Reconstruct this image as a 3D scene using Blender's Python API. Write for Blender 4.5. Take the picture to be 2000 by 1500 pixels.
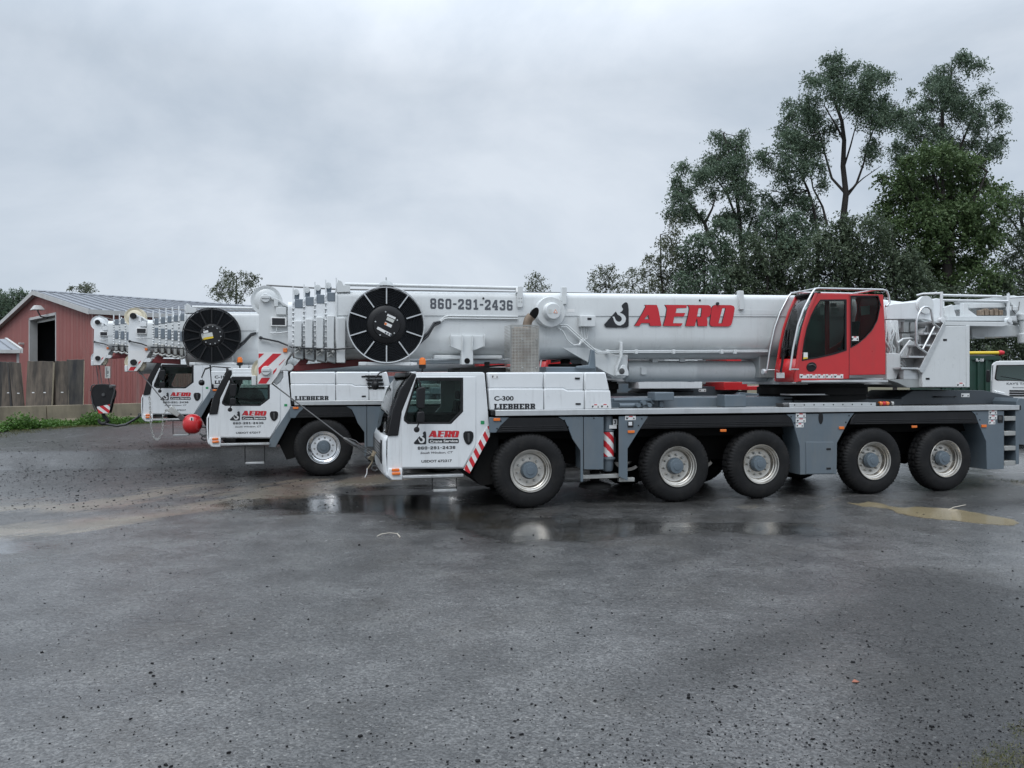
import bpy, bmesh, math, random
import numpy as np
from mathutils import Vector, Matrix
from mathutils.geometry import tessellate_polygon
R = math.radians
random.seed(7); rng = np.random.default_rng(7)
for o in list(bpy.data.objects): bpy.data.objects.remove(o)
S = bpy.context.scene
# ------------------------------------------------------------------ camera
H = 2.39; F = 1500.0; HY = 741.0          # eye height, focal length (px of a 2000 px wide frame), horizon row
cd = bpy.data.cameras.new('camera'); cam = bpy.data.objects.new('camera', cd); S.collection.objects.link(cam)
cam.location = (0, 0, H); cam.rotation_euler = (R(90), 0, 0)
cd.sensor_width = 36; cd.lens = 36*F/2000; cd.shift_y = -(750-HY)/2000; cd.clip_start = .05; cd.clip_end = 3000
S.camera = cam
# ------------------------------------------------------------------ sky and sun
SUN_EL, SUN_ROT = R(55), R(200)
w = bpy.data.worlds.new('World'); S.world = w; w.use_nodes = True
nt = w.node_tree; nt.nodes.clear()
def N(t, **k):
    n = nt.nodes.new(t)
    for a, b in k.items(): setattr(n, a, b)
    return n
def LK(a, b): nt.links.new(a, b)
def M(op, a, b=None, c=None):
    n = N('ShaderNodeMath', operation=op)
    for i, v in enumerate((a, b, c)):
        if v is None: continue
        if isinstance(v, (int, float)): n.inputs[i].default_value = v
        else: LK(v, n.inputs[i])
    return n.outputs[0]
tc = N('ShaderNodeTexCoord'); sp = N('ShaderNodeSeparateXYZ'); LK(tc.outputs['Generated'], sp.inputs[0])
zc = M('MAXIMUM', sp.outputs[2], 0.0)
cb = N('ShaderNodeCombineXYZ'); LK(M('MULTIPLY', sp.outputs[0], 1.0), cb.inputs[0]); LK(sp.outputs[1], cb.inputs[1]); LK(M('MULTIPLY_ADD', sp.outputs[2], 1.5, 5.3), cb.inputs[2])
n1 = N('ShaderNodeTexNoise'); n1.inputs['Scale'].default_value = 2.6; n1.inputs['Detail'].default_value = 8; n1.inputs['Roughness'].default_value = .55; n1.inputs['Distortion'].default_value = .35
LK(cb.outputs[0], n1.inputs['Vector'])
cr = N('ShaderNodeValToRGB'); LK(n1.outputs['Fac'], cr.inputs[0])
cr.color_ramp.elements[0].position = .38; cr.color_ramp.elements[0].color = (.465, .53, .61, 1)
cr.color_ramp.elements[1].position = .64; cr.color_ramp.elements[1].color = (.635, .69, .76, 1)
up = M('MAXIMUM', M('SUBTRACT', zc, .36), 0.0)
gain = M('MULTIPLY_ADD', up, 3.9, 1.0)     # an overcast sky is about three times brighter overhead
vm = N('ShaderNodeVectorMath', operation='SCALE'); LK(cr.outputs[0], vm.inputs[0]); LK(gain, vm.inputs['Scale'])
sky = N('ShaderNodeTexSky', sky_type='NISHITA', sun_disc=False, sun_elevation=SUN_EL, sun_rotation=SUN_ROT)
sm = N('ShaderNodeVectorMath', operation='SCALE'); LK(sky.outputs[0], sm.inputs[0]); sm.inputs['Scale'].default_value = .1
mx = N('ShaderNodeMix', data_type='RGBA'); mx.inputs[0].default_value = .94
LK(sm.outputs[0], mx.inputs[6]); LK(vm.outputs[0], mx.inputs[7])
bg = N('ShaderNodeBackground'); LK(mx.outputs[2], bg.inputs[0]); bg.inputs[1].default_value = 1.0
wo = N('ShaderNodeOutputWorld'); LK(bg.outputs[0], wo.inputs[0])
sl = bpy.data.lights.new('sun', 'SUN'); so = bpy.data.objects.new('sun', sl); S.collection.objects.link(so)
sl.energy = .9; sl.angle = R(30); sl.color = (1, .985, .96)
so.rotation_euler = (R(90)-SUN_EL, 0, R(180)-SUN_ROT); so.location = (-8, -20, 40)
S.view_settings.view_transform = 'Standard'; S.view_settings.look = 'None'; S.view_settings.exposure = .22; S.view_settings.gamma = 1
S.render.engine = 'CYCLES'; S.cycles.use_denoising = True; S.cycles.max_bounces = 8; S.cycles.transparent_max_bounces = 12
S.cycles.caustics_reflective = False; S.cycles.caustics_refractive = False
# ------------------------------------------------------------------ materials
def mat(name, col, rough=.5, metal=0, var=.08, scale=3.0, stretch=(1, 1, 1), runs=0, wave=0, dirt=None, dirt_amt=0, dirt_lo=.5, dirt_hi=.75, dscale=2.0, dstretch=(1, 1, .25), bump=0, bscale=60, coat=0, spec=.5, rvar=0):
    m = bpy.data.materials.new(name); m.use_nodes = True; t = m.node_tree; b = t.nodes['Principled BSDF']
    L = t.links.new
    def nn(ty): return t.nodes.new(ty)
    b.inputs['Roughness'].default_value = rough; b.inputs['Metallic'].default_value = metal
    b.inputs['Coat Weight'].default_value = coat; b.inputs['Coat Roughness'].default_value = .12; b.inputs['Specular IOR Level'].default_value = spec
    tc = nn('ShaderNodeTexCoord')
    def noise(sc, st, det=5, ro=.6):
        mp = nn('ShaderNodeMapping'); mp.inputs['Scale'].default_value = st; L(tc.outputs['Object'], mp.inputs[0])
        n = nn('ShaderNodeTexNoise'); n.inputs['Scale'].default_value = sc; n.inputs['Detail'].default_value = det; n.inputs['Roughness'].default_value = ro
        L(mp.outputs[0], n.inputs['Vector']); return n.outputs['Fac']
    nf = noise(scale, stretch)
    r = nn('ShaderNodeValToRGB'); L(nf, r.inputs[0])
    r.color_ramp.elements[0].position = .3; r.color_ramp.elements[1].position = .7
    r.color_ramp.elements[0].color = (*[c*(1-var) for c in col], 1); r.color_ramp.elements[1].color = (*[min(1, c*(1+var)) for c in col], 1)
    out = r.outputs[0]
    if dirt:
        d = nn('ShaderNodeMapRange'); d.inputs[1].default_value = dirt_lo; d.inputs[2].default_value = dirt_hi; d.inputs[4].default_value = dirt_amt
        L(noise(dscale, dstretch, 6, .65), d.inputs[0])
        x = nn('ShaderNodeMix'); x.data_type = 'RGBA'; L(d.outputs[0], x.inputs[0]); L(out, x.inputs[6]); x.inputs[7].default_value = (*dirt, 1); out = x.outputs[2]
    if runs:      # thin rain runs and grime lines down the paint
        d = nn('ShaderNodeMapRange'); d.inputs[1].default_value = .56; d.inputs[2].default_value = .74; d.inputs[4].default_value = runs
        L(noise(11, (1, 1, .07), 5, .7), d.inputs[0]); x = nn('ShaderNodeMix'); x.data_type = 'RGBA'; L(d.outputs[0], x.inputs[0]); L(out, x.inputs[6]); x.inputs[7].default_value = (.13, .12, .105, 1); out = x.outputs[2]
    L(out, b.inputs['Base Color'])
    if wave:
        bp = nn('ShaderNodeBump'); bp.inputs['Strength'].default_value = wave; bp.inputs['Distance'].default_value = .05; L(noise(1.6, (1, 1, 1), 2, .4), bp.inputs['Height']); L(bp.outputs[0], b.inputs['Normal'])
    if rvar:
        q_ = nn('ShaderNodeMapRange'); q_.inputs[3].default_value = max(0, rough-rvar); q_.inputs[4].default_value = min(1, rough+rvar)
        L(noise(scale*2.3, stretch), q_.inputs[0]); L(q_.outputs[0], b.inputs['Roughness'])
    if bump:
        bp = nn('ShaderNodeBump'); bp.inputs['Strength'].default_value = bump; bp.inputs['Distance'].default_value = .01
        L(noise(bscale, (1, 1, 1), 4, .6), bp.inputs['Height']); L(bp.outputs[0], b.inputs['Normal'])
    return m
MT = {}
G_ = (.30, .27, .22)
MT['white'] = mat('white_paint', (.72, .74, .75), .3, var=.03, dirt=G_, dirt_amt=.17, dirt_lo=.56, dirt_hi=.85, coat=.35, rvar=.08, runs=.18, wave=.06)
MT['boom'] = mat('light_grey_paint', (.62, .64, .64), .3, var=.03, dirt=G_, dirt_amt=.20, dirt_lo=.55, dirt_hi=.85, dstretch=(.5, 1, .5), coat=.35, rvar=.1, runs=.18, wave=.06)
MT['boomdark'] = mat('panel_dark_grey', (.16, .19, .22), .4, var=.1)
MT['lowgrey'] = mat('dull_grey_steel', (.33, .35, .35), .4, var=.15, dirt=(.12, .11, .1), dirt_amt=.5)
MT['red'] = mat('red_paint', (.52, .015, .018), .3, var=.05, coat=.4, dirt=(.2, .05, .04), dirt_amt=.3, wave=.06, rvar=.06)
MT['dred'] = mat('dull_red_paint', (.17, .018, .02), .45, var=.12)
MT['sred'] = mat('red_film', (.55, .02, .03), .4, var=.05)
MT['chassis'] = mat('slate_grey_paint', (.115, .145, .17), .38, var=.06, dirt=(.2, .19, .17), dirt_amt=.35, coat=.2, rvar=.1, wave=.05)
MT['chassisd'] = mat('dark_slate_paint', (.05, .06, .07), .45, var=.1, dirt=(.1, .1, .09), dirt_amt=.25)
MT['black'] = mat('black_plastic', (.008, .008, .009), .45, var=.2, spec=.35, dirt=(.03, .03, .03), dirt_amt=.3)
MT['under'] = mat('black_and_shade', (.007, .007, .007), .8, var=.3, spec=.2, dirt=(.02, .018, .016), dirt_amt=.5)  # black parts; underbody shade is put into the same near-black
MT['rubber'] = mat('tyre_rubber', (.0085, .0085, .009), .68, var=.3, spec=.3, scale=5, dirt=(.035, .032, .028), dirt_amt=.45, dscale=4, dstretch=(1, 1, 1), bump=.25, bscale=40)
MT['alu'] = mat('aluminium', (.62, .63, .63), .38, .85, var=.06, scale=4, stretch=(.3, 1, 6), rvar=.12, dirt=(.25, .24, .22), dirt_amt=.35)
MT['tread'] = mat('tread_plate', (.5, .51, .51), .42, .7, var=.12, scale=40, bump=.6, bscale=70, dirt=(.2, .18, .15), dirt_amt=.5)
MT['rim'] = mat('forged_wheel', (.60, .57, .52), .30, .92, var=.06, scale=6, rvar=.08, dirt=(.24, .20, .15), dirt_amt=.8, dscale=4, dstretch=(1, 1, 1))  # brown mottle; the dish's shading is put into it too
MT['chrome'] = mat('polished_wheel', (.80, .80, .80), .12, 1.0, var=.03)
MT['steel'] = mat('dark_steel', (.10, .10, .10), .4, .7, var=.2)
MT['galv'] = mat('galvanised_steel', (.42, .42, .40), .45, .6, var=.15)
MT['orange'] = mat('amber_lens', (.75, .17, .015), .2, var=.1, coat=.5)
MT['hose'] = mat('hose_rubber', (.013, .015, .018), .28, var=.15)
MT['cream'] = mat('nylon_sheave', (.66, .60, .46), .5, var=.06)
MT['sticker'] = mat('sticker_white', (.74, .74, .73), .4, var=.03)
MT['ink'] = mat('black_film', (.013, .014, .017), .35, var=.1)
MT['grphone'] = mat('dark_grey_film', (.085, .092, .105), .4, var=.06)
MT['green'] = mat('green_film', (.02, .28, .10), .4, var=.1)
MT['yellow'] = mat('yellow_film', (.70, .50, .03), .4, var=.1)
MT['seat'] = mat('cab_upholstery', (.02, .021, .023), .8, var=.2)
MT['inwhite'] = mat('paper', (.55, .56, .53), .7, var=.05)
MT['soot'] = mat('burnt_steel', (.26, .20, .15), .5, .5, var=.3, scale=6, dirt=(.12, .06, .035), dirt_amt=.7)
MT['conc'] = mat('weathered_concrete', (.22, .185, .13), .85, var=.2, scale=1.5, dirt=(.07, .06, .045), dirt_amt=.7, dscale=1.2, bump=.5, bscale=25)
MT['plate'] = mat('rusty_road_plate', (.15, .12, .093), .7, .1, var=.5, scale=1.6, stretch=(1, 1, .4), dirt=(.03, .027, .024), dirt_amt=.9, dirt_lo=.40, dirt_hi=.58, dscale=1.5, dstretch=(1.6, 1.6, .22), bump=.4, bscale=20)
MT['plated'] = mat('black_road_plate', (.022, .022, .024), .5, .25, var=.4, scale=1.2, dirt=(.11, .095, .075), dirt_amt=.8, dirt_lo=.42, dirt_hi=.62, dscale=1.3, dstretch=(1.6, 1.6, .25))
MT['plateedge'] = mat('bare_plate_edge', (.42, .36, .26), .7, .1, var=.3, scale=3)
MT['trim'] = mat('white_trim', (.46, .46, .45), .5, var=.06, dirt=(.2, .19, .16), dirt_amt=.3)
MT['void'] = mat('interior_shade', (.012, .013, .015), .8, var=.2)  # near-black: shade inside openings is put into the colour
MT['dgreen'] = mat('green_container_paint', (.010, .042, .028), .5, var=.15, dirt=(.03, .03, .02), dirt_amt=.5)
MT['truckwhite'] = mat('truck_white', (.7, .71, .71), .3, var=.03, coat=.3)
MT['bark'] = mat('wet_bark', (.026, .022, .019), .85, var=.35, scale=6, stretch=(1, 1, .3), bump=.5, bscale=20)
MT['strap'] = mat('worn_webbing', (.24, .20, .14), .85, var=.25, scale=20)
MT['twig'] = mat('pale_twig', (.55, .5, .42), .8, var=.15)
def perforated():
    m = mat('perforated_steel', (.46, .445, .41), .45, .55, var=.18, scale=5, dirt=(.22, .13, .07), dirt_amt=.5, dstretch=(1, 1, .6)); t = m.node_tree; L = t.links.new
    b = t.nodes['Principled BSDF']; tc = t.nodes.new('ShaderNodeTexCoord'); vo = t.nodes.new('ShaderNodeTexVoronoi'); vo.voronoi_dimensions = '2D'
    mp = t.nodes.new('ShaderNodeMapping'); mp.inputs['Rotation'].default_value = (R(90), 0, 0); L(tc.outputs['Object'], mp.inputs[0]); L(mp.outputs[0], vo.inputs['Vector'])
    vo.inputs['Scale'].default_value = 36; vo.inputs['Randomness'].default_value = 0.0
    g = t.nodes.new('ShaderNodeMath'); g.operation = 'GREATER_THAN'; g.inputs[1].default_value = .33; L(vo.outputs['Distance'], g.inputs[0]); L(g.outputs[0], b.inputs['Alpha'])
    return m
MT['perf'] = perforated()
def glass(name, tint, refl=.9, ior=1.32):
    m = bpy.data.materials.new(name); m.use_nodes = True; t = m.node_tree; t.nodes.clear(); L = t.links.new
    tr = t.nodes.new('ShaderNodeBsdfTransparent'); tr.inputs[0].default_value = (*tint, 1)
    gl = t.nodes.new('ShaderNodeBsdfGlossy'); gl.inputs['Roughness'].default_value = .03; gl.inputs[0].default_value = (refl, refl, refl, 1)
    fr = t.nodes.new('ShaderNodeFresnel'); fr.inputs[0].default_value = ior
    mx = t.nodes.new('ShaderNodeMixShader'); L(fr.outputs[0], mx.inputs[0]); L(tr.outputs[0], mx.inputs[1]); L(gl.outputs[0], mx.inputs[2])
    o = t.nodes.new('ShaderNodeOutputMaterial'); L(mx.outputs[0], o.inputs[0]); return m
MT['glass'] = glass('tinted_glass', (.74, .82, .79), .6)  # reflections dimmed through the glossy colour
MT['dglass'] = glass('dim_reflection_glass', (.62, .68, .66), .35)  # glossy colour dimmed to stand in for dark surroundings mirrored in it
MT['wglass'] = glass('windscreen_glass', (.7, .82, .79), ior=1.6)
def lens():
    return mat('lamp_glass', (.75, .77, .78), .12, .3, var=.05)
MT['lens'] = lens()
# ------------------------------------------------------------------ mesh helpers
class MB:
    def __init__(s): s.v = []; s.f = []
    def add(s, vs, fs):
        o = len(s.v); s.v += [tuple(p) for p in vs]; s.f += [tuple(i+o for i in f) for f in fs]; return s
    def box(s, x0, x1, y0, y1, z0, z1):
        return s.add([(x0,y0,z0),(x1,y0,z0),(x1,y1,z0),(x0,y1,z0),(x0,y0,z1),(x1,y0,z1),(x1,y1,z1),(x0,y1,z1)],
                     [(3,2,1,0),(4,5,6,7),(0,1,5,4),(1,2,6,5),(2,3,7,6),(3,0,4,7)])
    def prism(s, pts, y0, y1, holes=()):
        def area(p): return sum(p[i][0]*p[(i+1) % len(p)][1]-p[(i+1) % len(p)][0]*p[i][1] for i in range(len(p)))
        pts = list(pts)
        if area(pts) < 0: pts = pts[::-1]
        hs = []
        for h in holes:
            h = list(h)
            if area(h) > 0: h = h[::-1]
            hs.append(h)
        loops = [pts]+hs; flat = [p for l in loops for p in l]; n = len(flat)
        v = [(p[0], y0, p[1]) for p in flat]+[(p[0], y1, p[1]) for p in flat]; f = []
        if not hs: f = [tuple(range(n)), tuple(range(2*n-1, n-1, -1))]
        else:
            for t in tessellate_polygon([[Vector((p[0], p[1], 0)) for p in l] for l in loops]):
                a, b, c = t
                if (flat[b][0]-flat[a][0])*(flat[c][1]-flat[a][1])-(flat[c][0]-flat[a][0])*(flat[b][1]-flat[a][1]) < 0: b, c = c, b
                f += [(a, b, c), (n+c, n+b, n+a)]
        i = 0
        for l in loops:
            m = len(l)
            for k in range(m):
                a, b = i+k, i+(k+1) % m; f.append((b, a, n+a, n+b))
            i += m
        return s.add(v, f)
    def tube(s, path, r, n=8, closed=False):
        P = [Vector(p) for p in path]; m = len(P); rs = r if isinstance(r, (list, tuple)) else [r]*m
        d0 = (P[1]-P[0]).normalized(); ref = Vector((0,0,1)) if abs(d0.z) < .9 else Vector((1,0,0))
        u = d0.cross(ref).normalized(); vs = []; fs = []
        for i in range(m):
            if closed: d = (P[(i+1) % m]-P[i-1]).normalized()
            else: d = ((P[min(i+1, m-1)]-P[i]).normalized()+(P[i]-P[max(i-1, 0)]).normalized())
            d = d.normalized() if d.length > 1e-6 else d0
            u = (u-d*u.dot(d)).normalized(); w_ = d.cross(u)
            for k in range(n):
                a = 2*math.pi*k/n; vs.append(P[i]+(u*math.cos(a)+w_*math.sin(a))*rs[i])
        for i in range(m if closed else m-1):
            j = (i+1) % m
            for k in range(n):
                k2 = (k+1) % n; fs.append((i*n+k, i*n+k2, j*n+k2, j*n+k))
        if not closed: fs += [tuple(range(n-1, -1, -1)), tuple((m-1)*n+k for k in range(n))]
        return s.add(vs, fs)
    def lathe(s, prof, c, n=48, axis='y', rad=None, cap=True):
        # prof: list of (radius, offset along axis)
        vs = []; fs = []; m = len(prof)
        for i, (r, h) in enumerate(prof):
            for k in range(n):
                rr = r if rad is None else rad(i, k, r); a = 2*math.pi*k/n; ca, sa = rr*math.cos(a), rr*math.sin(a)
                p = (ca, h, sa) if axis == 'y' else ((h, ca, sa) if axis == 'x' else (ca, sa, h))
                vs.append((c[0]+p[0], c[1]+p[1], c[2]+p[2]))
        for i in range(m-1):
            for k in range(n):
                k2 = (k+1) % n
                f = (i*n+k, i*n+k2, (i+1)*n+k2, (i+1)*n+k); fs.append(f if axis != 'z' else f)
        if cap and prof[0][0] > 1e-4: fs.append(tuple(range(n-1, -1, -1)))
        if cap and prof[-1][0] > 1e-4: fs.append(tuple((m-1)*n+k for k in range(n)))
        return s.add(vs, fs)
    def loft(s, secs, cap=True):
        n = len(secs[0]); vs = [p for q_ in secs for p in q_]; fs = []
        for i in range(len(secs)-1):
            for k in range(n):
                k2 = (k+1) % n; fs.append((i*n+k, i*n+k2, (i+1)*n+k2, (i+1)*n+k))
        if cap: fs += [tuple(range(n-1, -1, -1)), tuple((len(secs)-1)*n+k for k in range(n))]
        return s.add(vs, fs)
    def sheet(s, rows):
        n = len(rows[0]); vs = [p for q_ in rows for p in q_]
        return s.add(vs, [(i*n+k, i*n+k+1, (i+1)*n+k+1, (i+1)*n+k) for i in range(len(rows)-1) for k in range(n-1)])
    def build(s, name, m, parent=None, bevel=0, smooth=35, label=None, solid=0):
        me = bpy.data.meshes.new(name); me.from_pydata(s.v, [], s.f); me.materials.append(MT[m] if isinstance(m, str) else m)
        bm = bmesh.new(); bm.from_mesh(me); bmesh.ops.recalc_face_normals(bm, faces=bm.faces); bm.to_mesh(me); bm.free()
        if smooth: me.shade_smooth(); me.set_sharp_from_angle(angle=R(smooth))
        o = bpy.data.objects.new(name, me); S.collection.objects.link(o)
        if parent: o.parent = parent
        if label: o['label'] = label
        if solid:
            md = o.modifiers.new('solid', 'SOLIDIFY'); md.thickness = solid; md.offset = 0
        if bevel:
            md = o.modifiers.new('bevel', 'BEVEL'); md.width = bevel; md.segments = 2; md.limit_method = 'ANGLE'; md.angle_limit = R(40)
        return o
def tag(o, label, cat, group=None, kind=None):
    if label: o['label'] = label
    if cat: o['category'] = cat
    if group: o['group'] = group
    if kind: o['kind'] = kind
    return o
def empty(name, loc=(0,0,0), rz=0, parent=None):
    o = bpy.data.objects.new(name, None); o.empty_display_size = .3; o.location = loc; o.rotation_euler = (0, 0, rz); S.collection.objects.link(o)
    if parent: o.parent = parent
    return o
def dup(o, parent, loc=None, rz=None, keep=None):
    c = o.copy(); S.collection.objects.link(c); c.parent = parent
    if loc is not None: c.location = loc
    if rz is not None: c.rotation_euler = (0, 0, rz)
    for ch in o.children: dup(ch, c)
    return c
_tcache = {}
def text_mb(txt, bold=0, shear=0):
    key = (txt, bold, shear)
    if key not in _tcache:
        cu = bpy.data.curves.new('t', 'FONT'); cu.body = txt; cu.offset = bold; cu.shear = shear; cu.resolution_u = 3; cu.fill_mode = 'FRONT' if hasattr(cu, 'fill_mode') else cu.fill_mode
        ob = bpy.data.objects.new('t', cu); S.collection.objects.link(ob)
        dg = bpy.context.evaluated_depsgraph_get(); me = bpy.data.meshes.new_from_object(ob.evaluated_get(dg))
        v = [tuple(p.co) for p in me.vertices]; f = [tuple(p.vertices) for p in me.polygons]
        bpy.data.objects.remove(ob); bpy.data.curves.remove(cu); bpy.data.meshes.remove(me)
        _tcache[key] = (v, f)
    return _tcache[key]
def put_text(mb, txt, p0, p1, y, bold=0, shear=0, thick=.002):
    """text fitted to the box p0=(x0,z0) .. p1=(x1,z1) on the plane y"""
    v, f = text_mb(txt, bold, shear)
    xs = [a[0] for a in v]; ys = [a[1] for a in v]; x0, x1, y0, y1 = min(xs), max(xs), min(ys), max(ys)
    sx = (p1[0]-p0[0])/(x1-x0); sz = (p1[1]-p0[1])/(y1-y0)
    mb.add([(p0[0]+(a[0]-x0)*sx, y, p0[1]+(a[1]-y0)*sz) for a in v], f)
    return mb
SLAB = {'8': (4, [(0,.8),(.8,0),(3.2,0),(4,.8),(4,2.6),(3.6,3.1),(4,3.6),(4,5.4),(3.2,6.2),(.8,6.2),(0,5.4),(0,3.6),(.4,3.1),(0,2.6)], [[(1.3,1.2),(2.7,1.2),(2.7,2.5),(1.3,2.5)], [(1.3,3.7),(2.7,3.7),(2.7,5),(1.3,5)]]),
'6': (4, [(0,.8),(.8,0),(3.2,0),(4,.8),(4,3),(3.3,3.7),(1.3,3.7),(1.3,5),(2.7,5),(2.7,4.4),(4,4.4),(4,5.4),(3.2,6.2),(.8,6.2),(0,5.4)], [[(1.3,1.2),(2.7,1.2),(2.7,2.5),(1.3,2.5)]]),
'0': (4, [(0,.8),(.8,0),(3.2,0),(4,.8),(4,5.4),(3.2,6.2),(.8,6.2),(0,5.4)], [[(1.3,1.2),(2.7,1.2),(2.7,5),(1.3,5)]]),
'2': (4, [(0,0),(4,0),(4,1.6),(2.8,1.6),(2.8,1.2),(1.7,1.2),(4,3.6),(4,5.4),(3.2,6.2),(.8,6.2),(0,5.4),(0,4.2),(1.3,4.2),(1.3,5),(2.7,5),(2.7,4),(0,1.5)], []),
'1': (3.6, [(.4,0),(3.6,0),(3.6,1.2),(2.7,1.2),(2.7,6.2),(1.5,6.2),(.4,5.3),(.4,4.3),(1.4,4.5),(1.4,1.2),(.4,1.2)], []),
'4': (4.1, [(1.7,0),(4,0),(4,1),(3.5,1),(3.5,1.5),(4.1,1.5),(4.1,2.6),(3.5,2.6),(3.5,6.2),(1.9,6.2),(0,2.7),(0,1.5),(2.3,1.5),(2.3,1),(1.7,1)], [[(1.3,2.6),(2.3,2.6),(2.3,4.5)]]),
'3': (4, [(0,.8),(.8,0),(3.2,0),(4,.8),(4,2.6),(3.6,3.1),(4,3.6),(4,5.4),(3.2,6.2),(.8,6.2),(0,5.4),(0,4.4),(1.3,4.4),(1.3,5),(2.7,5),(2.7,3.7),(1.6,3.7),(1.6,2.5),(2.7,2.5),(2.7,1.2),(1.3,1.2),(1.3,1.8),(0,1.8)], []),
'-': (2.4, [(0,2.6),(2.4,2.6),(2.4,3.6),(0,3.6)], []),
'L': (4.6, [(0,0),(4.6,0),(4.6,2.2),(3.5,2.2),(3.5,1.3),(2.4,1.3),(2.4,4.9),(3,4.9),(3,6),(0,6),(0,4.9),(.5,4.9),(.5,1.1),(0,1.1)], []),
'I': (3, [(0,0),(3,0),(3,1.1),(2.5,1.1),(2.5,4.9),(3,4.9),(3,6),(0,6),(0,4.9),(.5,4.9),(.5,1.1),(0,1.1)], []),
'E': (4.8, [(0,0),(4.8,0),(4.8,2),(3.8,2),(3.8,1.2),(2.4,1.2),(2.4,2.5),(3.4,2.5),(3.4,3.5),(2.4,3.5),(2.4,4.8),(3.8,4.8),(3.8,4),(4.8,4),(4.8,6),(0,6),(0,4.9),(.5,4.9),(.5,1.1),(0,1.1)], []),
'B': (5, [(0,0),(4.2,0),(5,.8),(5,2.4),(4.4,3.05),(5,3.7),(5,5.2),(4.2,6),(0,6),(0,4.9),(.5,4.9),(.5,1.1),(0,1.1)], [[(2.4,1.2),(3.2,1.2),(3.2,2.5),(2.4,2.5)], [(2.4,3.6),(3.2,3.6),(3.2,4.8),(2.4,4.8)]]),
'H': (5.6, [(0,0),(2.7,0),(2.7,1.1),(2.3,1.1),(2.3,2.5),(3.3,2.5),(3.3,1.1),(2.9,1.1),(2.9,0),(5.6,0),(5.6,1.1),(5.2,1.1),(5.2,4.9),(5.6,4.9),(5.6,6),(2.9,6),(2.9,4.9),(3.3,4.9),(3.3,3.6),(2.3,3.6),(2.3,4.9),(2.7,4.9),(2.7,6),(0,6),(0,4.9),(.4,4.9),(.4,1.1),(0,1.1)], []),
'R': (5.3, [(0,0),(2.8,0),(2.8,1.1),(2.4,1.1),(2.4,2.3),(2.9,2.3),(3.4,0),(5.3,0),(5.3,1.1),(4.9,1.1),(4.5,2.7),(5,3.3),(5,5.2),(4.2,6),(0,6),(0,4.9),(.5,4.9),(.5,1.1),(0,1.1)], [[(2.4,3.4),(3.2,3.4),(3.2,4.8),(2.4,4.8)]])}
SLAB['9'] = (4, [(4-a, 6.2-b) for a, b in SLAB['6'][1]], [[(4-a, 6.2-b) for a, b in SLAB['6'][2][0]]])
def slab_text(mb, txt, p0, p1, y, gap=.8, thick=.002):
    """square-cut slab lettering fitted to a box"""
    tot = sum(SLAB[c][0] for c in txt)+gap*(len(txt)-1); sx = (p1[0]-p0[0])/tot; hh = 6.0 if txt[0] == 'L' else 6.2; sz = (p1[1]-p0[1])/hh; x = 0
    for c in txt:
        w_, o, hs = SLAB[c]; f = lambda p: (p0[0]+(x+p[0])*sx, p0[1]+p[1]*sz)
        mb.prism([f(p) for p in o], y-thick, y, [[f(p) for p in h] for h in hs]); x += w_+gap
    return mb
def W(px, py, Z):            # photograph row / column at a distance -> metres
    return ((px-1000)/F*Z, Z, H+(HY-py)*Z/F)
class Frame:
    """a vertical plane family: origin, heading; turns measured rows / columns into metres in a vehicle's own frame"""
    def __init__(s, x, y, z, deg): s.o = (x, y); s.z = z; s.a = R(deg); s.ax, s.ay = math.cos(s.a), math.sin(s.a)
    def q(s, px, py, y=0.0):
        u = (px-1000)/F; bx = s.o[0]-s.ay*y; by = s.o[1]+s.ax*y
        x = (u*by-bx)/(s.ax-u*s.ay); Z = by+s.ay*x
        return (x, H-s.z+(HY-py)*Z/F)
    def P(s, pts, y=0.0): return [s.q(a, b, y) for a, b in pts]
    def world(s, x, y): return (s.o[0]+s.ax*x-s.ay*y, s.o[1]+s.ay*x+s.ax*y)
F1 = Frame(.35, 14.2, 0, 13.8)
F2 = Frame(*F1.world(-3.72, 5.36), .05, 13.8)
F3 = Frame(*F1.world(-6.16, 10.19), .42, 13.8)
NX, NY = -math.sin(R(13.8)), math.cos(R(13.8))
def ground_z(x, y):
    d = (x-.35)*NX+(y-14.2)*NY
    ks = [(-1e4, 0), (3.1, 0), (5.1, .05), (8.5, .05), (9.9, .42), (13.5, .42), (16.5, .66), (60, .8), (1e4, .8)]
    for (a, za), (b, zb) in zip(ks, ks[1:]):
        if d <= b:
            t = (d-a)/(b-a); t = t*t*(3-2*t); return za+(zb-za)*t
    return .8
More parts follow.
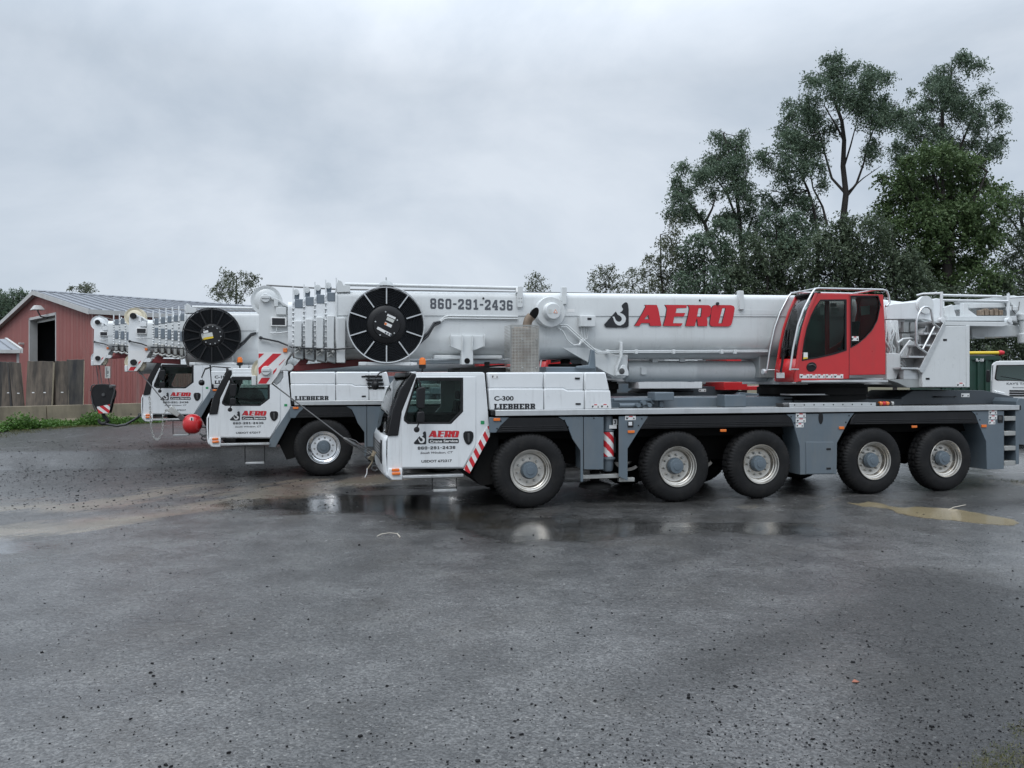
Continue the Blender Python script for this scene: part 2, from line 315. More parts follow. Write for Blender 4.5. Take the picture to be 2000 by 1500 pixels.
# ------------------------------------------------------------------ terrain, water, grass
def ground_point(px, py, z=0.0):
    Z = (H-z)*F/(py-HY); return ((px-1000)/F*Z, Z)
def build_ground():
    xs = np.concatenate([[-700, -400, -220, -130, -90, -70, -55, -48], np.arange(-42, 26.01, .28), [28, 32, 38, 46, 60, 90, 140, 240, 420, 700]])
    ys = np.concatenate([[-60, -20, -6, -2, 0], np.arange(1, 42.01, .28), [43, 45, 48, 52, 58, 66, 80, 110, 160, 260, 420, 700]])
    nx, ny = len(xs), len(ys); X, Y = np.meshgrid(xs, ys)
    Z = np.vectorize(ground_z)(X, Y)
    me = bpy.data.meshes.new('ground'); v = np.stack([X, Y, Z], -1).reshape(-1, 3)
    i = np.arange(ny-1)[:, None]*nx+np.arange(nx-1)[None]; f = np.stack([i, i+1, i+nx+1, i+nx], -1).reshape(-1, 4)
    me.from_pydata(v.tolist(), [], f.tolist()); me.shade_smooth()
    def seg(pts, wd):
        d = np.full(X.shape, 1e9)
        for (ax, ay), (bx, by) in zip(pts, pts[1:]):
            L2 = (bx-ax)**2+(by-ay)**2; t = np.clip(((X-ax)*(bx-ax)+(Y-ay)*(by-ay))/L2, 0, 1)
            d = np.minimum(d, np.hypot(X-ax-t*(bx-ax), Y-ay-t*(by-ay)))
        return np.clip(1-d/wd, 0, 1)
    g = ground_point
    mud = np.maximum.reduce([seg([g(-60, 1050), g(240, 1008), g(470, 985), g(640, 952), g(760, 935)], .95),
                             .8*seg([g(-60, 985), g(160, 990), g(300, 965), g(460, 955)], 1.2),
                             .95*seg([g(150, 1030), g(330, 1000), g(470, 975), g(600, 945)], .8),
                             .16*seg([g(1450, 990), g(1640, 985)], .9),
                             .22*seg([g(1600, 985), g(1700, 975), g(1850, 985)], .7),
                             .5*seg([g(1950, 940), g(2050, 945)], .9)])
    wet = np.maximum.reduce([seg([g(560, 985), g(800, 985), g(1020, 1030)], 2.2), .30*seg([g(200, 1060), g(420, 1120)], 2.0), .8*seg([g(1050, 1030), g(1500, 1030)], 1.5),
                             .6*seg([g(-50, 1050), g(100, 1080)], 1.6), .5*seg([(-3, 17), (9, 20)], 1.5)])
    rock = np.maximum.reduce([seg([g(1850, 1150), g(1980, 1500), (3.2, 3)], 1.6), .6*seg([g(1250, 1350), g(1900, 1130)], 1.0),
                              .9*seg([(-30, 30), (-16, 27), (-9, 20)], 8), .7*seg([(8, 14.5), (12, 15.2)], 1.4)])
    grass = np.maximum.reduce([.95*seg([(-34, 30.5), (-22, 33.5), (-14, 38)], 2.6), .45*seg([g(1990, 1530), g(2080, 1460)], .4), .6*seg([(12.6, 17.5), (20, 20)], 1.6)])
    grass = np.maximum(grass, np.clip((Y-44)/6, 0, 1))
    for nm, a in (('mud', mud), ('wet', wet), ('rock', rock), ('turf', grass)):
        at = me.attributes.new(nm, 'FLOAT', 'POINT'); at.data.foreach_set('value', a.reshape(-1).astype(np.float32))
    m = bpy.data.materials.new('wet_worn_asphalt'); m.use_nodes = True; t = m.node_tree; b = t.nodes['Principled BSDF']; L = t.links.new
    nn = t.nodes.new
    tc = nn('ShaderNodeTexCoord'); P = tc.outputs['Object']
    fm = nn('ShaderNodeMapping'); fm.vector_type = 'TEXTURE'; fm.inputs['Rotation'].default_value = (0, 0, R(55)); fm.inputs['Scale'].default_value = (2.6, .42, 1); L(P, fm.inputs[0])
    sn = nn('ShaderNodeTexNoise'); sn.inputs['Scale'].default_value = 1.15; sn.inputs['Detail'].default_value = 9; sn.inputs['Roughness'].default_value = .66; sn.inputs['Distortion'].default_value = .5; L(fm.outputs[0], sn.inputs['Vector'])
    def noise(sc, det=4, ro=.6, st=(1, 1, 1), dist=0, rot=0):
        mp = nn('ShaderNodeMapping'); mp.inputs['Scale'].default_value = st; mp.inputs['Rotation'].default_value = (0, 0, rot); L(P, mp.inputs[0]); n = nn('ShaderNodeTexNoise'); n.inputs['Scale'].default_value = sc
        n.inputs['Detail'].default_value = det; n.inputs['Roughness'].default_value = ro; n.inputs['Distortion'].default_value = dist; L(mp.outputs[0], n.inputs['Vector']); return n.outputs['Fac']
    def at(nm): a = nn('ShaderNodeAttribute'); a.attribute_name = nm; return a.outputs['Fac']
    def ma(op, a, b_=None, c=None, clamp=False):
        n = nn('ShaderNodeMath'); n.operation = op; n.use_clamp = clamp
        for k, v_ in enumerate((a, b_, c)):
            if v_ is None: continue
            if isinstance(v_, (int, float)): n.inputs[k].default_value = v_
            else: L(v_, n.inputs[k])
        return n.outputs[0]
    def rng_(x, a, b_, c=0, d=1):
        n = nn('ShaderNodeMapRange'); n.interpolation_type = 'SMOOTHSTEP'; L(x, n.inputs[0])
        for k, v_ in enumerate((a, b_, c, d)): n.inputs[1+k].default_value = v_
        return n.outputs[0]
    def mixc(fac, a, b_):
        n = nn('ShaderNodeMix'); n.data_type = 'RGBA'; L(fac, n.inputs[0])
        for s_, c in ((6, a), (7, b_)):
            if isinstance(c, tuple): n.inputs[s_].default_value = (*c, 1)
            else: L(c, n.inputs[s_])
        return n.outputs[2]
    vo = nn('ShaderNodeTexVoronoi'); vo.inputs['Scale'].default_value = 62; L(P, vo.inputs['Vector'])
    vo2 = nn('ShaderNodeTexVoronoi'); vo2.inputs['Scale'].default_value = 24; L(P, vo2.inputs['Vector'])
    vo3 = nn('ShaderNodeTexVoronoi'); vo3.inputs['Scale'].default_value = 13; L(P, vo3.inputs['Vector']); psep = nn('ShaderNodeSeparateColor'); L(vo3.outputs['Color'], psep.inputs[0])
    big = noise(.22, 4, .6); mid = noise(1.3, 5, .65); fine = noise(38, 4, .7); streak = sn.outputs['Fac']; crack = noise(7, 5, .7, dist=1.2)
    sepc = nn('ShaderNodeSeparateColor'); L(vo.outputs['Color'], sepc.inputs[0])
    stone = ma('MULTIPLY', rng_(sepc.outputs[0], .1, .95, .42, 1.85), rng_(fine, .3, .7, .65, 1.35))
    tone = ma('MULTIPLY', stone, rng_(mid, .3, .7, .62, 1.35))
    brown = rng_(noise(.5, 5, .65), .48, .68); base = mixc(rng_(big, .35, .65), (.040, .0395, .038), (.064, .063, .061))
    vsc = nn('ShaderNodeVectorMath'); vsc.operation = 'SCALE'; L(base, vsc.inputs[0]); L(tone, vsc.inputs['Scale']); base = vsc.outputs[0]
    base = mixc(ma('MULTIPLY', brown, rng_(at('wet'), 0, .5, .22, .6)), base, (.050, .040, .026)); pit = rng_(vo3.outputs['Distance'], .10, .22, .25, 1.0); pit = ma('MAXIMUM', pit, ma('LESS_THAN', psep.outputs[0], .95)); vp = nn('ShaderNodeVectorMath'); vp.operation = 'SCALE'; L(base, vp.inputs[0]); L(pit, vp.inputs['Scale']); base = vp.outputs[0]
    wv = nn('ShaderNodeTexNoise'); wv.inputs['Scale'].default_value = 2.2; wv.inputs['Detail'].default_value = 5; L(P, wv.inputs['Vector'])
    wm = nn('ShaderNodeVectorMath'); wm.operation = 'MULTIPLY_ADD'; L(wv.outputs['Color'], wm.inputs[0]); wm.inputs[1].default_value = (.45, .45, 0); L(P, wm.inputs[2])
    ve = nn('ShaderNodeTexVoronoi'); ve.feature = 'DISTANCE_TO_EDGE'; ve.inputs['Scale'].default_value = 3.4; L(wm.outputs[0], ve.inputs['Vector'])
    ckm = rng_(noise(.33, 3, .5), .50, .62); ckl = ma('SUBTRACT', 1, rng_(ve.outputs['Distance'], .006, .05)); ckl = ma('MULTIPLY', ma('MULTIPLY', ckl, ckm), rng_(fine, .35, .6))
    vk = nn('ShaderNodeVectorMath'); vk.operation = 'SCALE'; L(base, vk.inputs[0]); L(ma('MULTIPLY_ADD', ckl, -.62, 1.0), vk.inputs['Scale']); base = vk.outputs[0]
    chip = ma('GREATER_THAN', sepc.outputs[1], .988); base = mixc(ma('MULTIPLY', chip, .5), base, (.30, .29, .27))
    rockf = rng_(ma('ADD', at('rock'), ma('MULTIPLY_ADD', mid, 1.2, -.6)), .2, .7)
    mudf = rng_(ma('ADD', at('mud'), ma('MULTIPLY_ADD', ma('MULTIPLY_ADD', crack, .3, ma('MULTIPLY', streak, .8)), 3.6, -2.05)), .22, .50)
    mudf = ma('MULTIPLY', ma('MULTIPLY', mudf, rng_(at('mud'), .03, .25)), rng_(noise(.55, 4, .6), .34, .56, .25, 1))
    mudc = mixc(rng_(noise(.6, 4, .6), .42, .6), (.20, .17, .125), (.20, .145, .11))
    vs2 = nn('ShaderNodeVectorMath'); vs2.operation = 'SCALE'; L(mudc, vs2.inputs[0]); L(rng_(fine, .3, .7, .75, 1.25), vs2.inputs['Scale'])
    base = mixc(ma('MULTIPLY', mudf, .85), base, vs2.outputs[0])
    rk = nn('ShaderNodeVectorMath'); rk.operation = 'SCALE'; L(base, rk.inputs[0]); L(ma('SUBTRACT', 1, ma('MULTIPLY', rockf, .55)), rk.inputs['Scale']); base = rk.outputs[0]
    turff = rng_(ma('ADD', at('turf'), ma('MULTIPLY_ADD', noise(2.6, 6, .7), 1.6, -.8)), .3, .55)
    base = mixc(turff, base, mixc(noise(3, 4), (.055, .052, .022), (.10, .082, .042)))
    L(base, b.inputs['Base Color'])
    wetf = rng_(ma('ADD', ma('MULTIPLY', at('wet'), 1.15), ma('MULTIPLY_ADD', noise(.8, 5, .6, (.6, 1.5, 1), .3), 1.5, -.75)), .32, .78)
    sx = nn('ShaderNodeSeparateXYZ'); L(P, sx.inputs[0]); dry = ma('ADD', ma('ADD', rng_(mid, .3, .7, .30, .45), ma('MULTIPLY', rng_(sx.outputs[0], -2.5, 3.5), .1)), ma('MULTIPLY', ma('MULTIPLY', rockf, rng_(big, .3, .7, .6, 1)), .26))
    ro = ma('ADD', ma('MULTIPLY', dry, ma('SUBTRACT', 1, ma('MULTIPLY', wetf, .78))), ma('MULTIPLY', turff, .4))
    L(ro, b.inputs['Roughness']); b.inputs['Specular IOR Level'].default_value = .5
    rip = noise(16, 5, .62, dist=.8)
    hgt = ma('ADD', ma('MULTIPLY', vo.outputs['Distance'], -.35), ma('ADD', ma('MULTIPLY', fine, .5), ma('MULTIPLY', ma('MULTIPLY', vo2.outputs['Distance'], -1.3), ma('MULTIPLY_ADD', rockf, .9, .12))))
    hgt = ma('ADD', ma('ADD', hgt, ma('MULTIPLY', crack, .6)), ma('MULTIPLY', rip, 1.9))
    hgt = ma('ADD', hgt, ma('MULTIPLY', ckl, -.8))
    keep = ma('SUBTRACT', 1, ma('MULTIPLY', wetf, .90)); keep = ma('MULTIPLY', keep, ma('SUBTRACT', 1, ma('MULTIPLY', mudf, .6)))
    bp = nn('ShaderNodeBump'); bp.inputs['Distance'].default_value = .022; L(ma('MULTIPLY', keep, ma('ADD', ma('MULTIPLY', rockf, .35), rng_(sx.outputs[0], -2.5, 3.5, .45, .62))), bp.inputs['Strength']); L(hgt, bp.inputs['Height'])
    bp2 = nn('ShaderNodeBump'); bp2.inputs['Distance'].default_value = .05; bp2.inputs['Strength'].default_value = .10; L(noise(2.2, 4, .6), bp2.inputs['Height']); L(bp.outputs[0], bp2.inputs['Normal'])
    L(bp2.outputs[0], b.inputs['Normal'])
    # the film of rain water over the stones
    L(ma('MULTIPLY', ma('SUBTRACT', 1, ma('MULTIPLY', rockf, .45)), ma('MULTIPLY', ma('SUBTRACT', 1, turff), rng_(big, .3, .7, .7, 1.0))), b.inputs['Coat Weight'])
    L(ma('MULTIPLY', rng_(mid, .3, .7, .14, .30), ma('SUBTRACT', 1, ma('MULTIPLY', wetf, .7))), b.inputs['Coat Roughness'])
    bc = nn('ShaderNodeBump'); bc.inputs['Distance'].default_value = .010; L(ma('MULTIPLY', ma('SUBTRACT', 1, ma('MULTIPLY', wetf, .85)), .75), bc.inputs['Strength']); L(ma('ADD', rip, ma('ADD', ma('MULTIPLY', crack, .6), ma('MULTIPLY', fine, .5))), bc.inputs['Height'])
    L(bc.outputs[0], b.inputs['Coat Normal'])
    me.materials.append(m); o = bpy.data.objects.new('ground', me); S.collection.objects.link(o); o['kind'] = 'structure'
    return o
build_ground()
def build_puddle():
    z8 = [(500,1052),(600,1062),(680,1045),(780,1060),(850,1084),(920,1092),(1000,1096),(1080,1088),(1180,1094),(1300,1100),(1400,1106),(1480,1120),(1600,1140),(1700,1160),(1800,1176),(1900,1195),(1950,1218),(1930,1238),(1880,1246),(1780,1240),(1680,1234),(1560,1220),(1430,1204),(1300,1195),(1180,1184),(1080,1170),(1000,1156),(930,1140),(890,1118),(830,1100),(760,1092),(700,1088),(620,1082),(560,1068)]
    p = [ground_point(1540+x*.23, 740+y*.23) for x, y in z8]
    # water lies in a shallow hollow: refine the outline with small wobbles, real skin of water 3 mm thick
    q_ = []
    for k in range(len(p)):
        a, b = p[k], p[(k+1) % len(p)]
        for t in (0, .33, .66): q_.append((a[0]+(b[0]-a[0])*t+random.uniform(-.02, .02), a[1]+(b[1]-a[1])*t+random.uniform(-.03, .03)))
    n = len(q_); v = [(x, y, .007) for x, y in q_]+[(x, y, .0005) for x, y in q_]
    tri = tessellate_polygon([[Vector((x, y, 0)) for x, y in q_]])
    f = [tuple(t) for t in tri]+[(k, (k+1) % n, n+(k+1) % n, n+k) for k in range(n)]
    m = mat('muddy_water', (.25, .205, .125), .13, var=.10, scale=1.2, stretch=(1, 2, 1), bump=.05, bscale=14, spec=.5)
    mb = MB(); mb.v = v; mb.f = f
    o = mb.build('puddle', m, smooth=0); o['kind'] = 'structure'
build_puddle()
def scatter_stones():
    mb = MB(); base = [(.9,.8,-.3),(-.8,.9,-.3),(-.9,-.8,-.3),(.8,-.9,-.3),(.6,.5,.6),(-.5,.6,.7),(-.6,-.5,.6),(.5,-.6,.7)]; fs = [(3,2,1,0),(4,5,6,7),(0,1,5,4),(1,2,6,5),(2,3,7,6),(3,0,4,7)]
    n = 0
    while n < 5200:
        py = random.uniform(860, 1520)**1.0; px = random.uniform(-100, 2100); x, y = ground_point(px, py)
        dens = .25+.75*min(1, max(0, (px-900)/900)*(py-950)/350) if py > 950 else (.8 if px < 420 else .1)
        if random.random() > dens*(.35+.65*(py-840)/660): continue
        d = (x-.35)*NX+(y-14.2)*NY
        if -.3 < d < 3.2 and x > -3: continue
        s_ = min(.014, .0036*math.exp(random.gauss(0, .55))); a = random.uniform(0, 6.28); st = random.uniform(.6, 1.7)
        if y > 11: s_ *= 1.5
        gz = ground_z(x, y); c, si = math.cos(a), math.sin(a)
        vs = []
        for bx, by, bz in base:
            j = random.uniform(.7, 1.25); vx, vy = bx*s_*st*j, by*s_*j
            vs.append((x+vx*c-vy*si, y+vx*si+vy*c, gz+bz*s_*j*1.0+.001))
        mb.add(vs, fs); n += 1
    for _ in range(3000):
        px, py = random.uniform(-60, 700), 846+150*random.random()**1.3; x, y = ground_point(px, py, ground_z(*ground_point(px, py))); s_ = min(.026, .0085*math.exp(random.gauss(0, .5))); a = random.uniform(0, 6.28); st = random.uniform(.6, 1.8); c, si = math.cos(a), math.sin(a); gz = ground_z(x, y)
        if any(-.3 < (x-fr.o[0])*NX+(y-fr.o[1])*NY < 3.2 and (x-fr.o[0])*NY-(y-fr.o[1])*NX > -.8 for fr in (F2, F3)): continue
        mb.add([(x+bx*s_*st*c-by*s_*si, y+bx*s_*st*si+by*s_*c, gz+bz*s_*.8*random.uniform(.7, 1.2)+.001) for bx, by, bz in base], fs)
    o = mb.build('loose_gravel', mat('wet_black_stone', (.010, .010, .011), .7, spec=.15, var=.5, scale=12), smooth=0)
    tag(o, 'small black loose stones scattered over the wet asphalt', 'gravel', kind='stuff')
scatter_stones()
def twig(name, label, pts, r):
    mb = MB(); mb.tube(pts, r, 5); o = mb.build(name, 'twig'); tag(o, label, 'twig')
def litter():
    g = ground_point
    P_ = [(*g(736, 1049), .012), (*g(744, 1047), .03), (*g(760, 1045), .035), (*g(776, 1044.5), .02), (*g(781, 1050), .012)]
    twig('twig', 'pale curled twig lying on the open asphalt below the nearest cab', P_, [.005, .007, .004, .006, .012])
    P_ = [(*g(1852, 997), .012), (*g(1862, 994), .03), (*g(1874, 991.5), .03), (*g(1886, 988), .02)]
    twig('twig', 'straight pale twig lying beside the muddy puddle', P_, [.004, .007, .008, .006])
    x, y = g(1671, 1333)
    lf = MB().add([(x-.03, y, .006), (x, y-.022, .012), (x+.032, y+.004, .006), (x+.002, y+.03, .016), (x-.03, y, .003), (x, y-.022, .009), (x+.032, y+.004, .003), (x+.002, y+.03, .013)], [(0,1,2,3),(7,6,5,4),(0,4,5,1),(1,5,6,2),(2,6,7,3),(3,7,4,0)])
    tag(lf.build('fallen_leaf', mat('rusty_leaf', (.27, .09, .05), .6), smooth=0), 'single rust brown leaf lying on the foreground asphalt', 'leaf')
litter()
# ------------------------------------------------------------------ crane parts
q = F1.q
def Z3(x0, y0, k): return lambda X, Y: (x0+X*k, y0+Y*k)      # reading of an enlarged crop -> photograph row / column
c3 = Z3(700, 680, .26); c4 = Z3(820, 540, .21); c5 = Z3(1160, 540, .2); c6 = Z3(1480, 540, .26); c7 = Z3(1140, 740, .22); c8 = Z3(1540, 740, .23); c2 = Z3(400, 520, .29326); cb_ = Z3(480, 540, .1533)
def PP(crop, pts, y=0.0): return [q(*crop(a, b), y) for a, b in pts]
def frange(a, b, n): return [a+(b-a)*i/(n-1) for i in range(n)]
TR = .70
def tyre_mb():
    N_ = 256; mb = MB()
    half = [(.365, .035), (.40, .012), (.46, -.004), (.53, -.010), (.60, .002), (.645, .016), (.672, .034), (.690, .060), (.699, .090), (.700, .115), (.700, .14), (.700, .17), (.700, .195)]
    prof = half+[(r, .39-y) for r, y in half[::-1]]
    nr = len(prof)
    def rad(i, k, r):
        j = i if i < len(half) else nr-1-i; ph = k % 8; side = i >= len(half)
        if j in (6, 7): return r-(.013 if (k % 4) in (2, 3) else 0)
        if j == 5: return r-(.005 if (k % 4) in (2, 3) else 0)
        if j in (8, 9): return r-(.018 if ((k+(4 if side else 0)) % 8) in (2, 3) else 0)
        if j == 10: return r-.016
        if j in (11, 12): return r-(.022 if (k % 8) in (6, 7) else 0)
        return r
    return mb.lathe(prof, (0, 0, 0), N_, 'y', rad, cap=False)
def rim_mb(deep=True):
    return MB().lathe([(.30, .36), (.372, .36), (.372, .05), (.392, .022), (.398, .002), (.392, -.010), (.380, -.008), (.372, .010), (.366, .030), (.345, .040), (.338, .075), (.322, .085), (.316, .125), (.300, .150), (.27, .158), (.20, .150), (.15, .150), (.14, .20), (.0001, .20)], (0, 0, 0), 64, cap=False)
def hub_mb():
    return MB().lathe([(.165, .17), (.165, .115), (.155, .105), (.150, .055), (.135, .035), (.075, .032), (.070, .022), (.0001, .020)], (0, 0, 0), 40)
def nuts_mb(): return MB().lathe([(.024, .16), (.024, .128), (.018, .128), (.017, .104), (.0001, .102)], (0, 0, 0), 8)
_wheel_cache = {}
def make_wheel(parent, x, y, far, kind='rim', rz=0.0):
    """tyre, rim, hub and nuts; outer face towards -y, turned round for the far side"""
    if not _wheel_cache:
        for nm, mb, m in (('tyre', tyre_mb(), 'rubber'), ('rim', rim_mb(), 'rim'), ('hub', hub_mb(), 'chassis'), ('wheel_nut', nuts_mb(), 'galv')):
            o = mb.build(nm, m, smooth=40); _wheel_cache[nm] = o.data; bpy.data.objects.remove(o)
        d = _wheel_cache['rim'].copy(); d.materials.clear(); d.materials.append(MT['chrome']); _wheel_cache['chrome'] = d
    w_ = empty('wheel', (x, y, TR-.004), math.pi+rz if far else rz, parent)
    for nm in ('tyre', 'rim', 'hub')+(() if far else ('wheel_nut',)*10):
        o = bpy.data.objects.new(nm, _wheel_cache['chrome' if nm == 'rim' and kind == 'chrome' else nm]); S.collection.objects.link(o); o.parent = w_
        o.rotation_euler = (0, x*7.3 % 6.28, 0)
        if nm == 'wheel_nut': ni = sum(1 for c in w_.children if c.name.startswith('wheel_nut')); an = 2*math.pi*(ni+.3+x)/10; o.location = (.222*math.cos(an), 0, .222*math.sin(an))
    return w_
# hook emblem and word mark, traced from the side of the boom (units of crop 5)
HOOKB = [(98,470),(104,482),(114,494),(128,498),(315,498),(330,492),(338,478),(338,320),(334,285),(328,262),(318,253),(305,252),(290,262),(276,274),(270,287),(274,300),(284,318),(278,332),(266,344),(250,356),(240,361),(228,372),(222,358),(212,342)]
HOOKW = [(178,393),(198,392),(206,412),(214,428),(228,440),(246,444),(262,436),(272,418),(266,398),(252,384),(236,376),(226,366),(240,360),(252,356),(280,366),(302,386),(312,412),(306,440),(288,464),(258,479),(230,476),(208,458),(194,432),(190,412)]
A_ = [(395,483),(425,440),(480,345),(497,310),(506,298),(497,278),(614,279),(628,320),(658,483),(548,483),(540,455),(462,455),(442,483)]; A_h = [(488,418),(516,385),(528,372),(540,418)]
E_ = [(676,483),(700,400),(712,320),(706,300),(692,278),(906,280),(902,306),(806,310),(796,358),(890,358),(876,391),(782,391),(770,458),(866,458),(846,485)]
R_ = [(893,485),(915,400),(930,325),(928,300),(912,279),(1118,281),(1136,290),(1145,310),(1140,360),(1130,385),(1108,398),(1100,402),(1108,440),(1104,485),(1014,485),(1012,462),(1006,412),(1000,412),(984,485)]; R_h = [(1020,308),(1054,308),(1044,396),(1004,396)]
O_ = [(1150,310),(1160,290),(1182,280),(1340,281),(1364,290),(1373,312),(1362,380),(1346,455),(1336,476),(1312,488),(1155,488),(1136,478),(1130,458),(1138,400)]; O_h = [(1252,308),(1286,308),(1250,458),(1214,458)]
def glyphs(fn, dx=0, dz=0):
    return [([fn(a+dx, b+dz) for a, b in o], [[fn(a+dx, b+dz) for a, b in h]] if h else []) for o, h in ((A_, A_h), (E_, None), (R_, R_h), (O_, O_h))]
def word_mark(parent, fn, y, sh=6, t=.002):
    """red slanted word with a black drop shadow, and the hook emblem beside it; fn maps crop-5 units to metres"""
    mb = MB()
    for o, h in glyphs(fn, -sh, -sh*.2): mb.prism(o, y-t, y, h)
    mb.build('word_shadow', 'ink', parent, smooth=0)
    mb = MB()
    for o, h in glyphs(fn): mb.prism(o, y-2*t, y-t*1.05, h)
    mb.build('word_mark', 'sred', parent, smooth=0)
def emblem(parent, fn, y, white, t=.002):
    mb = MB().prism([fn(a, b) for a, b in HOOKB], y-t, y); e = mb.build('hook_emblem', 'ink', parent, smooth=0)
    MB().prism([fn(a, b) for a, b in HOOKW], y-2*t, y-t*1.05).build('hook_mark', white, e if parent.parent is None else parent, smooth=0)
def sticker(parent, crop, x0, z0, x1, z1, y, ic=True, top=True, name='warning_sticker', mt='sticker'):
    a = q(*crop(x0, z1), y); b = q(*crop(x1, z0), y)
    o = MB().box(a[0], b[0], y-.003, y, a[1], b[1]).build(name, mt, parent, smooth=0)
    w_, h_ = b[0]-a[0], b[1]-a[1]
    if ic:
        mb = MB(); mb.prism([(a[0]+w_*.08, a[1]+h_*.2), (a[0]+w_*.22, a[1]+h_*.2), (a[0]+w_*.32, a[1]+h_*.7), (a[0]+w_*.2, a[1]+h_*.55), (a[0]+w_*.1, a[1]+h_*.72)], y-.005, y-.0032); mb.build('pictogram', 'ink', o if parent.parent is None else parent, smooth=0); mb = MB()
        mb.prism([(a[0]+w_*.72, a[1]+h_*.2), (a[0]+w_*.92, a[1]+h_*.2), (a[0]+w_*.82, a[1]+h_*.65)], y-.005, y-.0032)
        mb.build('pictogram', 'ink', o if parent.parent is None else parent, smooth=0)
    if top: MB().box(a[0]+w_*.35, a[0]+w_*.7, y-.0055, y-.0033, b[1]-h_*.25, b[1]-h_*.04).build('red_bar', 'sred', o if parent.parent is None else parent, smooth=0)
    return o
def stripes(mb, poly, n, y0, y1, slope, period, duty=.5, phase=0):
    """diagonal stripes clipped to a convex polygon in the x-z plane"""
    def clip(p, nx, nz, c):
        out = []
        for i in range(len(p)):
            a, b = p[i], p[(i+1) % len(p)]; da = a[0]*nx+a[1]*nz-c; db = b[0]*nx+b[1]*nz-c
            if da >= 0: out.append(a)
            if da*db < 0: t = da/(da-db); out.append((a[0]+(b[0]-a[0])*t, a[1]+(b[1]-a[1])*t))
        return out
    nx, nz = -math.sin(slope), math.cos(slope)
    cs = [p[0]*nx+p[1]*nz for p in poly]; c = min(cs)-period+phase
    while c < max(cs):
        p = clip(clip(poly, nx, nz, c), -nx, -nz, -(c+period*duty))
        if len(p) >= 3: mb.prism(p, y0, y1)
        c += period
def shift(pts, dx, dz): return [(a+dx, b+dz) for a, b in pts]
CABY = .12; CABF = 2.74
def carrier_cab(root, stripe, seat_red=False):
    cab = PP(c3, [(220,660),(298,655),(325,480),(430,212),(436,196),(950,196),(985,580),(975,600),(790,905),(330,905),(330,990),(250,990),(216,950)], CABY)
    win = PP(c3, [(440,235),(775,235),(775,475),(690,562),(378,562),(352,540),(352,515)], CABY)
    def inset(k): 
        cx = sum(a for a, b in win)/len(win); cz = sum(b for a, b in win)/len(win); return [(cx+(a-cx)*k[0], cz+(b-cz)*k[1]) for a, b in win]
    # side wall (with the window opening), door skin, far wall
    body = MB().prism(cab, CABY+.02, CABY+.06, [win]); body.prism(cab, CABF-.06, CABF-.02, [win])
    roof = PP(c3, [(400,187),(412,182),(930,180),(950,186),(952,205),(436,205)], CABY); body.prism(roof, CABY+.03, CABF-.03)
    bw = PP(c3, [(905,205),(952,205),(985,580),(978,600),(880,760),(880,560)], CABY); body.prism(bw, CABY+.07, CABF-.07)
    fl = q(*c3(330, 905), CABY); bk = q(*c3(790, 880), CABY)
    shell = body.build('cab_shell', 'white', root, bevel=.012)
    MB().prism(PP(c3, [(262,905),(790,905),(790,880),(330,880)], CABY), CABY+.07, CABF-.07).build('cab_floor', 'under', root)
    door = PP(c3, [(325,895),(325,480),(430,215),(880,215),(883,720),(795,882),(790,895)], CABY)
    dk = MB().prism(door, CABY, CABY+.018, [inset((1.05, 1.06))]).build('cab_door', 'white', root, bevel=.008)
    # seam lines and rubber
    MB().prism(inset((1.05, 1.06)), CABY-.004, CABY+.03, [inset((.965, .955))]).build('window_seal', 'black', dk, bevel=.004)
    MB().prism(inset((.968, .958)), CABY+.012, CABY+.018).build('window_glass', 'glass', dk)
    MB().prism(inset((.968, .958)), CABF-.045, CABF-.04).build('far_window_glass', 'glass', root)
    hd = [(788,640),(800,624),(845,622),(862,634),(865,665),(858,695),(842,718),(826,726),(808,716),(794,690),(788,665)]
    h_ = MB().prism(PP(c3, hd, CABY), CABY-.012, CABY+.004).build('door_handle', 'black', dk, bevel=.006)
    MB().prism(PP(c3, [(818,640),(834,640),(836,700),(828,712),(820,700)], CABY), CABY-.022, CABY-.013).build('handle_grip', 'steel', root, bevel=.004)
    # wrap-round windscreen, black pillar and front mask: rows of points running across the front
    def front(edge, y0, y1, bulge, n=15):
        rows = []
        for x, z in edge:
            rows.append([(x-bulge*(1-abs(2*(y-y0)/(y1-y0)-1)**4)-.0, y, z) for y in [y0+(y1-y0)*k/(n-1) for k in range(n)]])
        return rows
    ed = PP(c3, [(222,658),(258,470),(312,318),(398,190)], CABY); ed = [ed[0], *[( (a[0]), a[1]) for a in ed[1:]]]
    MB().sheet(front(ed, CABY+.10, CABF-.10, .07)).build('windscreen', 'wglass', root, smooth=60, solid=.012)
    pil = PP(c3, [(222,660),(258,470),(312,318),(398,190),(432,190),(432,214),(323,480),(298,657)], CABY)
    MB().prism(pil, CABY-.006, CABY+.12).build('window_pillar', 'black', root, bevel=.015); MB().prism(pil, CABF-.12, CABF+.006).build('window_pillar', 'black', root, bevel=.015)
    top = [q(*c3(398, 190), CABY), q(*c3(384, 214), CABY)]
    MB().sheet(front([(top[0][0]-.012, top[0][1]+.02), (top[0][0]-.02, top[0][1]-.02), (top[1][0]-.03, top[1][1])], CABY+.02, CABF-.02, .08)).build('roof_visor', 'black', root, smooth=60, solid=.03)
    rv = [q(*c3(436, 184), CABY), q(*c3(398, 188), CABY)]
    MB().sheet(front([(rv[0][0], rv[0][1]+.004), (rv[1][0]-.005, rv[1][1]+.006)], CABY+.03, CABF-.03, .06)).build('roof_front', 'white', root, smooth=60, solid=.03)
    be = PP(c3, [(222,658),(206,700),(204,800),(210,930),(216,955),(250,992)], CABY)
    MB().sheet(front(be, CABY+.015, CABF-.015, .06)).build('front_mask', 'white', root, smooth=60, solid=.03)
    z1, z0 = be[0][1]-.10, be[3][1]+.12
    gr = MB(); gx = be[2][0]-.03
    gr.box(gx-.03, gx+.05, CABY+.25, CABF-.25, z0, z1)
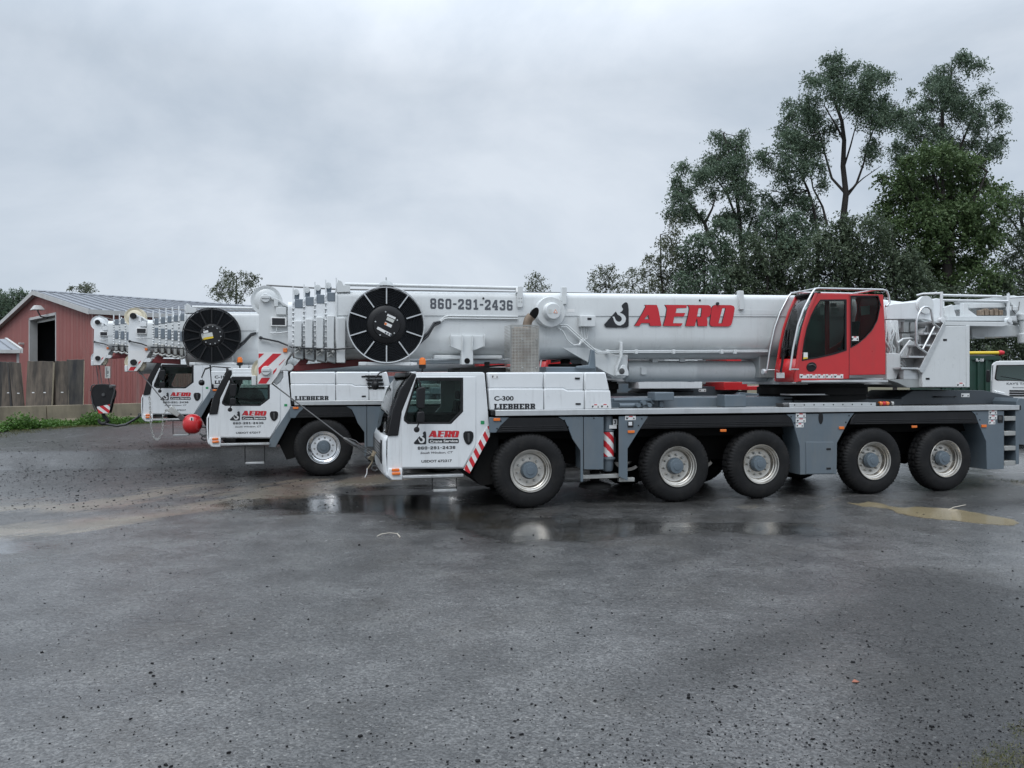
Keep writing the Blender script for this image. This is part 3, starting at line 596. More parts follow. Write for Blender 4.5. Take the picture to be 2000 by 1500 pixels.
    for k in range(6): gr.box(gx-.045, gx-.031, CABY+.27, CABF-.27, z0+.05+k*(z1-z0-.1)/6, z0+.09+k*(z1-z0-.1)/6)
    gr.build('front_grille', 'black', root, bevel=.008)
    for yy in (CABY+.28, CABF-.28):
        MB().lathe([(.0001, -.07), (.07, -.065), (.09, -.05), (.09, .02), (.0001, .02)], (gx+.055, yy, z0+.02), 20, 'x').build('headlight', 'lens', root)
        e = MB().tube([(gx-.08, yy+.3, z0-.08), (gx-.16, yy+.3, z0-.06), (gx-.18, yy+.3, z0-.12), (gx-.12, yy+.3, z0-.16), (gx-.07, yy+.3, z0-.14)], .018, 8).build('towing_eye', 'steel', root)
    # bottom skirt lamp, steps
    lm = MB(); a = q(*c3(250, 925), CABY); b = q(*c3(308, 903), CABY); lm.box(a[0], b[0], CABY-.03, CABY+.02, a[1], b[1]); a = q(*c3(252, 952), CABY); b = q(*c3(314, 930), CABY); lm.box(a[0], b[0], CABY-.045, CABY+.02, a[1], b[1])
    lm.build('marker_lamp', 'orange', root, bevel=.012)
    bumper = PP(c3, [(216,955),(225,905),(330,905),(330,990),(250,991)], CABY); MB().prism(bumper, CABY-.008, CABY+.03).build('bumper_corner', 'white', root, bevel=.012)
    a = q(*c3(332, 966), CABY-.06); b = q(*c3(790, 950), CABY-.06)
    st = MB().box(a[0], b[0], CABY-.06, CABY+.30, a[1]-.035, b[1]+.01).build('entry_step', 'tread', root, bevel=.008)
    a = q(*c3(562, 1078), CABY); b = q(*c3(735, 1058), CABY); lo = MB().box(a[0], b[0], CABY-.05, CABY+.18, a[1], b[1]+.008)
    lo.build('hanging_step', 'tread', root, bevel=.006)
    for X in (556, 738):
        rd = MB(); p0 = q(*c3(X, 975), CABY); p1 = q(*c3(X, 1062), CABY); rd.tube([(p0[0], CABY+.02, p0[1]), (p1[0], CABY+.02, p1[1])], .012, 6)
        rd.build('step_hanger', 'black', root)
    # interior
    s = MB(); ix, iz = q(*c3(640, 560), .9); 
    for yy in (.62, 1.95):
        s.box(ix-.15, ix+.35, yy-.24, yy+.24, iz-.35, iz-.22); s.loft([[(ix+.28, yy-.23, iz-.22), (ix+.40, yy-.23, iz-.22), (ix+.40, yy+.23, iz-.22), (ix+.28, yy+.23, iz-.22)], [(ix+.40, yy-.21, iz+.40), (ix+.48, yy-.21, iz+.40), (ix+.48, yy+.21, iz+.40), (ix+.40, yy+.21, iz+.40)]])
        s.box(ix+.41, ix+.49, yy-.12, yy+.12, iz+.42, iz+.60)
    s.build('seat', 'dred' if seat_red else 'seat', root, bevel=.04)
    dx, dz_ = q(*c3(345, 600), .9)
    MB().box(dx-.3, dx+.12, CABY+.12, CABF-.12, dz_-.45, dz_+.02).build('dashboard', 'seat', root, bevel=.05)
    sw = MB(); cx, cy, cz = dx+.25, .62, dz_+.10
    sw.tube([(cx+.10*math.sin(t)*0-.10*math.cos(t), cy+.22*math.sin(t), cz+.2*math.cos(t)) for t in frange(0, 2*math.pi*15/16, 16)], .016, 6, True); sw.tube([(cx, cy, cz), (cx-.2, cy, cz-.35)], .03, 6); sw.box(cx-.02, cx+.02, cy-.2, cy+.2, cz-.02, cz+.02)
    sw.build('steering_wheel', 'seat', root)
    # mirrors, beacon
    mr = MB(); p = lambda X, Y, y=-.1: (q(*c3(X, Y), y)[0], y, q(*c3(X, Y), y)[1])
    mr.tube([p(445, 300, CABY), p(440, 262, -.02), p(432, 240, -.06), p(446, 232, -.1), p(462, 262, -.12), p(468, 300, -.12)], .018, 8)
    mr.tube([p(466, 450, -.12), p(455, 560, -.12), p(440, 595, -.12)], .014, 6)
    mr.build('mirror_arm', 'black', root)
    def pod(pts, y0, y1, nm='mirror'): MB().prism(PP(c3, pts, y0), y0, y1).build(nm, 'black', root, bevel=.022)
    pod([(452,296),(498,290),(505,304),(498,446),(486,456),(448,452),(440,440),(440,312)], -.16, -.04)
    pod([(444,480),(486,472),(498,486),(500,548),(490,562),(446,562),(438,550)], -.16, -.05)
    MB().lathe([(.0001, -.16), (.03, -.155), (.048, -.13), (.052, -.10), (.04, -.06), (.0001, -.05)], (q(*c3(438, 612), -.1)[0], 0, q(*c3(438, 612), -.1)[1]), 20).build('kerb_mirror', 'black', root)
    fm = MB(); p0 = q(*c3(330, 178), .5); fm.tube([(p0[0]+.15, .5, p0[1]), (p0[0]-.25, .42, p0[1]+.03), (p0[0]-.42, .40, p0[1]-.02), (p0[0]-.5, .40, p0[1]-.12)], .014, 6); fm.build('front_mirror_arm', 'black', root)
    MB().lathe([(.0001, -.04), (.05, -.03), (.085, 0), (.09, .05), (.06, .09), (.0001, .10)], (p0[0]-.53, .40, p0[1]-.24), 20, 'x').build('front_mirror', 'black', root)
    bx, bz = q(825, 716, .42); bc = MB().lathe([(.02, -.10), (.02, -.045), (.055, -.04), (.066, -.02), (.066, .035), (.0001, .035)], (bx, .42, bz), 20, 'z').build('beacon_base', 'black', root)
    MB().lathe([(.062, .035), (.064, .10), (.05, .15), (.025, .165), (.0001, .168)], (bx, .42, bz), 20, 'z').build('beacon_lens', 'orange', root)
    # writing on the door
    fn = lambda a, b: q(*c3(415+(a-98)*(510-415)/240, 625+(b-252)*(722-625)/246), CABY)
    emblem(dk, fn, CABY-.001, 'sticker')
    fn2 = lambda a, b: q(*c3(527+(a-392)*(757-527)/980, 620+(b-278)*(670-620)/210), CABY)
    word_mark(dk, fn2, CABY-.001, 9)
    bxp = PP(c3, [(532,680),(748,680),(754,686),(754,708),(748,714),(532,714),(526,708),(526,686)], CABY); MB().prism(bxp, CABY-.003, CABY-.001).build('name_plate', 'ink', dk, smooth=0)
    def tx(s_, X0, Y0, X1, Y1, mt, y, bold=.02, shear=0, nm='lettering', par=dk):
        a = q(*c3(X0, Y1), CABY); b = q(*c3(X1, Y0), CABY); return put_text(MB(), s_, a, b, y, bold, shear).build(nm, mt, par, smooth=0)
    tx('Crane Service', 536, 685, 746, 710, 'sticker', CABY-.0045, .03)
    a_ = q(*c3(446, 762), CABY); b_ = q(*c3(728, 734), CABY); slab_text(MB(), '860-291-2436', a_, b_, CABY-.0015, 1.1).build('lettering', 'ink', dk, smooth=0)
    tx('South Windsor, CT', 464, 774, 710, 798, 'ink', CABY-.002, .02, .25)
    tx('USDOT 672317', 473, 835, 702, 861, 'ink', CABY-.002, .035)
    g = PP(c3, [(920,546),(948,546),(948,572),(920,572)], CABY); MB().prism(g, CABY+.015, CABY+.019).build('green_sticker', 'green', root, smooth=0)
    if stripe:
        sp_ = PP(c3, [(972,582),(986,600),(986,662),(835,942),(790,912)], CABY); MB().prism(sp_, CABY-.004, CABY+.019).build('stripe_board', 'sticker', root, smooth=0)
        mb = MB(); stripes(mb, sp_, 0, CABY-.006, CABY-.0042, R(-63), .145, .5, .02); mb.build('hazard_stripe', 'sred', root, smooth=0)
    else:
        sp_ = PP(c3, [(972,590),(1000,600),(1010,640),(840,985),(775,985),(790,912)], CABY); MB().prism(sp_, CABY-.004, CABY+.05).build('strut_panel', 'chassis', root, bevel=.008)
    # near-black block painting the shade behind cab and wheel arch
    MB().prism(PP(c3, [(985,585),(1030,585),(1030,1000),(900,1020),(835,945)], .6), .35, 2.6).build('arch_liner', 'under', root)
AX = [0.0, 2.955, 4.767, 7.399, 9.181]; WID = 2.86
def carrier_hood(root, slats, text, number, tag_sticker=True):
    y = CABY+.01; yf = 2.70
    ups = [(953.5,1062),(1062,1141),(1141,1184)]
    low = [[(975,303),(1393,303),(1393,466),(985,466)], [(1393,303),(1535,303),(1570,318),(1697,318),(1697,461),(1393,466)], [(1697,318),(1893,318),(1905,460),(1697,461)]]
    up = [[(970,180),(1393,178),(1393,303),(975,303)], [(1393,178),(1697,178),(1697,318),(1570,318),(1535,303),(1393,303)], [(1697,178),(1862,178),(1893,318),(1697,318)]]
    def ins(p, d): 
        cx = sum(a for a, b in p)/len(p); return [(a+(d if a < cx else -d), b) for a, b in p]
    for i in range(3):
        mb = MB(); mb.prism(PP(c3, ins(low[i], 2), y), y-.012, yf); h = mb.build('hood_panel', 'white', root, bevel=.018)
        u = MB().prism(PP(c3, ins([(a, b if b > 200 else b+2) for a, b in up[i]], 2), y), y+.014, yf-.02).build('hood_upper', 'white', h, bevel=.03)
        if i == 1 or i == 0 and slats:
            for (a, b, c, d) in ((1628,220,1665,235),(1630,412,1668,425)):
                p0, p1 = q(*c3(a, d), y), q(*c3(c, b), y); MB().box(p0[0], p1[0], y-.026 if b > 300 else y+.0, y+.02, p0[1], p1[1]).build('latch', 'black', h, bevel=.006)
    if slats:
        mb = MB()
        for k in range(4):
            z = 2.44-k*.092; x0 = .98+k*.02; mb.prism([(x0, z), (x0+.42, z), (x0+.42, z-.055), (x0+.05, z-.055)], y-.03, y+.03)
        mb.build('air_slot', 'black', root, bevel=.004)
    MB().prism(PP(c3, [(955,178),(985,178),(1000,465),(985,500)], y), .3, 2.5).build('gap_shade', 'under', root)  # near-black filler; shade of the gap is put into its colour
    def tx(s_, X0, Y0, X1, Y1, bold): 
        a = q(*c3(X0, Y1), y); b = q(*c3(X1, Y0), y); return put_text(MB(), s_, a, b, y-.014, bold).build('lettering', 'ink', root, smooth=0)
    if number: tx(number, 1018, 359, 1165, 395, .035)
    if text: a = q(*c3(1018, 460), y); b = q(*c3(1328, 416), y); slab_text(MB(), text, a, b, y-.014, .45).build('lettering', 'ink', root, smooth=0)
    if tag_sticker:
        sticker(root, c3, 1000, 194, 1050, 228, y+.012, top=False); sticker(root, c3, 1748, 420, 1812, 452, y-.0125); sticker(root, c3, 1818, 418, 1883, 451, y-.0125)
def carrier(root, wheelkind, detail=True):
    Y0 = 0.0
    for i, x in enumerate(AX):
        make_wheel(root, x, .0, False, wheelkind, rz=(R(0))); make_wheel(root, x, WID, True, wheelkind)
        MB().tube([(x, .3, TR), (x, 1.1, TR), (x, 1.2, TR), (x, 1.66, TR), (x, 1.76, TR), (x, WID-.3, TR)], [.12, .12, .24, .24, .12, .12], 12).build('axle', 'under', root)
    ch = MB().box(-2.1, 10.9, .85, 2.0, .72, 1.72); ch.box(-.9, 10.6, .45, .86, 1.25, 1.70); ch.box(-.9, 10.6, 2.0, 2.4, 1.25, 1.70)
    for x in AX: ch.box(x-.1, x+.1, .5, .84, .8, 1.3)
    ch.build('chassis_frame', 'under', root, bevel=.01)
    # deck with its bright edge rail
    x0 = q(967, 804)[0]; x1 = q(1989, 795)[0]
    dk = MB().box(x0, x1, -.03, .0, 1.722, 1.826).build('deck_rail', 'alu', root, bevel=.006)
    MB().box(x0, x1, .001, .78, 1.775, 1.823).build('deck', 'tread', root)
    MB().box(x0, x1, WID-.75, WID+.02, 1.735, 1.823).build('deck', 'tread', root)
    MB().box(x0-.06, x0-.002, -.028, .5, 1.73, 1.823).build('rail_end', 'black', root, bevel=.01)
    MB().box(x1+.002, x1+.05, -.026, .5, 1.72, 1.82).build('rail_end', 'black', root, bevel=.01)
    # skirt panels
    def panel(px, y0=.0, y1=.035, m='chassis', nm='skirt_panel', bevel=.006):
        o = MB().prism([q(a, b, y0) for a, b in px], y0, y1).build(nm, m, root, bevel=bevel); return o
    def guard(px, ribs, y0=.004):
        o = panel(px, y0, .42, 'black', 'mudguard', .01)
        zb = min(q(a, b, y0)[1] for a, b in px); xa = min(q(a, b, y0)[0] for a, b in px); xb = max(q(a, b, y0)[0] for a, b in px)
        mb = MB()
        for k in range(3): mb.box(xa+.10, xb-.10, y0-.010, y0+.002, zb+.025+k*.035, zb+.042+k*.035)
        mb.build('guard_rib', 'black', o, bevel=.004)
    panel([(956,815),(994,815.5),(978,831),(969,845),(956,845)])
    guard([(969,845),(978,831),(991,816),(1090,815),(1103,823),(1111,842)], 1)
    panel([(1091,814.5),(1139,814),(1139,941),(1134,941),(1133.7,880),(1118,857),(1111,838),(1104,823)])
    # the door-sized lockers, 20 mm deep
    panel([(1140.5,814.5),(1179,814.5),(1179,917),(1140.7,917)], -.004, .5, 'chassis', 'tool_locker')
    panel([(1209,813.5),(1266,813),(1250,838),(1226,876),(1226,939),(1209,931)])
    guard([(1250,838),(1266,813.4),(1534,809.5),(1545,818),(1551,833)], 1)
    panel([(1536,809.3),(1669,806.5),(1660,818),(1635,865),(1634,926),(1563,927),(1562,871),(1551,832),(1546,818)], .0, .55)
    guard([(1660,829),(1664,817),(1671,807.6),(1896,803.5),(1905,811),(1912,827)], 1)
    panel([(1898,803.5),(1961,802.5),(1961,916),(1927.5,917),(1926,862),(1911,826),(1905,810)], .0, .6)
    l = panel([(1574.5,863),(1628.5,863),(1628.5,925),(1574.5,926)], -.016, .0, 'chassis', 'locker_door', .008)
    for yy in (877, 915):
        a, b = q(1614, yy+2, -.016), q(1622.5, yy-2, -.016); MB().box(a[0], b[0], -.026, -.014, a[1], b[1]).build('latch', 'black', l, bevel=.005)
    o = MB().prism([(5.92+.055*math.cos(t)*(1), 1.46+.13*math.sin(t)) for t in frange(0, 6.0, 20)], -.006, .004); o.v = [(a+q(1603, 816)[0]-5.92, b, c+q(1603, 816)[1]-1.46) for a, b, c in o.v]; o.build('filler_recess', 'black', root, bevel=.004)
    # far side skirts
    fs = MB()
    for a, b in ((.75, 2.15), (5.5, 6.65), (9.9, 10.9)): fs.box(a, b, WID-.04, WID+.0, .75, 1.72)
    for a, b in ((-.75, .75), (2.15, 5.5), (6.65, 9.9)): fs.box(a, b, WID-.40, WID-.005, 1.46, 1.70)
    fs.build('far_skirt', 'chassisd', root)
    # outrigger jack
    jx = q(1194, 870)[0]; jy = .20
    j = MB().lathe([(.095, 1.68), (.10, 1.66), (.10, 1.42)], (jx, jy, 0), 28, 'z').build('outrigger_jack', 'chassis', root)
    MB().lathe([(.135, 1.42), (.135, 1.405), (.118, 1.40), (.118, .90), (.15, .89), (.15, .865), (.115, .86), (.105, .66), (.085, .63)], (jx, jy, 0), 28, 'z').build('jack_tube', 'chassis', j)
    sl_ = MB(); zz = (.915, 1.385)
    n = 36; m_ = 26; rr = .1195
    for k in range(n):
        for i in range(m_):
            t = ((zz[0]+(zz[1]-zz[0])*(i+.5)/m_)-.78*(2*math.pi*(k+.5)/n)*.118*1.05) 
            red = (t/.20) % 1 < .5
            a0, a1 = math.pi+math.pi*k/n, math.pi+math.pi*(k+1)/n; z0, z1 = zz[0]+(zz[1]-zz[0])*i/m_, zz[0]+(zz[1]-zz[0])*(i+1)/m_
            tgt = sl_ if ((z0+z1)/2+1.1*rr*math.cos((a0+a1)/2))/.25 % 1 < .5 else None
            if tgt is not None: tgt.add([(jx+rr*math.cos(a0), jy+rr*math.sin(a0), z0), (jx+rr*math.cos(a1), jy+rr*math.sin(a1), z0), (jx+rr*math.cos(a1), jy+rr*math.sin(a1), z1), (jx+rr*math.cos(a0), jy+rr*math.sin(a0), z1)], [(0,1,2,3)])
    wb = MB().lathe([(.1185, zz[0]), (.1187, zz[1])], (jx, jy, 0), 36, 'z'); wb.build('jack_sleeve', 'sticker', j)
    sl_.build('hazard_stripe', 'sred', j)
    p = q(1197, 830, .1); nb = MB().box(p[0]-.0, p[0]+.085, jy-.104, jy-.10, 1.52, 1.63).build('number_plate', 'sticker', j, smooth=0)
    put_text(MB(), '3', (p[0]+.018, 1.535), (p[0]+.065, 1.615), jy-.106, .03).build('lettering', 'ink', j, smooth=0)
    MB().box(p[0]-.075, p[0]+.075, jy-.108, jy-.10, 1.45, 1.515).build('warning_sticker', 'sticker', j, smooth=0)
    MB().box(jx-.55, jx+.2, .1, .28, .50, .58).build('outrigger_arm', 'galv', root, bevel=.01)
    MB().box(jx+.2, jx+.52, .1, .2, .42, .50).build('outrigger_arm', 'galv', root, bevel=.01)
    MB().lathe([(.10, .62), (.09, .42), (.16, .40), (.30, .36), (.32, .30), (.0001, .29)], (jx-.18, .42, 0), 28, 'z').build('jack_float', 'under', root)
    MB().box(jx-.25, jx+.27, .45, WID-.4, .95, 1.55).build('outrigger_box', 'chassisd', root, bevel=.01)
    # lamps and stickers along the skirt
    def lamp(crop, x0_, z0_, x1_, z1_, nm, m, y=-.001, t=.02):
        a, b = q(*crop(x0_, z1_), y), q(*crop(x1_, z0_), y); return MB().box(a[0], b[0], y-t, y, a[1], b[1]).build(nm, m, root, bevel=.006)
    for c_, a, b, c, d in ((c3,1014,525,1064,547),(c7,390,457,450,482),(c7,1210,447,1264,470),(c8,427,404,470,428),(c8,1043,396,1088,416),(c8,1636,388,1678,412)): lamp(c_, a, b, c, d, 'side_marker', 'orange')
    lamp(c7, 390, 374, 440, 430, 'work_lamp', 'black', t=.015); lamp(c7, 397, 382, 430, 414, 'lamp_glass', 'lens', -.0165, .006)
    lamp(c8, 1776, 308, 1818, 372, 'work_lamp', 'black', t=.015); lamp(c8, 1784, 318, 1810, 350, 'lamp_glass', 'steel', -.0165, .006)
    if detail:
        for c_, X, Y in ((c7,516,354),(c7,486,413),(c3,1548,541),(c3,1576,592),(c3,1768,526),(c3,1070,548),(c3,1042,604),(c8,514,312),(c8,487,368),(c8,1600,297),(c8,1624,347),(c8,22,320),(c8,48,372),(c7,90,350),(c7,1870,392)):
            b_ = q(*c_(X, Y), 0); MB().lathe([(.0001, -.012), (.010, -.011), (.014, -.004), (.015, .003)], (b_[0], 0, b_[1]), 10).build('skirt_bolt', 'black', root)
        sticker(root, c7, 368, 328, 462, 366, 0)
        for c_, x0_, w_ in ((c8, 62, 84), (c8, 1700, 70)):
            for y0_ in (292, 334, 376): sticker(root, c_, x0_, y0_ if c_ is not c8 or x0_ < 1000 else y0_-25, x0_+(w_ if y0_ < 370 else w_*.78), (y0_+36) if x0_ < 1000 else y0_+10, 0)
    # rear ladder and end block
    xl, xr = q(1961.5, 860)[0], q(1984, 860)[0]
    MB().box(xl, xr+.12, .28, .34, .55, 1.72).build('ladder_back', 'chassisd', root)
    MB().box(xr, xr+.09, .0, .3, .53, 1.72).build('ladder_stile', 'chassis', root, bevel=.008)
    for z in (.56, .885, 1.21, 1.535):
        MB().box(xl+.004, xr-.004, -.002, .25, z-.05, z+.05).build('ladder_rung', 'galv', root, bevel=.008)
    zt = 2.06
    MB().prism([(8.7, 1.83), (8.7, 1.99), (9.0, 2.14), (10.9, 2.14), (11.75, 1.99), (11.75, 1.83)], .75, 2.1).build('rear_deck_box', 'chassisd', root, bevel=.01)
    MB().prism([(11.16, .95), (11.16, 1.9), (11.22, 1.98), (12.5, 1.90), (12.5, .85)], .12, 2.7).build('rear_outrigger_box', 'chassis', root, bevel=.01)
    sticker(root, c6, 1528, 878, 1590, 906, .75, top=False); MB().tube([(9.55, .74, 2.0), (9.55, .70, 2.0), (10.1, .70, 2.0), (10.1, .74, 2.0)], .018, 6).build('grab_bar', 'black', root)
    # carrier middle: frame above the deck, valve gear, box
    MB().box(1.66, 6.0, .78, 2.1, 1.70, 2.02).build('upper_frame', 'chassis', root, bevel=.012)
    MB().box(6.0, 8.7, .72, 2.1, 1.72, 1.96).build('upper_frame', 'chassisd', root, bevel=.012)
    a = q(1413, 795, .5); b = q(1455, 771, .5); MB().box(a[0], b[0], .45, .777, 1.826, b[1]).build('valve_box', 'chassis', root, bevel=.012)
    v = MB(); a = q(1275, 766, .5); v.box(a[0], a[0]+.42, .4, .777, a[1]-.17, a[1]); v.box(a[0]+.15, a[0]+.24, .5, .6, 1.824, a[1]-.17); v.build('outrigger_control', 'chassis', root, bevel=.02)
    v = MB(); a = q(1200, 775, .55)
    v.tube([(a[0], .6, 1.98), (a[0]+.8, .6, 1.98), (a[0]+.85, .6, 1.9)], .035, 10); v.tube([(a[0]+.1, .55, 1.87), (a[0]+.6, .55, 1.87)], .05, 10)
    for k in range(3): v.lathe([(.0001, .40), (.045, .40), (.045, .5), (.03, .5), (.03, .62)], (a[0]+.45+.12*k, 0, 1.88+.05*(k % 2)), 14)
    v.build('valve_gear', 'chassis', root, smooth=40)
    v = MB(); v.tube([(5.75, .70, 1.97), (5.75, .66, 1.97), (6.35, .66, 1.97), (6.35, .70, 1.97)], .02, 6); v.build('grab_bar', 'black', root)
    a, b = q(1535, 772, .5), q(1647, 770, .5); v = MB().box(a[0], b[0], .35, .71, a[1]-.0, a[1]+.03); v.box(b[0]-.12, b[0]-.04, .4, .7, a[1]-.07, a[1]); v.build('platform_step', 'tread', root, bevel=.006)
def exhaust(root):
    y0, y1 = .22, .72
    p = lambda X, Y, y=y0: q(*c4(X, Y), y)
    a, b = p(845, 885), p(1105, 455); bx = MB()
    n = MB().box(a[0], b[0], y0, y0+.004, a[1], b[1]); n.box(a[0]-.004, a[0], y0, y1, a[1], b[1]); n.box(b[0], b[0]+.004, y0, y1, a[1], b[1]); n.build('heat_shield', 'perf', root, smooth=0)
    fr = MB()
    for x in (a[0]-.008, (a[0]*.9+b[0]*.1)*0+a[0]+.0, b[0]-.008): fr.box(x, x+.018, y0-.008, y0-.001, a[1], b[1])
    fr.box(a[0]-.0, b[0], y0-.009, y0-.002, b[1]-.012, b[1]+.006)
    for X, Y in ((870,480),(1085,475),(955,585),(1085,585),(955,850),(1085,850)): 
        c = p(X, Y); fr.lathe([(.0001, -.012), (.018, -.010), (.02, -.002)], (c[0], y0, c[1]), 10)
    fr.build('shield_frame', 'galv', root)
    cx = (a[0]+b[0])/2
    MB().lathe([(.20, a[1]-.2), (.20, b[1]-.06), (.14, b[1]-.02)], (cx, .48, 0), 24, 'z').build('silencer', 'soot', root)
    t0, t1, t2 = p(992, 460, .45), p(1008, 405, .45), p(1036, 360, .45)
    MB().tube([(t0[0], .45, t0[1]-.05), (t0[0]+.01, .45, t0[1]+.02), (t1[0], .45, t1[1]), (t2[0], .42, t2[1]-.02)], [.085, .085, .088, .09], 18).build('exhaust_pipe', 'soot', root)
    c = Vector((t2[0]+.03, .42, t2[1]+.02)); d = (c-Vector((t1[0], .45, t1[1]))).normalized()
    e1 = Vector((.28, -.9, .1)); e1 = e1.normalized(); zax = Vector((.42, -.05, .9)).normalized(); xax = zax.cross(e1).normalized()
    vs = [c+zax*(.125*math.cos(t))+xax*(.075*math.sin(t))+e1*.055 for t in frange(0, 2*math.pi*23/24, 24)]
    vs2 = [v-e1*.05-zax*.01 for v in vs]
    MB().loft([[tuple(v) for v in vs], [tuple(v) for v in vs2]]).build('exhaust_mouth', 'under', root)  # capped near-black disc paints the shade inside the pipe
def superstructure(root, detail=True):
    p = lambda X, Y, y=.15: q(*c6(X, Y), y)
    # slewing ring and platform
    cx = 6.9
    MB().lathe([(1.12, 1.96), (1.12, 2.06), (1.16, 2.07), (1.16, 2.22), (1.12, 2.23), (1.12, 2.30)], (cx, 1.43, 0), 64, 'z').build('slewing_ring', 'under', root)
    MB().box(5.75, 9.4, .55, 2.4, 2.28, 2.42).build('turntable', 'boom', root, bevel=.01)
    MB().prism(PP(c6, [(955,575),(1060,580),(1062,680),(1030,770),(955,775)], .5), .45, 2.3).build('turntable_frame', 'boom', root, bevel=.012)
    MB().prism(PP(c6, [(960,775),(1235,770),(1235,835),(1110,835),(1040,800)], .35), .3, 2.3).build('turntable_frame', 'lowgrey', root, bevel=.012)
    # operator's cab
    side = PP(c6, [(80,776),(90,640),(108,530),(130,430),(160,350),(190,280),(220,212),(248,160),(440,131),(700,136),(935,140),(944,300),(953,520),(955,740),(690,742),(680,770),(300,790),(284,792)], .15)
    near = [(284,792),(286,700),(300,620),(318,500),(345,375),(385,250),(438,131)]
    body_px = near+[(700,135),(935,140),(944,300),(953,520),(953,738),(682,742),(680,770)]
    dw = [(465,182),(655,180),(655,555),(560,585),(450,610),(330,630),(334,560),(345,480),(365,390),(395,300),(430,230)]
    rw = [(692,152),(895,150),(907,190),(908,240),(890,330),(850,405),(800,460),(745,505),(692,534)]
    s = MB().prism(PP(c6, body_px, .15), .15, .19, [PP(c6, dw, .15), PP(c6, rw, .15)])
    cab_depth = .72; yb = .15+cab_depth
    fw = [(462,158),(660,158),(660,640),(400,690),(312,700),(322,620),(340,500),(366,382),(405,258)]; s.prism(PP(c6, body_px, .15), yb-.04, yb, [PP(c6, fw, .15), PP(c6, rw, .15)])
    bx = PP(c6, [(918,145),(935,140),(944,300),(953,520),(953,738),(930,738)], .15); s.prism(bx, .195, yb-.045)
    s.prism(PP(c6, [(438,131),(700,135),(935,140),(935,150),(438,142)], .15), .195, yb-.045)
    s.prism(PP(c6, [(284,792),(286,735),(682,735),(953,725),(953,738),(682,742),(680,770)], .15), .195, yb-.045)
    cab = s.build('operator_cab', 'red', root, bevel=.014)
    sm = MB()
    a, b = p(678, 768), p(682, 140); sm.box(a[0], b[0], .146, .152, a[1], b[1]); sm.build('door_seam', 'dred', cab, smooth=0)
    MB().prism([((c[0]), c[1]) for c in PP(c6, dw, .15)], .170, .176).build('door_glass', 'dglass', cab)
    MB().prism(PP(c6, rw, .15), .170, .176).build('rear_glass', 'dglass', cab)
    MB().prism(PP(c6, fw, .15), yb-.02, yb-.015).build('far_glass', 'glass', cab)
    def rim_(pts, nm): 
        P_ = PP(c6, pts, .15); cx_ = sum(a for a, b in P_)/len(P_); cz_ = sum(b for a, b in P_)/len(P_)
        MB().prism([(cx_+(a-cx_)*1.025, cz_+(b-cz_)*1.02) for a, b in P_], .140, .168, [[(cx_+(a-cx_)*.955, cz_+(b-cz_)*.965) for a, b in P_]]).build(nm, 'black', cab, bevel=.004)
    rim_(dw, 'door_seal'); rim_(rw, 'window_seal')
    # front: curved screen between the two pillars, red lower front
    prof = PP(c6, [(284,792),(286,700),(300,620),(318,500),(345,375),(385,250),(438,131)], .15)
    def front(ed, y0, y1, bulge, n=13): return [[(x-bulge*(1-abs(2*(k/(n-1))-1)**2.5), y0+(y1-y0)*k/(n-1), z) for k in range(n)] for x, z in ed]
    MB().sheet(front(prof[2:], .20, yb-.05, .07)).build('front_screen', 'wglass', cab, smooth=60, solid=.012)
    MB().sheet(front([prof[0], prof[1], (prof[2][0], prof[2][1])], .16, yb-.01, .10)).build('front_panel', 'red', cab, smooth=60, solid=.03)
    pl = MB()
    for yy in (.165, yb-.015): pl.tube([(x+.0, yy, z) for x, z in prof], .035, 8)
    pl.build('front_pillar', 'red', cab)
    MB().sheet(front([(prof[-1][0]-.03, prof[-1][1]+.005), (prof[-1][0]+.10, prof[-1][1]+.012)], .16, yb-.01, .06)).build('roof_edge', 'black', cab, smooth=60, solid=.04)
    wp = MB()
    for yy, dx in ((.55, 0), (.66, .02)): wp.tube([(prof[1][0]-.12, .5, prof[1][1]+.03), (prof[3][0]-.10, yy-.06, prof[3][1]), (prof[4][0]-.09, yy-.02, prof[4][1]-.05)], .012, 5)
    wp.tube([(prof[1][0]-.12, .5, prof[1][1]-.05), (prof[2][0]-.10, .5, prof[2][1]+.1)], .03, 6); wp.build('wiper', 'black', cab)
    e = MB().prism([(p(398, 680)[0]+.118*math.cos(t)+.01*math.sin(t), p(398, 680)[1]+.098*math.sin(t)) for t in frange(0, 6.02, 24)], .138, .152).build('door_recess', 'black', cab, bevel=.008)
    MB().tube([(p(372, 668)[0], .130, p(372, 668)[1]), (p(400, 660)[0], .122, p(400, 662)[1]), (p(425, 676)[0], .130, p(425, 676)[1])], .012, 6).build('door_handle', 'steel', cab)
    st = MB().box(p(38, 0, 0)[0] if False else p(305, 790)[0], p(955, 780)[0], .05, .5, p(305, 795)[1], p(305, 778)[1]); st.build('cab_step', 'alu', root, bevel=.006)
    MB().box(prof[0][0]-.10, prof[0][0]-.02, .10, yb+.05, prof[0][1]-.03, prof[0][1]+.02).build('cab_step', 'alu', root, bevel=.006)
    # seat and console
    sx, sz = p(560, 560, .6); s = MB(); s.box(sx-.2, sx+.3, .30, .76, sz-.25, sz-.10); s.loft([[(sx+.22, .32, sz-.1), (sx+.34, .32, sz-.1), (sx+.34, .74, sz-.1), (sx+.22, .74, sz-.1)], [(sx+.40, .36, sz+.62), (sx+.5, .36, sz+.62), (sx+.5, .70, sz+.62), (sx+.40, .70, sz+.62)]])
    s.box(sx-.1, sx+.25, .27, .35, sz+.0, sz+.06); s.build('operator_seat', 'seat', cab, bevel=.04)
    MB().box(p(330, 0)[0]+.02, p(330, 0)[0]+.16, .30, .75, p(0, 620)[1]-.12, p(0, 620)[1]+.14).build('console', 'seat', cab, bevel=.03)
    pa = MB()
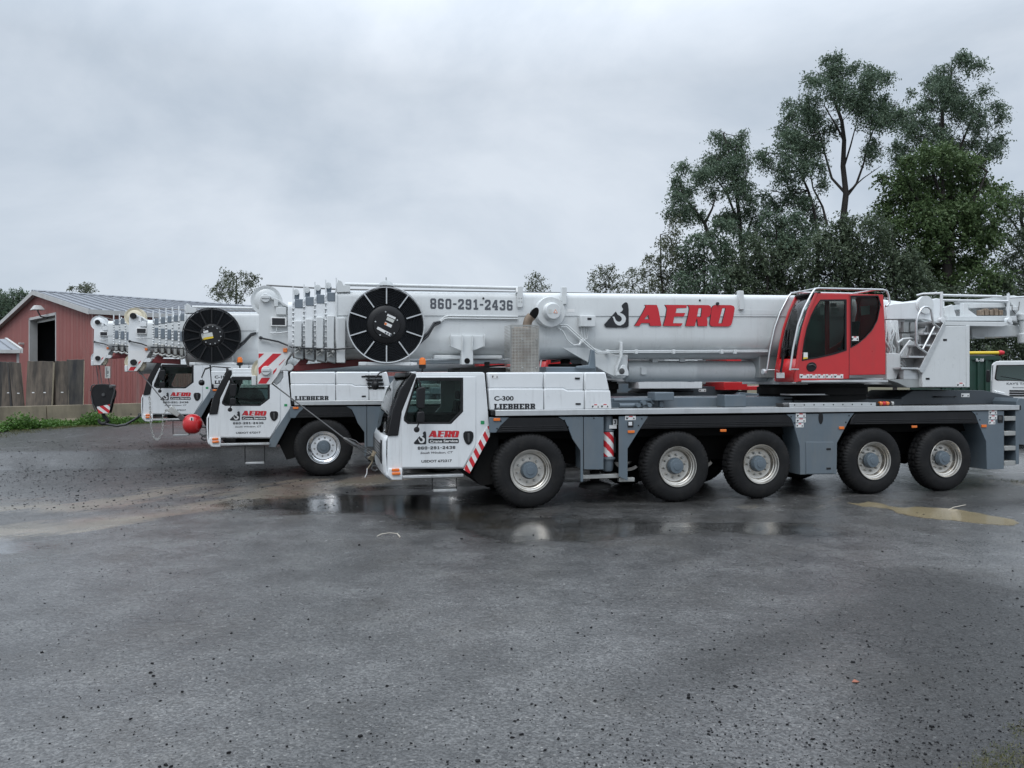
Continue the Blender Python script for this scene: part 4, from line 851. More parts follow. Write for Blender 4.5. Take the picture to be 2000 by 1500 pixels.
    for (a, b, c, d, yy) in ((540,205,586,232,.5),(548,240,606,262,.5),(465,215,492,290,.34),(545,268,590,285,.5)): 
        u, v = p(a, d, yy), p(c, b, yy); pa.box(u[0], v[0], yy, yy+.004, u[1], v[1])
    u, v = p(770, 295, .5), p(868, 220, .5); pa.prism([(u[0], u[1]+.0), (v[0], u[1]+.04), (v[0]-.02, v[1]), (u[0]-.02, v[1]-.03)], .5, .504); pa.build('notice', 'inwhite', cab, smooth=0)
    # guard rails
    gr = MB(); P3 = lambda X, Y, y: (p(X, Y, y)[0], y, p(X, Y, y)[1])
    gr.tube([P3(238, 705, .10), P3(262, 540, .10), P3(298, 370, .10), P3(340, 250, .10), P3(405, 125, .10), P3(425, 98, .12), P3(450, 94, .14), P3(930, 104, .14), P3(960, 112, .14), P3(975, 150, .14), P3(982, 195, .14), P3(966, 222, .14), P3(952, 226, .14)], .022, 8)
    x0 = p(238, 705, .10)[0]; yfar = yb+.06; off = 0
    base = [P3(238, 705, .10), P3(262, 540, .10), P3(298, 370, .10), P3(340, 250, .10), P3(405, 125, .10), P3(425, 98, .12)]
    gr.tube([(a, yfar, c) for a, b, c in base]+[(base[-1][0]+.1, yfar, base[-1][2]+.02), (p(930, 104)[0], yfar, p(930, 104)[1])], .022, 8)
    gr.tube([base[-1], (base[-1][0], yfar, base[-1][2])], .018, 8); gr.tube([(p(880, 104)[0], .14, p(930, 106)[1]), (p(880, 104)[0], yfar, p(930, 106)[1])], .018, 8)
    gr.tube([(base[0][0], .10, base[0][2]+.02), (prof[1][0]+.05, .15, base[0][2]+.02)], .015, 6); gr.tube([(base[0][0], yfar, base[0][2]+.02), (prof[1][0]+.02, yb, base[0][2]+.02)], .015, 6)
    gr.build('guard_rail', 'alu', cab, smooth=60); cab.location = (-.055, -.10, 0)
    lp = MB().lathe([(.0001, -.03), (.055, -.03), (.065, -.02), (.06, .04), (.03, .07), (.0001, .07)], (base[0][0]-.04, yfar+.06, base[0][2]-.02), 18, 'x'); lp.build('work_lamp', 'lens', cab)
    if detail:
        for k, (a, b) in enumerate(((310,382),(385,442),(446,500),(504,558),(562,635))): sticker(cab, c6, a, 734, b, 765, .149, top=True)
        sticker(cab, c6, 693, 452, 750, 485, .149); sticker(cab, c6, 330, 572, 370, 628, .149, ic=False, top=False); 
        a, b = p(331, 626, .149), p(369, 608, .149); MB().box(a[0], b[0], .1445, .1458, a[1], b[1]).build('yellow_bar', 'yellow', cab, smooth=0)
        MB().box(prof[1][0]-.125, prof[1][0]-.12, .38, .66, prof[1][1]-.17, prof[1][1]-.06).build('warning_sticker', 'sticker', cab, smooth=0)
    # stairs, handrail, cabinet, platform
    cabp = [(1405,370),(1583,370),(1583,832),(1236,832),(1236,722)]
    MB().prism(PP(c6, cabp, .2), .2, 1.0).build('side_cabinet', 'boom', root, bevel=.014)
    a, b = p(1564, 832, .2), p(1588, 368, .2); MB().box(a[0], b[0], .185, .21, a[1], b[1]).build('cabinet_edge', 'boom', root, bevel=.006)
    for (X, Y) in ((1392, 476), (1262, 768)):
        a, b = p(X, Y+7, .2), p(X+28, Y-7, .2); MB().box(a[0], b[0], .19, .203, a[1], b[1]).build('latch', 'black', root, bevel=.004)
    if detail: sticker(root, c6, 1492, 797, 1556, 828, .198)
    st = PP(c6, [(1392,345),(1408,372),(1238,722),(1222,722),(1205,700)], .19); MB().prism(st, .17, .20).build('stair_stringer', 'alu', root, bevel=.004)
    st2 = [(a-.0, b) for a, b in st]; MB().prism(st2, .62, .65).build('stair_stringer', 'alu', root, bevel=.004)
    for k in range(5):
        x, z = p(1085+58*k, 690-87*k, .2); o = MB().box(x-.02, x+.46-.03*k, .205, .615, z-.02, z+.02); 
        o.box(x+.2, x+.46-.03*k, .56, .61, z-.28, z-.02) if k else None
        o.build('stair_tread', 'alu', root, bevel=.004)
    MB().prism(PP(c6, [(1095,700),(1205,705),(1205,772),(1095,772)], .3), .3, .62).build('stair_foot', 'alu', root, bevel=.006)
    hr = MB(); hr.tube([P3(1362, 388, .15), P3(1318, 352, .15), P3(1308, 290, .15), P3(1302, 250, .15), P3(1280, 230, .15), P3(1252, 228, .15), P3(1228, 245, .15), P3(1208, 285, .15), P3(1192, 340, .15), P3(1190, 500, .15), P3(1205, 530, .15), P3(1270, 576, .15)], .024, 8)
    hr.tube([P3(1328, 376, .15), P3(1240, 545, .15)], .022, 8); hr.build('handrail', 'alu', root, smooth=60)
    MB().prism(PP(c6, [(1380,338),(1910,342),(1912,362),(1830,378),(1395,368)], .22), .2, 2.3).build('platform', 'boom', root, bevel=.01)
    rl = MB()
    for X in (1380, 1882): rl.tube([P3(X, 330, .22), P3(X, 115 if X < 1500 else 128, .22)], .03, 8); rl.lathe([(.0001, -.05), (.06, -.045), (.06, .05), (.0001, .05)], (p(X, 328, .22)[0], .22, p(X, 328, .22)[1]), 12)
    for (Xa, Ya, Xb, Yb) in ((1382,178,1880,186),(1382,140,1830,150)): rl.tube([P3(Xa, Ya, .22), P3(Xb, Yb, .22)], .026, 8)
    rl.tube([P3(1195, 142, .5), P3(1240, 130, .4), P3(1372, 126, .24)], .022, 8); rl.tube([P3(1882, 160, .22), P3(2050, 150, .22)], .02, 8)
    rl.build('platform_rail', 'white', root, smooth=60)
    wn = MB(); wx, wz = p(1240, 215, .8); wn.lathe([(.10, .70), (.20, .70), (.20, .78), (.13, .79), (.13, 1.9), (.20, 1.91), (.20, 2.0), (.08, 2.0)], (wx, 0, wz), 28); wn.build('winch_drum', 'boom', root)
    fr = MB(); fr.prism(PP(c6, [(1390,300),(1390,232),(1450,212),(1480,300)], .7), .65, .72); fr.prism(PP(c6, [(1530,200),(1560,205),(1570,250),(1640,300),(1530,300)], .7), .65, .75)
    fr.prism(PP(c6, [(1390,302),(1900,300),(1905,338),(1385,336)], .6), .45, 2.2); fr.prism(PP(c6, [(1560,205),(1840,200),(1850,235),(1580,240)], .9), .85, 2.0); fr.prism(PP(c6, [(1640,212),(1840,212),(1840,300),(1660,300)], 1.2), 1.2, 2.0)
    fr.build('winch_frame', 'boom', root, bevel=.01)
    v = MB(); 
    for k in range(5): a = p(1660+36*k, 285, .75); v.box(a[0], a[0]+.10, .7, .82, a[1]-.02, a[1]+.10+.03*(k % 2))
    v.build('winch_valves', 'soot', root, bevel=.01)
    rb = MB(); rb.prism(PP(c6, [(1590,372),(1910,366),(1960,372),(2080,375),(2080,445),(1600,462)], .8), .75, 2.1); rb.prism(PP(c6, [(1830,150),(1900,145),(1960,160),(2090,170),(2090,300),(1975,330),(1960,365),(1905,345),(1905,240)], .8), .7, 2.2)
    rb.lathe([(.08, -.52), (.12, -.52), (.12, -.30), (.09, -.30), (.09, .0), (.12, 0), (.12, .15)], (p(1985, 330, .6)[0]+.05, .6, p(1985, 330, .6)[1]), 20, 'z')
    rb.build('counterweight_frame', 'boom', root, bevel=.015)
    v = MB(); v.box(p(1620, 450, .8)[0], p(1690, 450, .8)[0], .75, .95, p(0, 442, .8)[1], p(0, 405, .8)[1]); v.box(p(1905, 215, .6)[0], p(1965, 215, .6)[0], .6, .75, p(0, 205, .6)[1], p(0, 170, .6)[1]); v.build('valve_box', 'boom', root, bevel=.008)
    MB().tube([P3(1966, 190, .6), P3(1960, 250, .58), P3(1935, 280, .58), P3(1912, 250, .58), P3(1910, 215, .6)], .010, 5).build('cable', 'steel', root)
    # hydraulic hoses behind the cab
    hs = MB(); rr_ = random.Random(3)
    for k in range(9):
        X = 965+k*10; hs.tube([P3(X, 330, .5+.03*k), P3(X+5, 400+rr_.uniform(-20, 20), .45+.03*k), P3(X-10+25*math.sin(k), 480+rr_.uniform(-20, 20), .42+.03*k), P3(X+30*math.cos(k*1.7), 540, .45+.03*k), P3(X+20, 590, .5+.03*k)], .022, 7)
    for k in range(4): hs.tube([P3(1145+k*8, 480+k*6, .5), P3(1105+k*8, 530+k*5, .5), P3(1060+k*12, 600+k*10, .55)], .026, 7)
    for k in range(4): hs.tube([P3(1062, 600+k*28, .5), P3(1090, 620+k*30, .5), P3(1110, 650+k*25, .5)], .022, 7)
    hs.tube([P3(1050, 500, .6), P3(1090, 470, .6), P3(1150, 465, .6), P3(1200, 480, .6)], .026, 7)
    hs.build('hydraulic_hose', 'lowgrey' if False else 'boom', root, smooth=60)
    bd = MB(); bd.prism(PP(c6, [(955,325),(1210,325),(1250,345),(1200,380),(1195,720),(1040,760),(955,760)], 1.0), .95, 2.2); bd.build('turntable_body', 'lowgrey', root, bevel=.01)
    v = MB()
    for (X, Y, w_, h_) in ((1095, 340, 40, 80), (1150, 345, 40, 70), (1085, 430, 60, 90)): a, b = p(X, Y+h_, .8), p(X+w_, Y, .8); v.box(a[0], b[0], .8, .96, a[1], b[1])
    v.build('control_block', 'lowgrey', root, bevel=.01)
    MB().box(9.4, 10.6, .9, 2.1, 2.2, 2.9).build('turntable_tail', 'lowgrey', root, bevel=.02)
    # upper rear arms of the boom foot
    bf = MB(); bf.prism(PP(c6, [(955,222),(1000,208),(1195,190),(1240,185),(1330,165),(1390,175),(1390,300),(1330,345),(1250,322),(955,322)], .8), .75, .86); bf.prism(PP(c6, [(955,222),(1000,208),(1195,190),(1240,185),(1330,165),(1390,175),(1390,300),(1330,345),(1250,322),(955,322)], .8), 2.0, 2.1)
    bf.lathe([(.13, -.02), (.17, -.01), (.17, .05), (.06, .05), (.06, .0)], (p(1235, 215, .75)[0], .74, p(1235, 215, .75)[1]), 24); bf.build('boom_foot', 'white', root, bevel=.012)
def hood_top(root):
    """cooler box, fan and intake standing on the engine hood, partly hidden by the boom"""
    p0, p1 = q(1060, 726, .9), q(1158, 717, .9)
    MB().box(p0[0], p1[0], .7, 2.2, p0[1]-.05, p1[1]).build('cooler_box', 'chassis', root, bevel=.02)
    MB().lathe([(.34, p1[1]+.001), (.36, p1[1]+.05), (.33, p1[1]+.07), (.10, p1[1]+.08), (.10, p1[1]+.16), (.0001, p1[1]+.17)], ((p0[0]+p1[0])/2+.1, 1.4, 0), 28, 'z').build('fan_cowl', 'under', root)
    b = MB(); x, z = q(1152, 718, .7); b.prism([(x-.32, z-.02), (x+.10, z-.02), (x+.08, z+.34), (x+.0, z+.36), (x-.05, z+.05), (x-.3, z+.03)], .62, .70); b.build('boom_guard', 'chassis', root, bevel=.015)
    m = MB(); x0, z0 = q(895, 727, .9); x1 = q(985, 727, .9)[0]; m.box(x0, x1, .6, 2.2, z0-.05, z0+.09); m.box(x0+.5, x0+.58, .7, .85, z0+.09, z0+.20); m.tube([(x0-.1, .7, z0+.06), (x1, .7, z0+.14)], .02, 6); m.build('air_intake', 'under', root, bevel=.01)
# ------------------------------------------------------------------ telescopic boom
def boom_section(x, ztop, zbot, w, zstep, yc=1.47, n=14, lip=.015):
    """rounded box above, round belly below; one closed ring of points across the boom"""
    r = .13; pts = []
    for k in range(5): a = math.pi/2*k/4; pts.append((w-r+r*math.sin(a), ztop-r+r*math.cos(a)))
    pts.append((w, zstep+.001)); pts.append((w-lip, zstep-.001)); wl = w-lip
    zs = zbot+(zstep-zbot)*.52; pts.append((wl, (zstep+zs)/2))
    for k in range(n):
        a = math.pi/2*k/(n-1); pts.append((wl*math.cos(a)**.72 if k < n-1 else .10, zs-(zs-zbot)*math.sin(a)**1.0))
    full = pts+[(-a, b) for a, b in pts[::-1]]
    return [(x, yc-a, b) for a, b in full]
def bt(x): return 4.105+.0172*x          # top line of the base section
def bbm(x): return 2.785+.009*x
def boom(root, o):
    """o: dict of measurements in metres: x0 front of base section, cols, tops, head point, reel point ..."""
    dz = o.get('dz', 0); yc = 1.47; k_ = o['k']
    bm_ = lambda nm, secs, m, par=root: MB().loft(secs).build(nm, m, par, smooth=50)
    x0, x1 = o['x0'], 8.9
    zt = lambda x: bt(x)+dz; zb = lambda x: bbm(x)+dz
    secs = [boom_section(x, zt(x)-(.12*max(0, (x-7.7)/1.2)), zb(x)+(.55*max(0, (x-7.0)/1.9)), .61, zt(x)-.47) for x in (x0, -1.5, 0, 2, 4, 6, 7, 7.9, x1)]
    b = bm_('boom_base', secs, 'boom')
    # telescoping sections, each a little smaller, with collars
    cols, tops = o['cols'], o['tops']; ns = len(cols)
    for i in range(ns):                      # from the base section outwards
        xa = cols[i]; last = i+1 == ns; xb = cols[i+1] if not last else o['head'][0]+.42*k_
        w_ = .575-.035*(i+1); t_ = tops[i]; zlo = o['zlow']+.022*i
        s = bm_('boom_section', [boom_section(x, t_, zlo+.05, w_, t_-.45, lip=.01) for x in (xb-.02, xa+.12)], 'white' if not o.get('pads') else 'boom')
        # collar plate
        c = MB()
        c.loft([boom_section(x, t_+.03, zlo, w_+.035, t_-.30, lip=0) for x in (xa-.012, xa+.012)])
        for sy in (-1, 1): c.box(xa-.010, xa+.010, yc+sy*(w_+.05)-.03, yc+sy*(w_+.05)+.03, t_-.05, t_+.05+o['post'])
        for j in range(9): c.lathe([(.014, -.018), (.014, .018)], (xa, yc-w_-.045, zlo+.25+j*(t_-zlo-.3)/9), 6, 'x')
        c.build('collar_plate', 'white', s)
        if last: continue
        g = MB(); wid = abs(xa-xb)
        g.box(xb+.03, xb+wid*.92, yc-w_-.012, yc-w_+.2, t_-.16, t_+.004); g.box(xb+.03, xb+wid*.92, yc-w_+.05, yc+w_-.05, t_-.1, t_+.008)
        if o.get('pads'): g.box(xb+.03, xb+wid*.75, yc-w_-.014, yc-w_+.1, zlo+.42, zlo+.66)
        g.build('grey_panel', 'boomdark', s, bevel=.01)  # darker blue-grey band along the section's top edge
        if o.get('boxes'):
            zt_ = o['boxz'][i]; bxm = MB().prism([(xb+.02, zlo+.22), (xb+wid*.78, zlo+.22), (xb+wid*.78, zt_), (xb+.02, zt_)], yc-w_-.11, yc-w_+.1); bxm.build('collar_box', 'boom', s, bevel=.012)
            lw = MB().prism([(xb+.02, zlo+.02), (xb+wid*.95, zlo-.02), (xb+wid*.95, zlo+.215), (xb+.02, zlo+.215)], yc-w_-.03, yc+w_); lw.build('section_belly', 'lowgrey', s, bevel=.02)  # belly in a darker grey than the rest of the section
            cl = MB()
            for zz in (.10, .16): cl.tube([(xb+.04, yc-w_-.06, zlo+zz), (xb+.10, yc-w_-.08, zlo+zz+.05), (xb+.14, yc-w_-.06, zlo+zz)], .012, 6)
            for j in range(3): cl.lathe([(.0001, -.05), (.03, -.04), (.03, .03)], (xa-.06, yc-w_-.06, zlo+.20+.09*j), 8)
            cl.build('pin_block', 'galv', s)
        else:
            lw = MB().box(xb+.03, xb+wid*.7, yc-w_-.04, yc+w_, zlo+.06, zlo+.28); lw.build('pin_block', 'galv', s, bevel=.015)
            lw = MB().tube([(xb+.02, yc-w_-.05, zlo+.03), (xb+wid*.5, yc-w_-.09, zlo+.0), (xb+wid*.95, yc-w_-.05, zlo+.03)], .03, 8); lw.build('cable_guide', 'galv', s)
        if o.get('rollers') and i < ns-0:
            rx = xb+.05; rz = t_+.14
            MB().prism([(rx-.035, t_+.02), (rx+.05, t_), (rx+.06, rz-.02), (rx+.02, rz+.03), (rx-.03, rz)], yc-w_+.12, yc-w_+.18).build('roller_bracket', 'boomdark', s, bevel=.005)
            MB().lathe([(.03, -.02), (.055, -.02), (.055, .02), (.03, .02)], (rx, yc-w_+.10, rz), 18).build('rope_roller', 'boom', s)
    # heavy collar at the mouth of the base section
    xc = x0; w_ = .63
    c = MB().loft([boom_section(x, zt(x)+.01, zb(x)-.03, w_, zt(x)-.5, lip=0) for x in (xc-.02, xc+.02)]); 
    if o.get('boxes'):
        c.prism([(xc+.0, zb(xc)-.06), (xc+.16, zb(xc)-.06), (xc+.16, zt(xc)-.52), (xc, zt(xc)-.52)], yc-w_-.10, yc-w_+.1)
    c.build('boom_mouth', 'boom', b, bevel=.012)
    tb = o['tube']
    if tb:
        t = MB(); za = zt(xc)+.09
        t.prism([(xc-.03, zt(xc)-.05), (xc+.03, za+.10), (xc+.10, za+.07), (xc+.13, za-.0), (xc+.25, za-.01), (xc+.25, zt(xc)-.03)], yc-.62, yc-.56)
        t.tube([(xc+.15, yc-.58, za+.02), (tb[0], yc-.58, tb[1])], .035, 10); t.tube([(tb[0]-.02, yc-.58, tb[1]), (tb[0]-.02, yc-.62, tb[1]-.1)], .04, 8)
        t.prism([(tb[0]-.02, tb[1]+.03), (tb[0]+.08, tb[1]+.03), (tb[0]+.08, tb[1]-.34), (tb[0]+.05, tb[1]-.38), (tb[0]-.03, tb[1]-.38), (tb[0]-.03, tb[1]-.1)], yc-.66, yc-.62)
        t.build('guide_tube', 'boom', root, bevel=.004)
        d = MB()
        for j in range(4): d.lathe([(.0001, -.008), (.012, -.006), (.012, 0)], (tb[0]+.0+.05*(j % 2), yc-.66, tb[1]-.2-.07*(j//2)), 8)
        d.build('bolt', 'galv', root)
    # head: cheek plates, sheaves, stripe board
    hx, hz = o['head']
    h = lambda X, Y: (hx+(X-255)*.00142*k_, hz-(Y-290)*.00139*k_*o.get('kz', 1))
    cheek = [(172,345),(182,270),(220,235),(255,222),(300,232),(330,262),(430,330),(560,400),(572,930),(585,1010),(520,1100),(500,1180),(560,1150),(600,1170),(608,1210),(580,1245),(540,1250),(420,1240),(400,1330),(310,1430),(150,1432),(160,950)]
    hw = .26*k_
    hm = MB()
    for s_ in (-1, 1): ya = yc+s_*hw; hm.prism([h(*c) for c in cheek], min(ya, ya+s_*.03), max(ya, ya+s_*.03))
    hm.prism([h(*c) for c in [(420,420),(555,420),(565,900),(420,900)]], yc-hw+.002, yc+hw-.002)
    hm.prism([h(*c) for c in [(190,520),(230,520),(230,930),(190,930)]], yc-hw+.002, yc+hw-.002)
    hd = hm.build('boom_head', 'boom' if k_ > .95 else 'white', root, bevel=.008)
    y_ = yc-hw-.03
    MB().prism([h(*c) for c in [(318,240),(338,262),(432,300),(560,392),(560,408),(470,372),(420,318),(330,300)]], y_-.05, y_-.001).build('head_flange', 'boom' if k_ > .95 else 'white', hd, bevel=.006)
    def sheave(cx, cy, r, m, nm, dy):
        c = h(cx, cy); rr = r*.0014*k_
        MB().lathe([(rr*.3, -.03), (rr*.72, -.03), (rr*.78, -.015), (rr*.9, -.03), (rr, -.035), (rr, -.028), (rr*.93, 0), (rr, .028), (rr, .035), (rr*.9, .03), (rr*.78, .015), (rr*.3, .03)], (c[0], dy, c[1]), 40).build(nm, m, hd, smooth=50)
    for dy in (-.10, .10): sheave(255, 300, 200, o['shm'], 'sheave', yc+dy*k_)
    for dy in (-.14, 0, .14): sheave(245, 1245, 178, 'cream' if o['shm'] == 'cream' or k_ > .95 else o['shm'], 'lower_sheave', yc+dy*k_)
    for (cx, cy) in ((255, 280), (262, 1245)):
        c = h(cx, cy); r0 = .085*k_
        MB().lathe([(.0001, -.07*k_), (r0*.9, -.07*k_), (r0, -.055*k_), (r0*1.05, .0)], (c[0], y_, c[1]), 24).build('sheave_pin', 'black' if o.get('blackpins') else 'boom', hd, smooth=40)
        if not o.get('blackpins'): MB().box(c[0]-r0*.8, c[0]+r0*.8, y_-.085*k_, y_-.072*k_, c[1]-.01, c[1]+.045*k_).build('pin_keeper', 'boom', hd, bevel=.008)
    board = [(172,1000),(572,1000),(520,1095),(480,1160),(395,1320),(320,1425),(158,1425)]
    mb = MB(); sl0 = MB(); sl0.prism([h(*c) for c in board], y_-.004, y_-.001); sl0.build('stripe_board', 'sticker', hd, smooth=0)
    for poly in ([(168,1018),(236,1018),(168,1085)], [(345,1018),(455,1018),(205,1262),(170,1300),(165,1210)], [(498,1090),(430,1172),(415,1172),(490,1092)], [(395,1205),(385,1245),(345,1300),(350,1250)], [(205,1340),(312,1340),(262,1418),(160,1418)])[(0 if k_ > .95 else 3):(5 if k_ > .95 else (5 if k_ > .82 else 4))]: mb.prism([h(*c) for c in poly], y_-.007, y_-.0042)
    mb.build('hazard_stripe', 'sred', hd, smooth=0)
    def hb(X0, Y0, X1, Y1, d, nm, m, bev=.006, base=0): a, b_ = h(X0, Y1), h(X1, Y0); return MB().box(a[0], b_[0], y_-d, y_-base, a[1], b_[1]).build(nm, m, hd, bevel=bev)
    hb(385, 400, 515, 500, .07, 'junction_box', 'boom' if k_ > .95 else 'white'); hb(360, 305, 412, 392, .05, 'junction_box', 'boom' if k_ > .95 else 'white')
    hb(322, 535, 520, 655, .08, 'display', 'sticker'); hb(338, 548, 500, 638, .083, 'display_screen', 'ink', 0, .0805)
    hb(474, 944, 526, 1000, .035, 'marker_lamp', 'orange', .006)
    rg = h(552, 1198); MB().lathe([(.022, -.05), (.062*k_, -.05), (.062*k_, .0), (.022, .0)], (rg[0], y_, rg[1]), 24).build('pin_eye', 'boom' if k_ > .95 else 'white', hd)
    a, b_ = h(75, 1440), h(135, 1310); MB().box(a[0], b_[0], yc-.2*k_, yc+.2*k_, a[1], b_[1]).build('rope_guard', 'boom' if k_ > .95 else 'white', hd, bevel=.01)
    wd = [h(*c) for c in [(310,1360),(380,1320),(430,1250),(470,1250),(470,1330),(430,1400),(380,1440)]]; MB().prism(wd, yc-.2*k_, yc-.02).build('rope_wedge', 'boom' if k_ > .95 else 'cream', hd, bevel=.02)
    cb2 = MB(); hp = lambda X, Y, dy=-.06: (h(X, Y)[0], y_+dy, h(X, Y)[1])
    cb2.tube([hp(165, 790), hp(200, 850, -.05), hp(270, 860, -.04), hp(330, 880, -.05)], .008, 5); cb2.tube([hp(310, 740), hp(420, 745), hp(580, 715)], .01, 5)
    cb2.tube([hp(400, 660), hp(390, 720), hp(330, 770)], .007, 5); cb2.build('head_cable', 'boom', hd)
    hs = MB(); hs.tube([hp(180, 805), hp(230, 820), hp(420, 860), hp(585, 930), (o['cols'][-1]+.2, yc-.62, o['zlow']+.26), (o['x0'], yc-.76, o['zlow']+.24), (o['reel'][0]-.55, .62, o['reel'][1]-.42)], .016, 8); hs.tube([hp(180, 803), hp(215, 816)], .028, 8); hs.build('control_cable', 'hose', root, smooth=60)
    jb = MB(); a = h(600, 1190); e = o['strut']
    jb.prism([(a[0]-.22*k_, a[1]-.08*k_), (a[0]+.02, a[1]-.09*k_), (e[0], e[1]-.07), (e[0], e[1]+.06), (a[0]+.05, a[1]+.03)], yc-.22, yc-.08); jb.prism([(a[0], a[1]-.02), (a[0]+.15, a[1]+.16), (a[0]+.30, a[1]+.16), (a[0]+.2, a[1])], yc-.2, yc-.05); jb.build('jib_strut', 'dred', root, bevel=.01)
    # hose reel
    rx, rz = o['reel']; rr = o['reelr']; ry = .50
    pr = [(rr, -.02), (rr*1.01, .0), (rr*1.01, .10), (rr*.97, .12), (.0001, .12)]
    rl = MB(); prof = [(.0001, .03), (rr*.30, .03)]
    nr = 13
    for i in range(nr):
        ra = rr*(.44+.53*i/nr); rb_ = rr*(.44+.53*(i+1)/nr); prof += [(ra+.002, .035), (ra+(rb_-ra)*.25, .012), ((ra+rb_)/2, .004), (ra+(rb_-ra)*.75, .012), (rb_-.002, .035)]
    prof += [(rr*.985, .035), (rr*.985, .22), (.0001, .22)]
    reel = rl.lathe(prof, (rx, ry, rz), 72).build('hose_reel', 'hose', root, smooth=40)
    MB().lathe([(rr*.985, .0), (rr*.985, -.015), (rr*1.01, -.018), (rr*1.02, -.008), (rr*1.02, .02), (rr*.99, .02)], (rx, ry, rz), 96, cap=False).build('reel_rim', 'alu' if o['bright'] else 'black', reel)
    MB().lathe([(rr*.50, .03), (rr*.50, .0), (rr*.46, -.02), (rr*.36, -.03), (rr*.345, -.05), (.0001, -.052)] if o['bright'] else [(rr*.42, .03), (rr*.41, -.01), (rr*.36, -.03), (.0001, -.035)], (rx, ry, rz), 56).build('reel_hub', 'black', reel, smooth=30)
    ns_ = 10 if o['bright'] else 14
    for j in range(ns_):
        sp_ = MB(); a = 2*math.pi*j/ns_+(math.pi/2); ca, sa = math.cos(a), math.sin(a); hw_ = .011 if o['bright'] else .016
        r0, r1 = rr*(.55 if o['bright'] else .42), rr*1.0
        for (u0, u1) in ((r0, r1),):
            c = [(u0, -hw_), (u1, -hw_), (u1, hw_), (u0, hw_)]; v = [(rx+u*ca-t*sa, ry-.018, rz+u*sa+t*ca) for u, t in c]+[(rx+u*ca-t*sa, ry+.012, rz+u*sa+t*ca) for u, t in c]
            sp_.add(v, [(0,1,2,3),(7,6,5,4),(0,4,5,1),(1,5,6,2),(2,6,7,3),(3,7,4,0)])
        sp_.build('reel_spoke', 'alu' if o['bright'] else 'black', reel)
    nb = MB()
    for j in range(5 if o['bright'] else 12):
        a = 2*math.pi*j/(5 if o['bright'] else 12)+.4; rb_ = rr*.32 if not o['bright'] else rr*.30*(1+.1*(j % 2)); nb.lathe([(.0001, -.064), (.012, -.062), (.016, -.052), (.016, -.03)], (rx+rb_*math.cos(a), ry, rz+rb_*math.sin(a)), 10)
    nb.build('hub_bolt', 'alu', reel)
    def rot_box(cx, cz, w_, h__, a, y, nm, m):
        ca, sa = math.cos(a), math.sin(a); P_ = [(rx+cx+u*ca-v*sa, rz+cz+u*sa+v*ca) for u, v in ((-w_/2, -h__/2), (w_/2, -h__/2), (w_/2, h__/2), (-w_/2, h__/2))]; MB().prism(P_, y-.002, y).build(nm, m, reel, smooth=0)
    yy = ry-.053
    if o['bright']:
        a = R(-24); rot_box(.085, .145, .165, .04, a, yy, 'reel_label', 'sticker'); rot_box(.065, .085, .14, .06, a, yy, 'reel_label', 'inwhite'); rot_box(.025, -.005, .14, .055, a, yy, 'reel_label', 'sticker'); rot_box(-.06, -.12, .25, .05, R(-28), yy, 'reel_label', 'sticker'); rot_box(.02, -.165, .13, .05, R(-28), yy-.0025, 'reel_label', 'sticker')
        rot_box(-.02, .012, .04, .04, a, yy-.003, 'reel_mark', 'orange')
        for j in range(3): rot_box(-.02+.045*j, -.148-.022*j, .03, .03, R(20), yy-.006, 'reel_mark', 'green' if j == 9 else 'grphone')
        cn = MB().lathe([(.16, -.03), (.10, .04), (.03, .075), (.012, .08), (.010, .13), (.0001, .14)], (rx-.0, ry+.08, rz+rr+.05), 16, 'z'); cn.build('reel_cap', 'lowgrey', reel)
    else:
        a = R(12); yy = ry-.036; rot_box(-.10, .0, .25, .10, a, yy, 'reel_label', 'inwhite'); rot_box(-.085, -.065, .25, .05, a, yy, 'reel_label', 'yellow'); rot_box(-.13, .085, .11, .055, a, yy, 'reel_label', 'sticker')
    br = MB(); br.box(rx-.45, rx+.50, ry+.02, .9, rz-rr-.05, rz-rr+.01); br.box(rx-.5, rx-.36, ry-.02, .7, rz-rr-.055, rz-rr+.01); br.box(rx+.44, rx+.56, ry-.02, .7, rz-rr-.045, rz-rr+.005); br.prism([(rx+.18, rz-rr-.02), (rx+.45, rz-rr-.02), (rx+.45, rz-.3), (rx-.2, rz+.2), (rx-.3, rz)], ry+.23, .88); br.build('reel_bracket', 'boom', root, bevel=.008)
    hr = MB()
    for j, dy in enumerate((0, .045)): hr.tube([(rx+rr*.86+.05*j, ry+.06, rz-rr*.5+.10*j), (rx+rr*1.1, ry+.06, rz-rr*.28+.06*j), (rx+rr*1.32, .80, rz+.02+.05*j), (rx+rr*1.5, .84, rz+.08+.02*j)], .022, 8)
    hr.build('hydraulic_hose', 'hose', root, smooth=60)
    pp = MB()
    for j, dzz in enumerate((0, .045)): pp.tube([(rx+rr*1.46, .84, rz+.07+.02*j), (rx+rr*1.62, .84, rz+.16+dzz*.8), (rx+rr*1.75, .84, rz+.17+dzz), (rx+rr*1.75+1.35, .84, rz+.18+dzz)], .016, 7)
    pp.build('hydraulic_pipe', 'boom', root, smooth=60)
    # rope along the top
    MB().tube([(h(255, 100)[0], yc-.1, h(255, 92)[1]), (x0, yc-.1, zt(x0)+.07), (tb[0] if tb else 0, yc-.1, zt(0)+.05), (5.9, yc-.1, zt(5.9)+.02), (8.7, yc-.1, zt(8.7)-.02)], .016, 6).build('hoist_rope', 'steel', root)
    return hd, h
